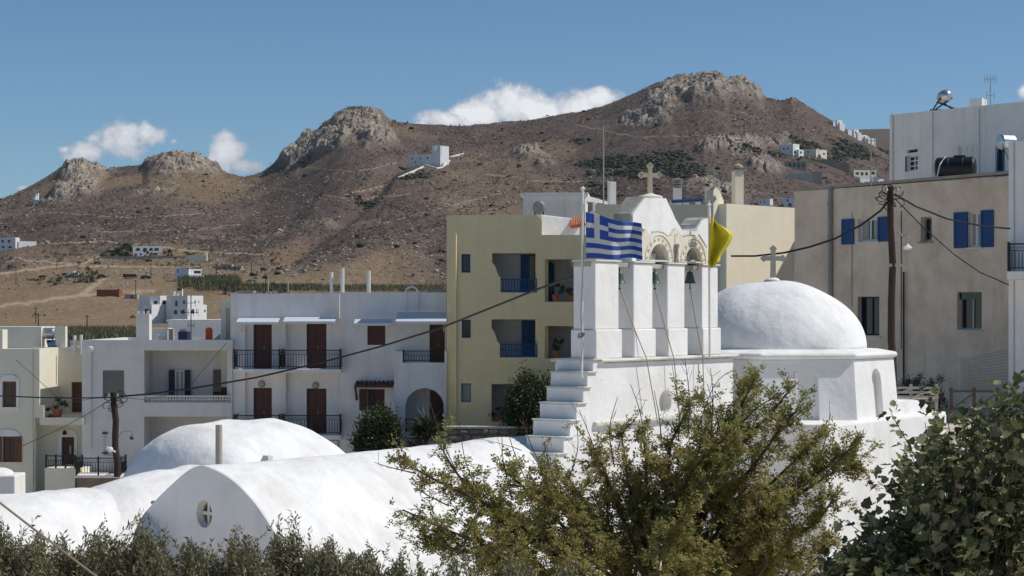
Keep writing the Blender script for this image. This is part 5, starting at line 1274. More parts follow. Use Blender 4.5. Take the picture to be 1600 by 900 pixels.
# ------------------------------------------------------------------ stone wall, fences and planting under the beige building
S2 = Fr((1396 - 800) / F * 50, 50, -12)
sA, sB = 0, S2.hit(1462, 640)[0]; zs1 = S2.hit(1430, 628)[1]
stone_wall(S2, sA - .6, sB, CZ - 3.4, zs1, .4, 'rough rubble stone wall at the foot of the stained beige building', 9, sz=(.24, .13), top='concrete', nvis=280)
def rail_fence(fr, x0, x1, z0, z1, mat, label, posts, rails, diag=True, group=None):
    e = empty('wooden_fence', fr.pt((x0 + x1) / 2, z0, 0), label, 'fence', group)
    for i in range(posts + 1):
        c = x0 + (x1 - x0) * i / posts; m = MB(); m.box(fr, c - .04, c + .04, z0 - .3, z1 + .04, -.04, .04); m.build('post', mat, e)
    for k in range(rails):
        z = z1 - .05 - k * (z1 - z0 - .1) / max(1, rails - 1); m = MB(); m.box(fr, x0 - .06, x1 + .06, z - .03, z + .03, -.075, -.043); m.build('rail', mat, e)
    if diag:
        for i in range(posts):
            a, b = x0 + (x1 - x0) * i / posts, x0 + (x1 - x0) * (i + 1) / posts
            m = MB(); m.tube([fr.pt(a, z0 + .04, -.1), fr.pt(b, z1 - .08, -.1)], .025, 4); m.build('brace', mat, e)
rail_fence(S2, -.2, sB + .02, S2.hit(1430, 623)[1], S2.hit(1430, 603)[1], 'fence_wood', 'pale weathered wooden rail fence on top of the rubble wall', 2, 3)
S3 = frame_at(1486, 48.5, -6); rail_fence(S3, 0, S3.hit(1558, 620)[0], S3.hit(1510, 642)[1], S3.hit(1510, 608)[1], 'fence_dark', 'dark brown wooden fence with crossed braces beside the fig tree', 2, 2)
wm = frame_at(1502, 56.5, -30); m = MB(); x1_ = wm.hit(1574, 580)[0]; z0_, z1_ = wm.hit(1540, 612)[1], wm.hit(1540, 562)[1]
for i in range(27): a = x1_ * i / 26; m.tube([wm.pt(a, z0_, 0), wm.pt(a, z1_ + .3 * a / x1_, 0)], .0035, 3)
for i in range(14): z = z0_ + (z1_ - z0_) * i / 13; m.tube([wm.pt(0, z, 0), wm.pt(x1_, z + .3 * (i / 13), 0)], .0035, 3)
m.build('wire_fence', 'iron', None, label='sagging wire mesh fence leaning against the beige wall', cat='wire fence', kind=None)
for k, (px_, sd) in enumerate(((1408, 0), (1425, 1), (1443, 2), (1462, 3))):
    b = P(px_, 620, 54 - k * .6); 
    shrub((b.x, b.y, CZ - 2.85), .95, .42, 900, ['low green hedge plant right beside the dark wooden pole', 'low green plant second from the dark pole', 'low dark plant behind the pale fence', 'taller straggling plant where the two fences meet'][k], 200 + k, 'plant', ln=.06, wd=.035, name='hedge_plant', group='plants along the beige wall')

# ------------------------------------------------------------------ grey white house (left)
HF = frame_at(128, 79.3)
hb = empty('grey_white_house', HF.pt(3, CZ - 8.4, 0), 'grey white flat roofed house with a long recessed balcony and a pierced balustrade', 'house')
zh0 = CZ - 8.6; hx0, hx1 = 0, HF.hit(362.5, 560)[0]; zht = HF.hit(240, 531.5)[1]
balc = HF.rect(225.5, 547.6, 361.5, 629); lowr = HF.rect(225, 651, 361.5, 720); gw = HF.rect(160.5, 578.6, 194, 619); md_ = HF.rect(162, 673, 190, 712)
m = MB(); m.prism(HF, [(hx0, zh0), (hx1, zh0), (hx1, zht), (hx0, zht)], [rpoly(balc), rpoly(lowr), rpoly(gw), rpoly(md_)], 0, .3); m.build('wall', 'grey_white_wall', hb)
m = MB(); m.box(HF, hx0 + .02, hx1 + .05, HF.hit(240, 546)[1], zht + .01, -.1, -.003); m.build('roof_band', 'grey_white_wall', hb)
room(hb, HF, balc, .302, 1.9, 'grey_white_wall'); room(hb, HF, lowr, .302, 1.9, 'grey_white_wall')
w_ = opening(hb, HF, gw, .1, 'window', 'grey_shutter', 'glass_dark'); xm_ = (gw[0] + gw[1]) / 2
shutter(w_, HF, (gw[0] + .01, xm_ - .01, gw[2] + .01, gw[3] - .01), 'grey_shutter', .05); shutter(w_, HF, (xm_ + .01, gw[1] - .01, gw[2] + .01, gw[3] - .01), 'grey_shutter', .05)
o = opening(hb, HF, md_, .04, 'window', 'white_frame', 'white_frame', nv=0, label='plain white panel door with small dark hinges')
for zz_ in (.1, .9):
    m = MB(); m.box(HF, md_[0] - .06, md_[0] + .16, md_[2] + (md_[3] - md_[2]) * zz_ - .03, md_[2] + (md_[3] - md_[2]) * zz_ + .03, -.03, .035); m.build('hinge', 'iron', o)
# pierced block balustrade
b0, b1 = HF.hit(226, 620)[0], HF.hit(361, 620)[0]; zb1 = HF.hit(290, 618)[1]; zb2 = HF.hit(290, 629)[1]
m = MB(); m.box(HF, b0, b1, zb1 - .04, zb1, .05, .2); ps = m.build('balustrade_rail', 'grey_white_wall', hb)
nb = 31; bw = (b1 - b0) / nb
proto = MB(); c = ((0, 0)); hzz = (zb1 - .045 - zb2)
f0 = Fr(0, 0, 0)
proto.prism(f0, [(-bw / 2 + .004, 0), (bw / 2 - .004, 0), (bw / 2 - .004, hzz), (-bw / 2 + .004, hzz)], [[(bw * .3 * math.cos(a * math.pi / 4), hzz * .28 + hzz * .2 * math.sin(a * math.pi / 4)) for a in range(8)], [(bw * .3 * math.cos(a * math.pi / 4), hzz * .74 + hzz * .2 * math.sin(a * math.pi / 4)) for a in range(8)]], -.04, .04)
pme = bpy.data.meshes.new('block'); pme.from_pydata([tuple(v) for v in proto.v], [], proto.f); pme.materials.append(M['grey_white_wall'])
for i in range(nb): instance(pme, 'block', hb, HF.pt(b0 + bw * (i + .5), zb2 + .002, .12))
for (a, b, mat, cur) in ((264, 298, 'dark_blue_paint', True), (333, 355, 'dark_blue_paint', False)):
    r = HF.rect(a, 578, b, 629, 1.8); r = (r[0], r[1], balc[2] + .01, r[3]); sw = .42 if cur else .3
    if cur:
        w_ = opening(hb, HF, (r[0] + sw * .6, r[1] - sw * .6, r[2], r[3]), 1.78, 'window', 'white_frame', 'glass', curtain=True)
        shutter(w_, HF, (r[0], r[0] + sw * .6, r[2], r[3]), mat, 1.74); shutter(w_, HF, (r[1] - sw * .6, r[1], r[2], r[3]), mat, 1.74)
    else:
        m = MB(); m.box(HF, r[0], r[1] - .25, r[2], r[3], 1.8, 1.89); d_ = m.build('door', 'glass_dark', hb, label='dark open balcony doorway'); shutter(d_, HF, (r[1] - .25, r[1], r[2], r[3]), 'brown_wood', 1.72)
for px_, ya, yb_ in ((142.5, 543, 700),):
    x = HF.hit(px_, 600)[0]; m = MB(); m.tube([HF.pt(x, HF.hit(px_, ya)[1], -.05), HF.pt(x, HF.hit(px_, yb_)[1], -.05)], .035, 6)
    m.lathe(HF.pt(x, HF.hit(px_, 546)[1], -.06), [(.1, -.1), (.13, 0), (.13, .1), (.06, .14)], 8); m.build('drainpipe', 'grey_white_wall', hb)
shell(hb, HF, hx0, hx1, zh0, zht - .003, .3, 8.5, 'grey_white_wall', parapet=.12)
# chimneys, tank and clutter on that roof
c = HF.rect(209, 491, 229.5, 531); m = MB(); m.box(HF, c[0], c[1], c[2] - .2, c[3], .5, 1.1)
for k in range(3): m.box(HF, c[0] + .02 + k * .2, c[0] + .12 + k * .2, c[3] + .001, c[3] + .14, .52, .64)
m.build('chimney', 'grey_white_wall', hb)
pc_ = HF.pt(c[1] - .12, c[3] + .12, .8); m = MB(); m.lathe(pc_, [(.1, -.1), (.14, 0), (.1, .1)], 10); m.build('chimney_cap', 'iron', hb)
c = HF.rect(231, 514.5, 262, 531, 3); m = MB(); m.box(HF, c[0], c[1], c[2] - .2, c[3], 3, 4); m.box(HF, c[0] - .03, c[1] + .03, c[3] + .001, c[3] + .05, 2.97, 4.03); m.build('roof_hut', 'grey_white_wall', hb)
c = HF.rect(263, 514, 272, 531, 2.6); m = MB(); m.box(HF, c[0], c[1] - .05, c[2] - .1, c[3], 2.6, 3); m.build('cupboard', 'concrete', None, label='small grey brown cupboard on the roof left of the blue tank', cat='cupboard')
c = HF.rect(278, 516, 292.5, 531, 2); e = empty('water_tank', HF.pt((c[0] + c[1]) / 2, c[2], 2.4), 'square dark blue plastic tank on the roof of the grey white house', 'water tank')
m = MB(); m.box(HF, c[0], c[1], c[2] - .1, c[3] - .05, 2, 2.8); m.build('body', 'tank_blue', e, bevel=.03); m = MB(); m.box(HF, c[0] + .06, c[1] - .06, c[3] - .048, c[3] + .05, 2.06, 2.74); m.build('lid', 'dull_steel', e)
c = HF.rect(321, 511.5, 330.5, 531, 1.6); m = MB(); m.prism(HF, arch_poly(c[0], c[1], c[2] - .05, c[3], 10), [], 1.6, 1.9)
m.build('orange_board', 'orange', None, label='bright orange rounded board standing upright on the flat roof', cat='board')
m = MB(); a, za = HF.hit(331, 530, 1.8); b, _ = HF.hit(344, 530, 1.8); m.add([HF.pt(a, za - .1, 1.6), HF.pt(b, za - .1, 1.6), HF.pt(b, za + .24, 1.9), HF.pt(a + .15, za + .1, 2.1), HF.pt(a, za - .16, 1.65), HF.pt(b, za - .16, 1.65), HF.pt(b, za + .18, 1.95), HF.pt(a + .15, za + .04, 2.15)], [(0, 1, 2, 3), (7, 6, 5, 4), (4, 5, 1, 0), (5, 6, 2, 1), (6, 7, 3, 2), (7, 4, 0, 3)])
m.build('leaning_sheet', 'fence_wood', None, label='tilted brown wooden panel beside the orange board on the roof', cat='panel')
for k, px_ in enumerate((236.5, 244)):
    c = HF.hit(px_, 531, 1.2); m = MB(); m.box(HF, c[0] - .03, c[0] + .03, c[1] - .1, c[1] + .2, 1.2, 1.26); m.box(HF, c[0] - .1, c[0] + .1, c[1] + .2, c[1] + .23, 1.15, 1.35)
    m.build('roof_stool', 'fence_wood', None, label=['left of two tiny wooden stands on the grey white roof by the chimney', 'right of two tiny wooden stands on the grey white roof by the chimney'][k], cat='stand', group='wooden stands on the roof')
antenna(HF.pt(HF.hit(298.5, 531, 1.5)[0], zht - .1, 1.5), 2.0, 'thin dark mast with cross bars on the grey white roof', [(.82, .35, 3), (.62, .6, 4), (.35, .25, 2)], 'iron', r=.022)
# side tower between the two houses
TWF = frame_at(345, 81); c = TWF.rect(345.5, 472, 361.5, 531); m = MB(); m.prism(TWF, [(c[0], c[2] - 2), (c[1] + .3, c[2] - 2), (c[1] + .3, c[3]), (c[0], c[3])], [[(c[0] + .2, c[2] - .05), (c[1] - .02, c[2] - .05), (c[1] - .02, c[3] - .25), (c[0] + .2, c[3] - .25)]], 0, .25)
m.box(TWF, c[0] + .1, c[1] + .3, c[2] - 2, c[3] - .1, .8, .9)
tw = m.build('stair_tower', 'cream_wall', None, label='narrow cream stair tower with a tall opening beside the apartment block', cat='tower')
m = MB(); m.box(TWF, c[0] - .04, c[1] + .3, c[3] + .002, c[3] + .07, -.06, 1.2); m.build('cap', 'white_wall', tw)
# low white building behind
LW = frame_at(263, 100, 3); c = LW.rect(263, 502.5, 350, 527); m = MB(); m.box(LW, c[0], c[1] + 2, c[2] - 4, c[3], 0, 5)
lb_ = m.build('low_white_building', 'white_far', None, label='low plain white building behind the roof with the blue tank', cat='building')
m = MB(); m.box(LW, c[0] - .1, c[1] + 2.1, c[3] + .002, c[3] + .1, -.1, 5.1); m.build('roof_edge', 'white_far', lb_)

# ------------------------------------------------------------------ cream house at the left edge
CF = frame_at(0, 79)
cb = empty('cream_house', CF.pt(1, CZ - 8.4, 0), 'cream house at the left edge with arched window surrounds and a corner terrace', 'house')
cx0, cx1 = -4, CF.hit(61.6, 600)[0]; zct = CF.hit(30, 545)[1]; zc0 = CZ - 8.6
uw = CF.rect(4, 596, 25.5, 636); lw_ = CF.rect(4, 682, 24, 722)
m = MB(); m.prism(CF, [(cx0, zc0), (CF.hit(55, 600)[0], zc0), (CF.hit(55, 600)[0], CF.hit(55, 653)[1]), (cx1, CF.hit(55, 653)[1]), (cx1, zct), (cx0, zct)], [rpoly(uw), rpoly(lw_)], 0, .3); m.build('wall', 'cream_wall', cb)
opening(cb, CF, uw, .1, 'window', 'brown_wood_warm', 'glass', nh=2)
w_ = opening(cb, CF, lw_, .1, 'window', 'brown_wood', 'glass_dark'); shutter(w_, CF, (lw_[1] + .01, lw_[1] + .27, lw_[2], lw_[3]), 'brown_wood_warm'); shutter(w_, CF, (lw_[0] - .3, lw_[0] - .01, lw_[2], lw_[3]), 'brown_wood_warm')
for r in (uw, lw_):
    m = MB(); o_ = arch_poly(r[0] - .12, r[1] + .12, r[2] - .1, r[3] + .28, 10, .26) if r is uw else arch_poly(r[0] - .32, r[1] + .2, r[3] + .01, r[3] + .3, 10, .27)
    m.prism(CF, o_, [rpoly((r[0] - .005, r[1] + .005, r[2] - .005, r[3] + .005))] if r is uw else [], -.05, -.002); m.build('window_surround', 'white_wall', cb)
C2 = frame_at(84, 82.3); d0 = C2.hit(84, 600)[0]; d1 = C2.hit(129.5, 600)[0]; zl = CF.hit(100, 653)[1]
td = C2.rect(112, 597, 129, 652); td = (td[0], min(td[1], d1 - .02), zl + .05, td[3])
m = MB(); m.prism(C2, [(-1.0, zl + .02), (d1, zl + .02), (d1, zct), (-1.0, zct)], [rpoly(td)], 0, .3); m.build('terrace_wall', 'cream_wall', cb)
opening(cb, C2, td, .1, 'door', 'brown_wood_warm', nv=1)
m = MB(); a_ = cx1 - .25; m.box(CF, a_, cx1 - .004, zl, zct, .302, 4.2); m.build('side_wall', 'cream_wall', cb)
m = MB(); m.box(CF, a_ + .26, CF.hit(129.5, 600)[0], zl - .3, zl, 0, 3.5); m.build('terrace_slab', 'cream_wall', cb)
m = MB(); m.box(CF, cx1 + .0, cx1 + .18, zl + .004, CF.hit(62, 633)[1], .0, .3); m.build('terrace_kerb', 'cream_wall', cb)
C3 = frame_at(54, 80.2); e0, e1 = C3.hit(54, 680)[0], C3.hit(128, 680)[0]; ld = C3.rect(96.5, 683, 116, 728)
m = MB(); m.prism(C3, [(e0, zc0), (e1, zc0), (e1, zl - .31), (e0, zl - .31)], [rpoly(ld)], 0, .3); m.build('lower_wall', 'cream_wall', cb)
m = MB(); m.prism(C3, arch_poly(ld[0] - .14, ld[1] + .14, ld[2], ld[3] + .34, 8, .28), [rpoly((ld[0] - .004, ld[1] + .004, ld[2] + .003, ld[3] + .004))], -.05, -.002); m.build('door_surround', 'white_wall', cb)
d_ = opening(cb, C3, (ld[0] + .12, ld[1], ld[2], ld[3]), .1, 'door', 'brown_wood', nv=0); m = MB(); m.box(C3, ld[0] + .3, ld[1] - .14, ld[2] + .5, ld[3] - .35, .08, .112); m.build('pane', 'curtain', d_)
m = MB(); m.box(C3, ld[0], ld[0] + .11, ld[2], ld[3], .1, .16); m.build('side_light', 'dark_blue_paint', cb)
lc = C3.pt((ld[0] + ld[1]) / 2 - .1, ld[3] + .2, -.2); m = MB(); m.lathe(lc, [(.1, -.08), (.06, .05), (.02, .1)], 8); m.tube([lc, (lc[0], lc[1] + .18, lc[2] + .08)], .02, 5); m.build('wall_lamp', 'iron', cb)
shell(cb, CF, cx0, CF.hit(129.5, 600)[0], zl, zct - .003, 3.85, 8, 'cream_wall', parapet=.1)
m = MB(); m.box(CF, cx0, a_, zct - .3, zct - .05, .302, 4.0); m.build('roof', 'roof_grey', cb)
x = CF.hit(52.5, 600)[0]; m = MB(); m.tube([CF.pt(x, CF.hit(52, 545)[1], -.03), CF.pt(x, zc0, -.03)], .02, 5); m.build('drainpipe', 'dull_steel', cb)
# low landing with angled railing, and the second railing
LF2 = Fr(*P(70, 740, 78.2)[:2], -16); l1 = LF2.hit(117, 740)[0]; z0_, z1_ = LF2.hit(95, 731)[1], LF2.hit(95, 712)[1]
m = MB(); m.box(LF2, 0, l1, zc0, z0_ - .02, 0, 1.9); m.build('landing', 'cream_wall', cb)
railing(cb, LF2, .03, l1 - .02, z0_, z1_, .06, post=.5, deco=False)
LF3 = frame_at(118, 77.5); l1 = LF3.hit(188, 740)[0]; z0_, z1_ = LF3.hit(150, 742)[1], LF3.hit(150, 715)[1]
e = empty('terrace_platform', LF3.pt(l1 / 2, zc0, .7), 'low terrace with a black scrolled iron railing below the grey white house', 'terrace')
m = MB(); m.box(LF3, 0, l1, z0_ - .12, z0_ - .02, -.05, 1.5); m.build('slab', 'white_wall', e)
m = MB(); m.box(LF3, .05, l1, zc0, z0_ - .122, .05, 1.4); m.build('base', 'dark_recess', e)
railing(e, LF3, .03, l1, z0_, z1_, 0, post=.9, sides=1.1)
# roof things on the cream house
c = CF.rect(0, 510.5, 64.5, 545, 4); m = MB(); m.box(CF, -3, c[1], zct - .2, c[3], 4.0, 6.5); rb = m.build('roof_room', 'cream_wall', cb)
c2 = CF.rect(-10, 515, 4, 545, 2); m = MB(); m.box(CF, c2[0], c2[1], zct - .1, c2[3], 2.0, 2.8); m.build('chimney', 'cream_wall', cb)
c = CF.rect(87, 510, 102, 546, 3.6); m = MB(); m.box(CF, c[0], c[1], zct - .2, c[3], 3.6, 4.0); m.build('chimney', 'cream_wall', cb)
tc_ = CF.pt(*CF.hit(73, 521, 4.4), 4.4); e = empty('solar_water_heater', (tc_[0], tc_[1], tc_[2] - .6), 'silver cylinder solar heater with a blue panel on the cream roof', 'water heater')
m = MB(); m.lathe(tc_, [(0, -.4), (.22, -.38), (.25, -.34), (.25, .3), (.22, .36), (0, .38)], 20, axis='x'); m.build('tank', 'steel', e)
m = MB(); f = CF; a = CF.hit(69, 533, 4)[0]; zt_ = tc_[2] - .28
m.add([CF.pt(a, zt_, 4.4), CF.pt(a + 1.0, zt_, 4.4), CF.pt(a + 1.35, zt_ - .55, 3.5), CF.pt(a + .35, zt_ - .55, 3.5), CF.pt(a, zt_ - .06, 4.4), CF.pt(a + 1.0, zt_ - .06, 4.4), CF.pt(a + 1.35, zt_ - .61, 3.5), CF.pt(a + .35, zt_ - .61, 3.5)], [(3, 2, 1, 0), (4, 5, 6, 7), (0, 1, 5, 4), (1, 2, 6, 5), (2, 3, 7, 6), (3, 0, 4, 7)]); m.build('collector', 'collector', e)
m = MB()
for dx in (-.25, .25): m.tube([(tc_[0] + dx, tc_[1], tc_[2] - .2), (tc_[0] + dx, tc_[1] + .1, tc_[2] - .75)], .025, 5)
m.tube([(tc_[0] - .5, tc_[1] - .2, tc_[2] - .2), (tc_[0] - .1, tc_[1] - .2, tc_[2] - .32)], .02, 5); m.build('stand', 'iron', e)
for k, (px_, yt) in enumerate(((117, 524), (127, 523))):
    b = P(px_, 541, 82); m = MB(); m.tube([(b.x, b.y, zct - .3), (b.x, b.y, CZ + (HY - yt) / F * 82)], .065, 8); m.build('vent_pipe', 'pvc_white', None, label=['left of two short white pipes between the left roofs', 'right of two short white pipes between the left roofs'][k], cat='pipe', group='short white pipes between the left roofs')
pot_plant(CF.pt(*CF.hit(90, 653, .5), .5), .45, 'large green potted plant on the corner terrace of the cream house', 90, r=.2)
leafy('foliage', bpy.data.objects['potted_plant'] if False else empty('trailing_plant', CF.pt(*CF.hit(77, 650, .4), .4), 'bushy green plant beside the pot on the corner terrace', 'plant', 'potted plants on the balconies'), CF.pt(CF.hit(77, 645, .4)[0], CF.hit(77, 645, .4)[1], .4), (.32, .25, .22), 420, .1, .05, 'shrub_leaf', 92)
# bluish domed thing at the very left
b = P(10, 772, 60); fx = Fr(b.x, b.y, 0); m = MB(); zt_ = CZ + (HY - 741) / F * 60
m.box(fx, -1.2, .4, CZ - 8, zt_, -.5, .8); m.lathe((b.x - .35, b.y + .1, zt_ - .02), [(.55, 0), (.5, .12), (.3, .2), (0, .23)], 16); m.build('white_shed', 'whitewash', None, bevel=.04, label='small white block with a rounded top at the left edge', cat='shed')

# ------------------------------------------------------------------ wooden poles, lamps and cables
def pole(px_, D, ybase, ytop, r0, r1, label, lean=0):
    b, t = P(px_, ybase, D), P(px_ + lean, ytop, D); e = empty('utility_pole', b, label, 'utility pole', 'wooden utility poles in the village'); m = MB()
    pts = [b.lerp(t, i / 6) + Vector((.03 * math.sin(i * 2), 0, 0)) for i in range(7)]; m.tube(pts, [r0 + (r1 - r0) * i / 6 for i in range(7)], 10); m.build('pole', 'pole_wood', e)
    m = MB(); g = random.Random(int(px_))
    for k in range(7):
        c = t - Vector((g.uniform(-.3, .3), .1, .08 + .07 * k)); m.tube([c + Vector((.16 * math.cos(a * .9 + k), 0, .12 * math.sin(a * .9 + k))) for a in range(7)], .014, 4)
    m.build('wire_coils', 'cable', e)
    m = MB()
    for dx in (-.14, .14): m.lathe((t.x + dx, t.y - .12, t.z - .15), [(.03, 0), (.05, .04), (.03, .09), (.045, .12), (0, .14)], 8)
    m.build('insulators', 'dull_steel', e); return e, b, t
eR, bR, tR = pole(1395, 49, 645, 291, .105, .085, 'tall dark wooden utility pole in front of the beige building', -3)
m = MB(); a = P(1402, 362, 48.9); m.tube([a, a + Vector((.12, -.1, -.12)), a + Vector((.22, -.2, -.1)), a + Vector((.28, -.2, -.2))], .02, 6); arm = m.build('lamp_arm', 'dull_steel', eR)
m = MB(); m.lathe(P(1418, 387, 48.7), [(.02, .1), (.06, .05), (.13, 0), (.1, -.04), (0, -.06)], 12); m.build('lamp_head', 'white_frame', arm)
for yy, ll in ((413, .0),):
    m = MB(); m.box(Fr(*P(1378, 413, 49)[:2], 8), -.1, .5, P(0, 417, 49).z, P(0, 412, 49).z, -.12, -.08); m.build('cross_piece', 'concrete', eR)
eL, bL, tL = pole(183, 62, 745, 613, .11, .1, 'weathered brown wooden utility pole beside the white vault on the left', -5)
m = MB(); a = P(186, 681, 61.8); m.tube([a, a + Vector((.1, 0, .12)), a + Vector((.25, 0, .16)), a + Vector((.42, 0, .12)), a + Vector((.45, 0, -.08))], .02, 6); arm = m.build('lamp_arm', 'dull_steel', eL)
m = MB(); m.lathe(P(206, 684, 61.8), [(.03, .06), (.07, 0), (.06, -.05), (0, -.07)], 10); m.build('lamp_head', 'iron', arm)
m = MB(); a = P(180, 706, 61.7); b = P(166, 699, 61.2); m.tube([a, b], [.03, .03], 6); m.tube([b, b.lerp(a, .5)], [.04, .09], 8); m.build('lamp_shade', 'white_frame', eL, label='white elongated street lamp head')
cable([P(1392, 310, 48.9), P(1375, 330, 49.5), P(1345, 352, 50.5), P(1305, 373, 52), P(1265, 386, 54), P(1225, 395, 56), P(1180, 400, 58), P(1143, 400, 60)], .03, 'thick black cable from the dark pole to the cream building')
cable([P(1398, 303, 48.9), P(1430, 322, 50), P(1480, 342, 51), P(1540, 354, 52), P(1578, 357, 52.8)], .024, 'upper black cable from the dark pole to the right edge house')
cable([P(1398, 310, 48.9), P(1440, 353, 50), P(1490, 397, 51), P(1530, 425, 52), P(1576, 445, 52.8)], .016, 'lower thin cable running steeply down from the dark pole')
cable([P(897, 432, 39.5), P(840, 452, 44), P(770, 480, 48), P(690, 512, 52), P(600, 540, 55), P(500, 567, 57.5), P(400, 590, 59), P(300, 607, 60.5), P(230, 616, 61.5), P(180, 620, 62)], .028, 'long black cable from the belfry across the apartments to the left pole')
cable([P(178, 621, 62), P(120, 622, 64), P(60, 621, 66), P(-40, 617, 69)], .024, 'black cable from the left pole to the left edge of the view')
cable([P(176, 622, 62), P(140, 645, 68), P(100, 667, 73), P(35, 697, 78.9)], .014, 'thin cable from the left pole down to the cream house')
cable([P(174, 618, 62), P(100, 630, 70), P(25, 562, 78.9)], .010, 'thin slack cable between the left pole and the cream house roof')
cable([P(182, 620, 62), P(230, 625, 66), P(290, 610, 72), P(355, 535, 79.1)], .010, 'thin cable rising from the left pole to the grey white roof')
cable([P(-20, 770, 10.0), P(60, 832, 9.5), P(150, 900, 9.0), P(210, 945, 8.7)], .006, 'thin pale wire crossing the lower left corner', mat='rope', group=None)

# ------------------------------------------------------------------ flags
def flag(name, label, cat, pole_top, pole_bot, corners, nx, nz, colour_fn, mats, wave, D):
    """ corners: pixel quad (top-hoist, top-fly, bottom-fly, bottom-hoist) """
    tl, tr, br_, bl = [P(*c, D) for c in corners]; vs_ = []
    for j in range(nz + 1):
        for i in range(nx + 1):
            u, v = i / nx, j / nz; p = tl.lerp(tr, u).lerp(bl.lerp(br_, u), v); vs_.append(p + wave(u, v))
    fs_ = [(j * (nx + 1) + i, j * (nx + 1) + i + 1, (j + 1) * (nx + 1) + i + 1, (j + 1) * (nx + 1) + i) for j in range(nz) for i in range(nx)]
    e = empty(name, pole_bot, label, cat); m = MB()
    for f in fs_: pass
    for k, f in enumerate(fs_): m.mi.append(colour_fn((k % nx + .5) / nx, (k // nx + .5) / nz))
    m.v = [tuple(v) for v in vs_]; m.f = fs_
    c = m.build('cloth', mats, e, smooth=True); md = c.modifiers.new('solid', 'SOLIDIFY'); md.thickness = .006
    m = MB(); m.tube([pole_bot, pole_top], .025, 8); m.lathe((pole_top.x, pole_top.y, pole_top.z), [(.035, 0), (.05, .03), (0, .08)], 8); m.build('flag_pole', 'white_frame', e)
    return e
def greek(u, v):
    s = int(v * 9)
    if u < .40 and v < 5 / 9:
        return 1 if abs(u - .20) < .042 or abs(v - 2.5 / 9) < .055 else 0
    return s % 2
gw_ = lambda u, v: Vector((0, .16 * u * math.sin(u * 8.5 + v * 1.5) + .05 * math.sin(u * 17 - v * 3) * u, .035 * math.sin(u * 9 + v) * u - .05 * u * (1 - v) * math.sin(u * 3.1)))
e = flag('greek_flag', 'blue and white striped flag with a white cross flying beside the belfry', 'flag', P(910.5, 297, 37.2), P(909, 590, 37.2), [(915, 331), (1003, 350), (1004, 405), (916, 403)], 60, 45, greek, ['flag_blue', 'flag_white'], gw_, 37.2)
m = MB(); pts = [P(912, 318, 37.1), P(913, 345, 37.05), P(911, 420, 37.1), P(907, 495, 37.0), P(911, 540, 37.1), P(907, 570, 37.1)]; m.tube(pts, .009, 4)
g = random.Random(3)
for k in range(4): c = P(908, 524, 37.1); m.tube([c + Vector((.07 * math.cos(a + k), -.03 * k, .05 * math.sin(a * 1.3 + k))) for a in range(7)], .012, 4)
m.build('halyard', 'rope', e)
def ycol(u, v): return 0 if (abs(u - .62 - .1 * math.sin(v * 9)) < .05 and .6 < v < .85) or (abs(v - .72 + .25 * (u - .5)) < .025 and u > .35) else 0
YW = lambda u, v: Vector((.0 + .28 * u * (1 - abs(v - .45) * 1.7) - .06 * math.sin(v * 9) * u, -.12 * math.sin(u * 9 + v * 2) - .1 * u, -.08 * math.sin(u * 5) * v + .12 * u * math.sin(v * 5)))
flag('yellow_flag', 'crumpled plain yellow flag hanging at the right end of the belfry', 'flag', P(1108, 322, 41.4), P(1109, 560, 41.4), [(1111, 337), (1116, 350), (1126, 406), (1105, 412)], 36, 40, ycol, ['flag_yellow', 'flag_ink'], YW, 41.35)

# ------------------------------------------------------------------ villas on the hillside
def far_house(name, label, boxes, wins, cpx, cpy, ang=0, mat='white_far', cat='house', group='scattered houses on the hillside', extra=None, wmat='glass_dark', winbox=None):
    """ boxes: (px0, ytop, px1, ybase, y offset m, depth m [, material]); wins: (box index, px0, ytop, px1, ybase, arched) """
    r, z = ground_at(cpx, cpy); fr = frame_at(cpx, r, ang); e = empty(name, (fr.o[0], fr.o[1], z), label, cat, group)
    for bi, bx in enumerate(boxes):
        ab = bx[7] if len(bx) > 7 else ang
        cx_ = fr.hit(bx[0], bx[3], bx[4])[0]; f2 = Fr(*fr.pt(cx_, 0, bx[4])[:2], ab)
        x0, x1, z0, z1 = f2.rect(*bx[:4]); z0 = min(z0, z) - 4
        wl_ = [w for w in wins if w[0] == bi]; mt = (bx[6] if len(bx) > 6 else None) or mat; hl_ = []
        for w in wl_:
            a = f2.rect(*w[1:5]); a = (max(a[0], x0 + .1), min(a[1], x1 - .1), a[2], min(a[3], z1 - .15)); hl_.append((a, w[5]))
        m = MB(); m.prism(f2, [(x0, z0), (x1, z0), (x1, z1), (x0, z1)], [arch_poly(*a, 6) if s_ else rpoly(a) for a, s_ in hl_], 0, .5, back=False)
        m.box(f2, x0, x1, z0, z1 - .02, .5, bx[5]); m.build('wall', mt, e)
        for a, s_ in hl_:
            m = MB(); m.prism(f2, arch_poly(*a, 6) if s_ else rpoly(a), [], .3, .42); m.build('window', wmat, e)
    if extra: extra(e, fr)
    return e
def awn(px0, y0_, px1, y1_, off, mat): 
    def fn(e, fr):
        x0, x1, z0, z1 = fr.rect(px0, y0_, px1, y1_, off); m = MB(); m.box(fr, x0, x1, z0, z1, off - .3, off + .1); m.build('awning', mat, e)
    return fn
def big_extra(e, fr):
    for (a, b_, t) in ((270, 273, 455), (276, 280, 458), (284, 285, 452)):
        x0, x1, z0, z1 = fr.rect(a, t, b_, 462, 3); m = MB(); m.box(fr, x0, x1, z0 - 2, z1, 3, 4); m.build('roof_turret', 'white_far', e)
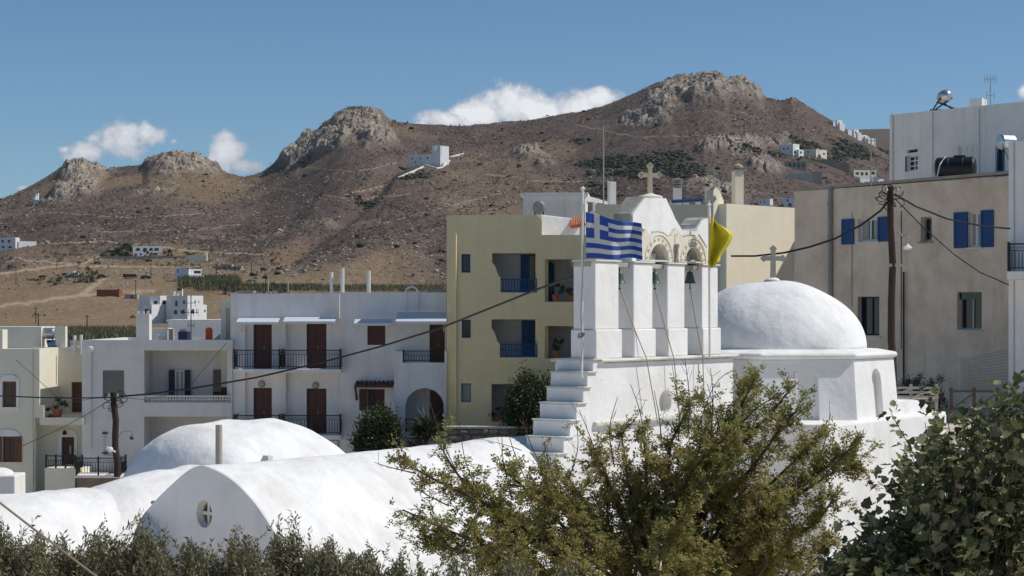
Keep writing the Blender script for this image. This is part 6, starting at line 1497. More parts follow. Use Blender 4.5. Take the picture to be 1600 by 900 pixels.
far_house('villa', 'large white three storey villa with arched windows in the dry field',
    [(223, 476, 237, 504, 0, 9), (234.5, 462, 250, 504, 3, 9), (250, 462, 270, 504, 3, 9, None, 56), (237, 476, 262, 498, 0, 6, None, 56), (293, 462, 317.5, 506, -1, 9, None, 56), (317.5, 476, 323, 506, 6, 8, None, 56), (268.5, 462, 293, 506, -1, 9)],
    [(0, 230, 485, 234, 490, 0), (1, 240, 470, 246, 475, 0), (2, 254, 470, 260, 475.5, 0), (2, 264.5, 470, 268, 475, 0), (6, 273.5, 470, 277.5, 478.5, 0), (6, 286, 469, 289, 475, 0), (2, 262.5, 484, 267, 491, 1), (6, 271.5, 484, 277, 491, 1), (6, 282, 484, 289, 490, 1), (3, 248, 485, 251, 491, 0), (6, 284, 498, 288, 501, 0),
     (4, 304, 470, 306, 474, 0), (4, 310, 470, 311.5, 474, 0), (4, 299, 483, 304, 490, 1), (4, 306.5, 483, 308, 490, 0), (5, 319, 484, 321.5, 488, 0)], 270, 505.5, extra=big_extra)
far_house('villa', 'small white two storey villa with a red roof edge and arches below the stone fields', [(274, 418, 295, 441, 1, 5), (294.5, 420, 315, 438, 2, 7, None, 35), (295, 430, 319, 440, 0, 2, None, 30)],
    [(0, 277, 421, 279, 427, 0), (0, 278, 431, 280, 438, 0), (1, 303, 423, 314, 427.5, 0), (2, 299, 432, 305, 440, 1), (2, 308, 432, 314, 440, 1)], 295, 440, extra=awn(294, 418.6, 314, 420.2, 0, 'tile'))
far_house('villa', 'long white two storey villa with red trim beside dark trees on the hill', [(207.5, 384, 254, 400, 0, 9, None, 14)],
    [(0, 212, 387, 219, 392, 1), (0, 223, 387, 230, 392, 1), (0, 233, 387, 239, 392, 1), (0, 241, 387.5, 248, 392, 0), (0, 210, 396, 214, 399, 0), (0, 218, 396, 222, 399, 0), (0, 240, 396, 246, 399, 0)], 230, 400, extra=lambda e, fr: (awn(207, 383.4, 254.5, 384.2, -.2, 'tile')(e, fr), awn(229, 395, 254, 396, -1, 'tile')(e, fr)))
m_r, m_z = ground_at(240, 402)
far_house('garden_wall', 'long grey retaining wall in front of the long villa on the hill', [(157, 400.5, 291, 404.5, 0, .6, 'concrete')], [], 225, 404, cat='wall', group='retaining walls on the hillside')
far_house('garden_wall', 'pale cream wall with a small pillar at the right end of the villa garden', [(291, 398.5, 323, 409, 0, .8, 'pale_cream_wall'), (319, 395, 323.5, 409, .9, 1.5, 'pale_cream_wall')], [], 305, 409, cat='wall', group='retaining walls on the hillside')
far_house('villa', 'blue grey villa cut by the left edge halfway up the slope', [(-14, 371.5, 24, 392, 0, 10, 'white_wall'), (24, 371, 30, 391, 0, 9, None, 55)], [(0, 2, 375, 6, 379, 0), (0, 12, 375, 16, 379, 0), (0, 3, 384, 7, 388, 1), (0, 13, 384, 18, 388, 1)], 8, 392)
far_house('house', 'low white outbuilding right of the left edge villa', [(29, 377, 57, 386, 0, 6, None, 35)], [], 42, 386)
far_house('house', 'small grey white hut among the dark trees in the field', [(97, 427, 122, 434, 0, 6, 'white_wall'), (112, 423.5, 116, 428, 2, 2)], [(0, 106, 430, 110, 434, 0)], 110, 434)
far_house('ruin', 'unfinished red brick building in the dry field', [(151, 452.5, 186, 463, 0, 7, 'brick_red')], [(0, 156, 455, 162, 461, 0), (0, 166, 455, 169, 461, 0), (0, 173, 455, 176, 461, 0), (0, 179, 455, 182, 461, 0)], 168, 463, wmat='plank_rust', cat='building')
far_house('hut', 'low grey block hut right of the red brick building', [(195, 460, 214, 467, 0, 5, 'concrete')], [(0, 204, 461.5, 208, 467, 0)], 204, 467, cat='hut')
far_house('ruin', 'grey concrete shells of unfinished houses at the field edge', [(345, 413, 362, 422, 0, 8, 'concrete'), (362, 416, 377, 424, -1, 8, 'concrete'), (332, 415, 345, 420, 1, 8, 'concrete')], [(0, 348, 416, 353, 421, 0), (0, 356, 416, 360, 421, 0), (1, 364, 418, 369, 423, 0), (1, 371, 418, 375, 423, 0)], 355, 422, cat='building')
# monastery on the slope
far_house('monastery', 'white monastery with a taller tower block on the mountainside', [(638, 241, 681, 260, 0, 10, 'white_wall'), (679, 229, 688.5, 262, -1, 8, 'white_far', 15), (688, 228, 701.5, 256, -1.2, 8, None, 55)],
    [(0, 643, 246, 645, 249, 0), (0, 656, 246, 658, 249, 0), (0, 667, 245, 669, 249, 0), (0, 648, 252, 650, 255, 0)], 668, 259, cat='monastery', extra=lambda e, fr: [awn(a, 226.5, a + 2, 229, 0, 'white_far')(e, fr) for a in (680, 684.5, 689, 694, 699)])
for k, (pts, lab) in enumerate(((((622, 279), (635, 273), (648, 268), (662, 261)), 'stepped white wall climbing to the monastery from the left'), (((664, 259), (682, 264), (692, 262), (703, 252)), 'white terrace wall round the foot of the monastery'), (((700, 247), (712, 244), (724, 241)), 'low white wall running right from the monastery'))):
    m = MB()
    for (a, b) in zip(pts[:-1], pts[1:]):
        ra, za = ground_at(*a); rb, zb_ = ground_at(*b); A_, B_ = Vector(((a[0] - 800) / F * ra, ra, za)), Vector(((b[0] - 800) / F * rb, rb, zb_))
        d = (B_ - A_); n = Vector((-d.y, d.x, 0)).normalized() * .4; vv = []
        for p in (A_, B_):
            for s_, h in ((-1, -2.5), (1, -2.5), (1, 1.0), (-1, 1.0)): vv.append(p + n * s_ + Vector((0, 0, h)))
        m.add(vv, [(0, 1, 2, 3), (7, 6, 5, 4), (0, 4, 5, 1), (1, 5, 6, 2), (2, 6, 7, 3), (3, 7, 4, 0)])
    m.build('monastery_wall', 'white_far', None, label=lab, cat='wall', group='white walls round the monastery')
far_house('chapel', 'tiny white chapel among the rocks at the far left', [(52, 306, 56, 318, 0, 4), (55, 302, 59, 309, 3, 4), (53, 312, 62, 318, -2, 3)], [], 56, 318, cat='chapel')
# right slope
far_house('villa', 'white two storey villa on the right slope with arches at its right', [(1220, 226, 1240, 241, 1, 9, 'white_wall'), (1239, 225, 1249, 243, 0, 6, None, 45), (1248, 234, 1256, 243, 1, 6, None, 45), (1233, 223, 1236, 227, 3, 2)], [(0, 1223, 231, 1226, 234, 0), (0, 1230, 230, 1232, 234, 0), (1, 1240.5, 235, 1243.5, 240, 1), (2, 1250, 236.5, 1253, 240, 0), (0, 1235, 236, 1237, 239, 0)], 1238, 243)
far_house('villa', 'cream villa with one arch just right of the white one on the slope', [(1257.5, 233, 1276, 246, 1, 9, 'cream_wall'), (1275, 234, 1292, 247, 0, 9, 'pale_cream_wall', 40), (1277, 231, 1280, 235, 2, 2, 'pale_cream_wall')], [(0, 1261, 236, 1264, 239, 0), (1, 1277, 241, 1283, 246.5, 1), (1, 1286, 239, 1289, 242, 0)], 1276, 246.5)
far_house('ruin', 'dark unfinished concrete building below the right slope villas', [(1229, 252, 1260, 264, 0, 8, 'concrete')], [(0, 1232, 255, 1236, 261, 0), (0, 1239, 255, 1243, 261, 0), (0, 1246, 255, 1250, 261, 0), (0, 1253, 255, 1257, 261, 0)], 1245, 264, cat='building')
far_house('garden_wall', 'long brown terrace wall on the right slope', [(1260, 250, 1308, 257, 0, 1, 'wall_stone'), (1307, 254, 1327, 262, 1, 1, 'wall_stone')], [], 1292, 258, cat='wall', group='retaining walls on the hillside')
far_house('garden_wall', 'dark grey retaining wall with a pale side on the right slope', [(1232, 271, 1270, 282, 0, 1, 'roof_grey'), (1270, 268, 1284, 279, 2, 2, 'concrete')], [], 1252, 282, cat='wall', group='retaining walls on the hillside')
far_house('villa', 'beige two storey villa low on the right slope', [(1334, 266, 1369, 281, 0, 9, 'pale_cream_wall', 22)], [(0, 1337, 269, 1342, 273, 0), (0, 1345, 269, 1349, 274, 0), (0, 1352, 269, 1356, 274, 0), (0, 1360, 268, 1367, 273, 0)], 1350, 281)
far_house('house', 'low white house in front of the beige villa on the right slope', [(1344, 279, 1381, 288, 0, 7, None, 30), (1365, 276, 1372, 283, 3, 3)], [(0, 1365, 278.5, 1374, 281, 0)], 1360, 288)
far_house('house', 'small white box house seen just above the cream wall', [(1184, 311, 1203, 321, 0, 6), (1202.5, 311, 1208, 322, 0, 5, None, 50)], [(0, 1187, 314, 1189, 317, 0), (0, 1193, 314, 1195, 317, 0)], 1196, 322)
far_house('house', 'small white house with a dark arch beside the beige roof corner', [(1225, 309, 1243, 326, 0, 6)], [(0, 1231, 317, 1237, 323, 1), (0, 1229, 311, 1232, 315, 0)], 1234, 326)
far_house('house', 'tiny white house right of the cream chimney', [(1161, 314, 1172, 321, 0, 5)], [], 1166, 321)
for k, bx in enumerate(([(1302, 190, 1312, 196, 0, 7), (1308, 188, 1316, 198, -1, 7), (1312, 193, 1320, 200, -3, 6)], [(1325, 204, 1337, 210, 0, 7), (1334, 202.5, 1342, 213, -1, 7), (1340, 207, 1346, 214, -2, 6)], [(1345, 211, 1355, 216, 0, 6), (1352, 213, 1358, 218, -2, 5)], [(1356, 216, 1368, 221, 0, 6)])):
    cpx = (bx[0][0] + bx[-1][2]) / 2; cpy = max(b[3] for b in bx) + 1
    far_house('house', ['highest cluster of white houses on the right skyline', 'second cluster of white houses down the right skyline', 'third small white house down the right ridge', 'lowest white house on the right ridge beside the mast'][k], bx, [(1, bx[1][0] + 2, bx[1][1] + 3, bx[1][0] + 4, bx[1][1] + 6, 0)] if len(bx) > 1 else [], cpx, cpy, ang=38, group='white houses along the right ridge')
# small hillside poles
for k, (px_, yb_, yt_) in enumerate(((25, 445, 403), (89, 421, 395), (56, 505, 478), (60, 510, 488), (136, 511, 490), (212, 462, 436), (236, 432, 410), (275, 416, 400), (338, 440, 411), (367, 434, 407), (393, 430, 408), (724, 225, 216), (415, 458, 425), (148, 414, 402))):
    r, z = ground_at(px_, yb_); b = Vector(((px_ - 800) / F * r, r, z - .3)); h = (yb_ - yt_) / F * r
    m = MB(); m.tube([b, b + Vector((0, 0, h))], [.18, .13], 6); m.box(Fr(b.x, b.y, 20), -.7, .7, b.z + h - .6, b.z + h - .45, -.1, .1)
    m.build('field_pole', 'pole_wood', None, label=['tall thin pole at the far left of the field', 'pole beside the track under the left villa', 'short pole low in the left field', 'thick short post low in the left field', 'pole standing in the lower brown field', 'pole right of the red brick building', 'pole above the parked van in the field', 'pole between the retaining walls and the small villa', 'pole at the end of the reed bed', 'tall pole right of the reed bed', 'pole near the concrete shells', 'tiny pole on the slope right of the monastery', 'pole in the scrub behind the apartment roof', 'small pole near the parked green car'][k], cat='pole', group='small poles on the hillside')
# vehicles far away in the field
def vehicle(px_, py_, L, h, mat, label, ang=0, van=False):
    r, z = ground_at(px_, py_); f = Fr((px_ - 800) / F * r, r, ang); e = empty('parked_van' if van else 'parked_car', (f.o[0], f.o[1], z), label, 'van' if van else 'car', 'vehicles parked in the field')
    m = MB(); prof = [(-L / 2, .35), (L / 2, .35), (L / 2, h * .55), (L * .36, h * .62), (L * .22, h), (-L * .3, h), (-L * .45, h * .62), (-L / 2, h * .58)] if not van else [(-L / 2, .4), (L / 2, .4), (L / 2, h * .6), (L * .4, h), (-L / 2, h)]
    m.prism(f, [(a, z + b) for a, b in prof], [], -.85, .85); m.build('body', mat, e, bevel=.06)
    m = MB(); m.box(f, -L * .26, L * .2, z + h * .66, z + h * .9, -.87, -.855); m.build('window', 'glass_dark', e)
    for s_ in (-1, 1):
        for y_ in (-.8, .8): m = MB(); m.lathe(f.pt(s_ * L * .31, z + .33, y_), [(.33, -.1), (.33, .1)], 12, axis='y'); m.build('wheel', 'tyre', e)
vehicle(151, 413, 4.6, 1.5, 'car_green', 'dark green car parked below the retaining wall', 10)
vehicle(203, 434.5, 6.5, 1.9, 'car_dark', 'long grey van parked beside the field track', 0, True)
vehicle(159, 434, 4.4, 1.6, 'car_dark', 'dark car parked at the right end of the dark trees', -10)
vehicle(228, 436, 5.0, 1.7, 'car_dark', 'dark low car just left of the small white villa', 0)
# trees and reeds in the fields
def far_tree(px_, py_, h, rx, n, label, seed, mat='shrub_leaf', ln=1.0, cat='tree', group='trees in the fields'):
    r, z = ground_at(px_, py_); b = (( px_ - 800) / F * r, r, z - .2); e = empty('field_tree', b, label, cat, group)
    m = MB(); m.tube([b, (b[0] + .2, b[1], b[2] + h * .5)], [.3, .12], 6); m.build('trunk', 'bark', e)
    leafy('foliage', e, (b[0], b[1], b[2] + h * .55), (rx, rx * .8, h * .48), n, ln, ln * .55, mat, seed)
for k, a in enumerate([(178, 400, 4.5, 4.5, 900), (196, 400, 7.2, 4.2, 1000), (188, 398, 6, 4, 700), (203, 400, 5.5, 2.5, 500), (263, 400, 3.8, 2.6, 400), (228, 402, 4.2, 1.5, 250), (161, 402, 3, 2, 250), (295, 400, 2.2, 4, 300), (136, 442, 7.5, 4.5, 1000), (146, 441, 5.5, 3.5, 600), (122, 443, 5, 4.5, 600), (84, 446, 5, 4, 500), (60, 445, 3.5, 6, 500), (105, 438, 4, 5, 500), (352, 460, 5.5, 3.4, 600), (438, 458, 5, 3.5, 600), (420, 460, 3, 3, 300), (262, 504, 2.8, 1.2, 200), (272, 503, 1.8, 2.0, 200), (616, 193, 4, 2.2, 200), (635, 195, 3, 2, 160), (430, 415, 5, 3, 300), (703, 243, 4, 3.5, 300), (655, 270, 3, 5, 300), (370, 462, 3, 5, 400), (400, 458, 2.2, 6, 400)]):
    labs = ['broad dark tree at the left of the long villa', 'tallest dark tree beside the long villa', 'dark tree merging into the grove by the long villa', 'dark tree touching the left wall of the long villa', 'light green round tree right of the long villa', 'small palm like tree in front of the long villa', 'small tree at the left end of the retaining wall', 'low dark shrubs behind the cream garden wall', 'largest dark tree in the field beside the sandy track', 'dark tree closest to the sandy track', 'dark tree left of the largest field tree', 'dark shrubby tree at the centre of the field plot', 'low dark shrubs at the left of the field plot', 'bushes beside the small grey hut', 'dark tree between the small villa and the apartment roof', 'dark bushy tree seen above the apartment roof', 'small bush above the apartment roof left of the dark tree', 'small dark tree in the courtyard of the large villa', 'low bush in the courtyard of the large villa', 'tiny tree on the skyline nearest the rocky peak', 'tiny tree on the skyline right of the rocky peak', 'lone dark tree on the brown slope above the apartments', 'dark bush at the right of the monastery', 'dark hedge under the monastery wall', 'low bushes left of the apartment roof', 'long low scrub above the apartment roof']
    far_tree(*a[:4], a[4], labs[k], 300 + k, ln=.75 if a[1] < 410 else .6)
def reed_bed(px0, px1, y0_, y1_, n, h, label, seed, mat='reed_leaf'):
    g = np.random.default_rng(seed); pos = []
    for i in range(40):
        for j in range(10):
            px_ = px0 + (px1 - px0) * (i + .5) / 40; py_ = y0_ + (y1_ - y0_) * (j + .5) / 10; r, z = ground_at(px_, py_); pos.append(((px_ - 800) / F * r, r, z))
    pos = np.array(pos); k = g.integers(0, len(pos), n); p = pos[k] + g.normal(0, 1, (n, 3)) * np.array([(px1 - px0) / 40 / F * pos[0, 1] * .6, 6, 0]); d = unit(np.stack([g.normal(0, .25, n), g.normal(0, .25, n), np.ones(n)], -1))
    v, f = leaf_quads(p - np.array([0, 0, .3]), d, unit(g.normal(0, 1, (n, 3))), h * g.uniform(.5, 1.2, n), np.full(n, .22) * g.uniform(.6, 1.5, n) * h / 2)
    np_mesh('reed_bed', v, f, mat, None, (0, 0, 0), tone=np.repeat(g.uniform(0, 1, n), 4), label=label, cat='reeds', kind='stuff')
reed_bed(285, 372, 449, 437, 7000, 3.2, 'green reed bed below the small white villa', 1)
reed_bed(100, 225, 531, 516, 9000, 1.5, 'tall dry grass and reeds behind the left roofs', 2)
reed_bed(306, 500, 455, 447, 7000, 2.2, 'dry reeds and low scrub above the apartment roof', 3)
reed_bed(500, 700, 456, 447, 6000, 1.8, 'dry scrub strip behind the apartment roof', 4)

# ------------------------------------------------------------------ foreground olive shrubs
def olive(px_, D, ytop, wpx, label, seed, nshoot=420, group='olive shrubs along the bottom of the view', dense=1.0):
    g = np.random.default_rng(seed); base = P(px_, 900, D); zg = gz(px_, D); zt_ = CZ + (HY - ytop - 7) / F * D; wx = wpx / F * D
    H = zt_ - zg; e = empty('olive_shrub', (base.x, D, zg), label, 'shrub', group)
    m = MB(); rg = random.Random(seed)
    for k in range(9):
        a = rg.uniform(0, 6.28); t = Vector((base.x + math.cos(a) * wx * .8, D + math.sin(a) * wx * .5, zg + H * .8)); b = Vector((base.x + rg.uniform(-.1, .1), D, zg)); m.tube([b, b.lerp(t, .5) + Vector((0, 0, .2)), t], [.05, .03, .012], 5)
    m.build('stem', 'bark', e)
    n = int(nshoot * dense); u = g.uniform(-1, 1, n); dep = g.uniform(-1, 1, n) * .9
    prof = np.sqrt(np.clip(1 - (np.abs(u) ** 2.6) * .55, 0, 1)); tz = zt_ - H * .16 * (1 - prof) * 2 - np.abs(g.normal(0, .13, n)) * H * .55 - .05 + .07 * np.sin(u * 7 + seed) + .05 * np.sin(u * 17 + seed * 3) + (g.random(n) < .06) * g.uniform(.04, .2, n)
    tx = base.x + u * wx; ty = D + dep * wx * .55
    L = g.uniform(.22, .48, n); dirv = unit(np.stack([g.normal(0, .38, n) + u * .25, g.normal(0, .38, n), np.ones(n) * 1.1], -1)); tip = np.stack([tx, ty, tz], -1); start = tip - dirv * L[:, None]
    K = 26; t = (np.arange(K) + .5) / K; pos = start[:, None] + (tip - start)[:, None] * t[None, :, None]; pos = pos + g.normal(0, .006, pos.shape)
    ax = np.repeat(dirv[:, None], K, 1); phi = g.uniform(0, 6.28, (n, K)); s1 = unit(np.cross(ax, np.array([.3, 1, .1]))); s2 = np.cross(ax, s1)
    ld = unit(ax * .75 + (s1 * np.cos(phi)[..., None] + s2 * np.sin(phi)[..., None]) * .8); nn = unit(np.cross(ld, g.normal(0, 1, ld.shape)))
    N_ = n * K; v, f = leaf_quads(pos.reshape(-1, 3), ld.reshape(-1, 3), nn.reshape(-1, 3), (.042 * g.uniform(.6, 1.25, N_)), .0125 * g.uniform(.7, 1.3, N_))
    np_mesh('foliage', v, f, 'olive_leaf', e, tone=np.repeat(g.uniform(0, 1, N_), 4))
    # shoots
    q = unit(np.cross(dirv, np.array([0, 1, 0]))) * .0025; vv = np.stack([start - q, start + q, tip + q * .4, tip - q * .4], 1).reshape(-1, 3)
    np_mesh('shoots', vv, np.arange(len(vv)).reshape(-1, 4), 'twig', e, kind='stuff')
OL = [(15, 13.5, 815, 75, 'olive shrub at the bottom left corner', 650), (120, 14.5, 832, 75, 'olive shrub second from the left corner under the lumpy white wall', 600), (205, 14, 815, 85, 'olive shrub with thin high shoots left of the round window', 700), (290, 14.5, 842, 80, 'olive shrub directly under the round church window', 700),
      (375, 14, 832, 80, 'olive shrub right of the round church window', 800), (455, 14.5, 826, 75, 'olive shrub at the right foot of the white gable', 700), (530, 14, 838, 75, 'olive shrub below the middle of the white vault', 700), (600, 14.5, 858, 60, 'low olive shrub left of the green locust tree', 500), (690, 13, 872, 75, 'grey olive shrub below the left of the locust tree', 600), (790, 12.5, 868, 80, 'grey olive shrub at the bottom centre under the locust tree', 600), (880, 13, 880, 70, 'lowest grey olive shrub under the locust tree', 450)]
for k, (a, D_, yt, w, lab, n) in enumerate(OL): olive(a, D_, yt, w, lab, 500 + k, int(n * 1.25))

# ------------------------------------------------------------------ locust tree in front of the church
def resample3(pts, n):
    pts = np.array([list(p) for p in pts]); d = np.concatenate([[0], np.cumsum(np.linalg.norm(np.diff(pts, axis=0), axis=1))]); T = np.linspace(0, d[-1], n)
    o = np.stack([np.interp(T, d, pts[:, i]) for i in range(3)], -1)
    for _ in range(2): o[1:-1] = (o[:-2] + 2 * o[1:-1] + o[2:]) / 4
    return o
def pinnate(starts, dirs, ln, g, npair=4, leaflet=.043, wid=.021):
    """ compound leaves: leaflet pairs along a short stalk """
    n = len(starts); side = unit(np.cross(dirs, g.normal(0, 1, dirs.shape) * .5 + np.array([0, 0, 1.0]))); nrm = unit(np.cross(side, dirs) + g.normal(0, .25, dirs.shape)); V = []
    P_, D_, N_, L_ = [], [], [], []
    for k in range(npair):
        t = (k + .6) / npair
        for s_ in (-1, 1):
            p = starts + dirs * (ln * t)[:, None]; p[:, 2] -= (ln * t * t * .25)
            P_.append(p); D_.append(unit(side * s_ + dirs * .45 + g.normal(0, .18, dirs.shape))); N_.append(unit(nrm + g.normal(0, .35, dirs.shape))); L_.append(leaflet * (1 - .35 * abs(t - .5)) * g.uniform(.75, 1.2, n))
    P_.append(starts + dirs * ln[:, None]); D_.append(dirs); N_.append(nrm); L_.append(leaflet * g.uniform(.8, 1.2, n))
    P_, D_, N_, L_ = map(np.concatenate, (P_, D_, N_, L_)); return leaf_quads(P_, D_, N_, L_, L_ * wid / leaflet)
def locust():
    g = np.random.default_rng(77); rg = random.Random(77); D0 = 21.0
    zg = gz(1030, 21); base = Vector((P(1030, 900, D0).x, D0, zg)); e = empty('locust_tree', base, 'feathery green locust tree with bare twigs in front of the domed church', 'tree')
    fork = Vector((base.x, D0, zg + (CZ - 3.9 - zg))); fk2 = Vector((P(1045, 990, D0).x, D0, P(0, 990, D0).z))
    limbs = []   # pixel paths ending in the tips seen against the church, with a depth
    T = [([(880, 880), (790, 800), (720, 770), (660, 740), (620, 716)], 20.6), ([(900, 890), (800, 830), (740, 770), (700, 725), (686, 690)], 21.2), ([(870, 900), (780, 860), (700, 830), (650, 805), (612, 790)], 20.4), ([(880, 910), (800, 880), (730, 862), (670, 850), (635, 830)], 20.8),
         ([(930, 880), (860, 800), (800, 745), (775, 722)], 21.6), ([(950, 880), (880, 800), (850, 755), (842, 722)], 20.2), ([(960, 870), (920, 790), (890, 760), (870, 745)], 21.8),
         ([(1000, 870), (960, 780), (940, 720), (920, 700)], 20.6), ([(1010, 860), (980, 750), (975, 700), (968, 668)], 21.4), ([(1020, 860), (1010, 760), (1010, 700), (1000, 672)], 20.4), ([(1040, 850), (1040, 740), (1050, 680), (1078, 640), (1085, 622)], 21.0),
         ([(1060, 850), (1080, 740), (1100, 680), (1110, 640)], 21.8), ([(1070, 850), (1100, 720), (1150, 650), (1175, 600), (1188, 578)], 20.8), ([(1080, 850), (1120, 740), (1150, 680), (1165, 640), (1160, 605)], 21.6), ([(1085, 850), (1130, 730), (1180, 670), (1220, 630), (1240, 600)], 21.2),
         ([(1090, 860), (1150, 760), (1200, 700), (1230, 650), (1256, 636)], 20.2), ([(1100, 870), (1170, 790), (1220, 740), (1265, 700), (1272, 676)], 21.4), ([(1110, 880), (1180, 820), (1240, 770), (1290, 730), (1330, 700), (1352, 690)], 20.8), ([(1110, 880), (1200, 800), (1270, 760), (1310, 730), (1355, 722)], 21.2),
         ([(1120, 890), (1200, 860), (1260, 830), (1290, 800), (1310, 770)], 20.4), ([(1100, 890), (1180, 870), (1250, 870), (1310, 850)], 21), ([(1060, 860), (1060, 780), (1090, 720), (1130, 690), (1150, 660)], 20.0), ([(1000, 880), (930, 830), (880, 780), (830, 770)], 20.0), ([(1010, 880), (900, 860), (820, 820), (760, 800)], 21.8)]
    for path, d in T: limbs.append(([fk2] + [P(x, y, D0 + (d - D0) * (i + 1) / len(path)) for i, (x, y) in enumerate(path)], 1))
    for k in range(68):   # inner limbs that fill the body of the crown
        x = rg.uniform(740, 1300); hi = np.interp(x, [740, 860, 960, 1060, 1160, 1250, 1300], [825, 775, 735, 715, 705, 740, 800]); y = rg.uniform(hi, 880); d = rg.uniform(19.3, 22.6)
        mx_, my_ = x * .72 + 1045 * .28 + rg.uniform(-50, 50), y + rg.uniform(60, 110); limbs.append(([fk2, P(mx_, my_, (d + D0) / 2), P(x, y, d)], 0))
    br = MB(); m0 = MB(); m0.tube([base, base.lerp(fk2, .5) + Vector((.08, 0, 0)), fk2], [.13, .1, .075], 9)
    m0.build('trunk', 'bark', e)
    S, Dr, LN = [], [], []; tw = MB()
    for pts, outer in limbs:
        c = resample3(pts, 26); L = np.linalg.norm(np.diff(c, axis=0), axis=1).sum()
        br.tube([tuple(p) for p in c[::2]], [.035 * (1 - i / 13.5) + .006 for i in range(13)], 5)
        nt_ = int(14 + L * 8) if outer else 13
        for k in range(nt_):
            t = rg.uniform(.5 if not outer else .42, 1.0) ** .8; i = min(24, int(t * 25)); p = c[i]; tg = unit(c[i + 1] - c[i]); tl = rg.uniform(.14, .46) * (1.05 - .35 * t)
            d = unit(tg * .55 + g.normal(0, .8, 3) + np.array([0, 0, .12])); K = int(tl / .055) + 3; bend = g.normal(0, .25, 3) - np.array([0, 0, .12])
            pp = np.array([p + d * tl * s_ + bend * tl * s_ * s_ for s_ in np.linspace(0, 1, K)]); tw.tube([tuple(q) for q in pp[::max(1, K // 3)]], .004, 3, cap=False)
            for j in range(1, K):
                for r_ in range(2):
                    S.append(pp[j]); dd = unit(d * .5 + g.normal(0, .7, 3) + np.array([0, 0, .15])); Dr.append(dd); LN.append(rg.uniform(.055, .11))
        if outer:
            for j in range(14, 26):
                for r_ in range(2): S.append(c[j]); Dr.append(unit((c[min(25, j)] - c[j - 2]) * 6 + g.normal(0, .7, 3))); LN.append(rg.uniform(.06, .1))
    br.build('branches', 'bark', e)
    # bare twigs sticking out above the leaves
    BT = [((745, 800), (690, 690), (665, 605)), ((760, 800), (725, 720), (718, 660)), ((800, 780), (785, 720), (784, 668)), ((830, 770), (800, 700), (788, 650)), ((870, 770), (830, 700), (815, 650)), ((885, 760), (905, 700), (900, 655)), ((940, 740), (925, 690), (905, 640)), ((960, 730), (950, 670), (965, 620)), ((1010, 700), (1000, 640), (985, 600)), ((1060, 690), (1062, 640), (1050, 570)), ((1085, 690), (1100, 640), (1120, 590), (1145, 578)), ((1075, 680), (1078, 620), (1070, 560)), ((1110, 690), (1115, 620), (1110, 575)), ((1160, 660), (1190, 630), (1225, 615), (1248, 596)), ((1130, 700), (1120, 650), (1105, 600)), ((1035, 700), (1030, 650), (1022, 610)), ((1200, 690), (1250, 650), (1275, 632)), ((1270, 740), (1290, 690), (1298, 645)), ((1290, 740), (1330, 700), (1345, 672)), ((900, 790), (860, 740), (850, 690)), ((700, 790), (660, 770), (640, 752)), ((650, 740), (600, 728), (585, 722))]
    for pt_ in BT:
        d = rg.uniform(20, 21.8); pts = [P(x, y, d) for x, y in pt_]; c = resample3(pts, 10); tw.tube([tuple(p) for p in c], [.008 * (1 - i / 11) + .0022 for i in range(10)], 4)
        for k in range(5):
            i = rg.randrange(2, 9); dd = unit((c[i] - c[i - 1]) * 8 + g.normal(0, .6, 3)); l = rg.uniform(.06, .2); tw.tube([tuple(c[i]), tuple(c[i] + dd * l * .5), tuple(c[i] + dd * l + np.array([0, 0, .02]))], .0026, 3)
    o = tw.build('twigs', 'twig', e)
    S, Dr, LN = np.array(S), np.array(Dr), np.array(LN); v, f = pinnate(S, Dr, LN, g)
    nl_ = len(f); per = 11; tn = np.tile(g.uniform(0, 1, len(S)) * .8, per)[:nl_] + g.uniform(0, .25, nl_)
    np_mesh('foliage', v, f, 'locust_leaf', e, tone=np.repeat(tn, 4))
    # dry red brown leaves and pods
    n = 900; k = g.integers(0, len(S), n); k = np.array([i for i in k if S[i][2] > P(0, 800, 21).z]); n = len(k)
    v, f = leaf_quads(S[k], unit(g.normal(0, .4, (n, 3)) + np.array([0, 0, -1])), unit(g.normal(0, 1, (n, 3))), .06 * g.uniform(.5, 1.2, n), np.full(n, .014)); np_mesh('dry_pods', v, f, 'red_leaf', e, kind='stuff', tone=np.repeat(g.uniform(0, 1, n), 4))
    print('locust leaflets', nl_)
locust()

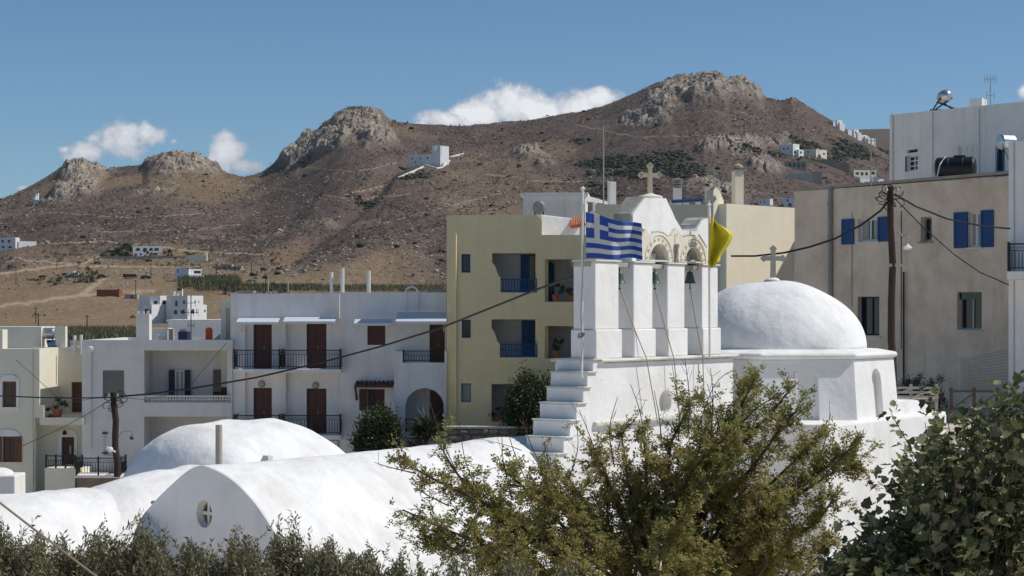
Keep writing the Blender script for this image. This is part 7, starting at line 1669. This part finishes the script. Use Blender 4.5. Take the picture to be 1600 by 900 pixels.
# ------------------------------------------------------------------ fig tree at the lower right
def fig():
    g = np.random.default_rng(99); rg = random.Random(99); D0 = 18.5; zg = gz(1540, 18); bx = P(1540, 900, D0).x
    base = Vector((bx, D0, zg)); e = empty('fig_tree', base, 'dusty dark leaved fig tree filling the lower right corner', 'tree'); hub = Vector((bx, D0, P(0, 960, D0).z))
    m = MB(); m.tube([base, hub], [.16, .11], 9); m.build('trunk', 'bark', e)
    tips = [(1392, 645, 17.9), (1412, 690, 18.2), (1445, 660, 18.6), (1372, 752, 18), (1400, 735, 17.6), (1318, 812, 18.2), (1345, 790, 17.8), (1300, 850, 18.5), (1290, 880, 17.9), (1480, 650, 18.8), (1520, 640, 18.3), (1560, 610, 18.6), (1590, 596, 18.2), (1600, 640, 17.6), (1455, 620, 19.0)]
    for k in range(560):
        x = rg.uniform(1290, 1680); top = np.interp(x, [1290, 1330, 1380, 1420, 1460, 1500, 1550, 1600, 1680], [905, 860, 795, 705, 668, 655, 628, 605, 600]); tips.append((x, top + (940 - top) * rg.random() ** 1.0, rg.uniform(17.2, 20.2)))
    br = MB(); P_, D_, N_, L_ = [], [], [], []
    for (x, y, d) in tips:
        t = P(x, y, d); mid = hub.lerp(t, .55) + Vector((rg.uniform(-.15, .15), rg.uniform(-.15, .15), rg.uniform(-.15, .05))); c = resample3([hub, mid, t], 12)
        br.tube([tuple(p) for p in c[::2]] + [tuple(c[-1])], [.014, .012, .01, .008, .007, .005, .004], 4)
        tg = unit(c[-1] - c[-3])
        for k in range(rg.randint(15, 21)):
            i = 11 - int(abs(rg.gauss(0, 2.4))); i = max(5, i); p = c[i] + g.normal(0, .03, 3); dd = unit(tg * .5 + g.normal(0, .75, 3) + np.array([0, 0, -.1])); P_.append(p + dd * .05); D_.append(unit(dd + np.array([0, 0, -.35]))); N_.append(unit(np.array([0, 0, 1.]) + g.normal(0, .6, 3) + dd * .3)); L_.append(.045 + .085 * rg.random() ** 1.3)
    br.build('branches', 'bark', e)
    P_, D_, N_, L_ = map(np.array, (P_, D_, N_, L_)); n = len(P_); S_ = unit(np.cross(D_, N_)); U_ = np.cross(S_, D_)
    # lobed leaf outline (along, across, cupping)
    o = np.array([(0, 0, 0), (-.02, .24, .03), (.24, .46, .12), (.38, .34, .02), (.64, .36, .08), (.74, .2, 0), (1.0, 0, -.1), (.74, -.2, 0), (.64, -.36, .08), (.38, -.34, .02), (.24, -.46, .12), (-.02, -.24, .03), (.38, 0, -.07)]) 
    v = P_[:, None] + (D_[:, None] * o[None, :, 0:1] + S_[:, None] * o[None, :, 1:2] + U_[:, None] * o[None, :, 2:3]) * L_[:, None, None]
    tri = np.array([(12, i, (i + 1) % 12) for i in range(12)]); f = (tri[None] + (np.arange(n) * 13)[:, None, None]).reshape(-1, 3)
    np_mesh('foliage', v.reshape(-1, 3), f, 'fig_leaf', e, tone=np.repeat(g.uniform(0, 1, n), 13)); print('fig leaves', n)
fig()
shrub((P(1445, 900, 24).x, 24, CZ - 5.5), 3.4, .75, 2600, 'dark green bush between the fig tree and the white church block', 880, ln=.05, wd=.025)
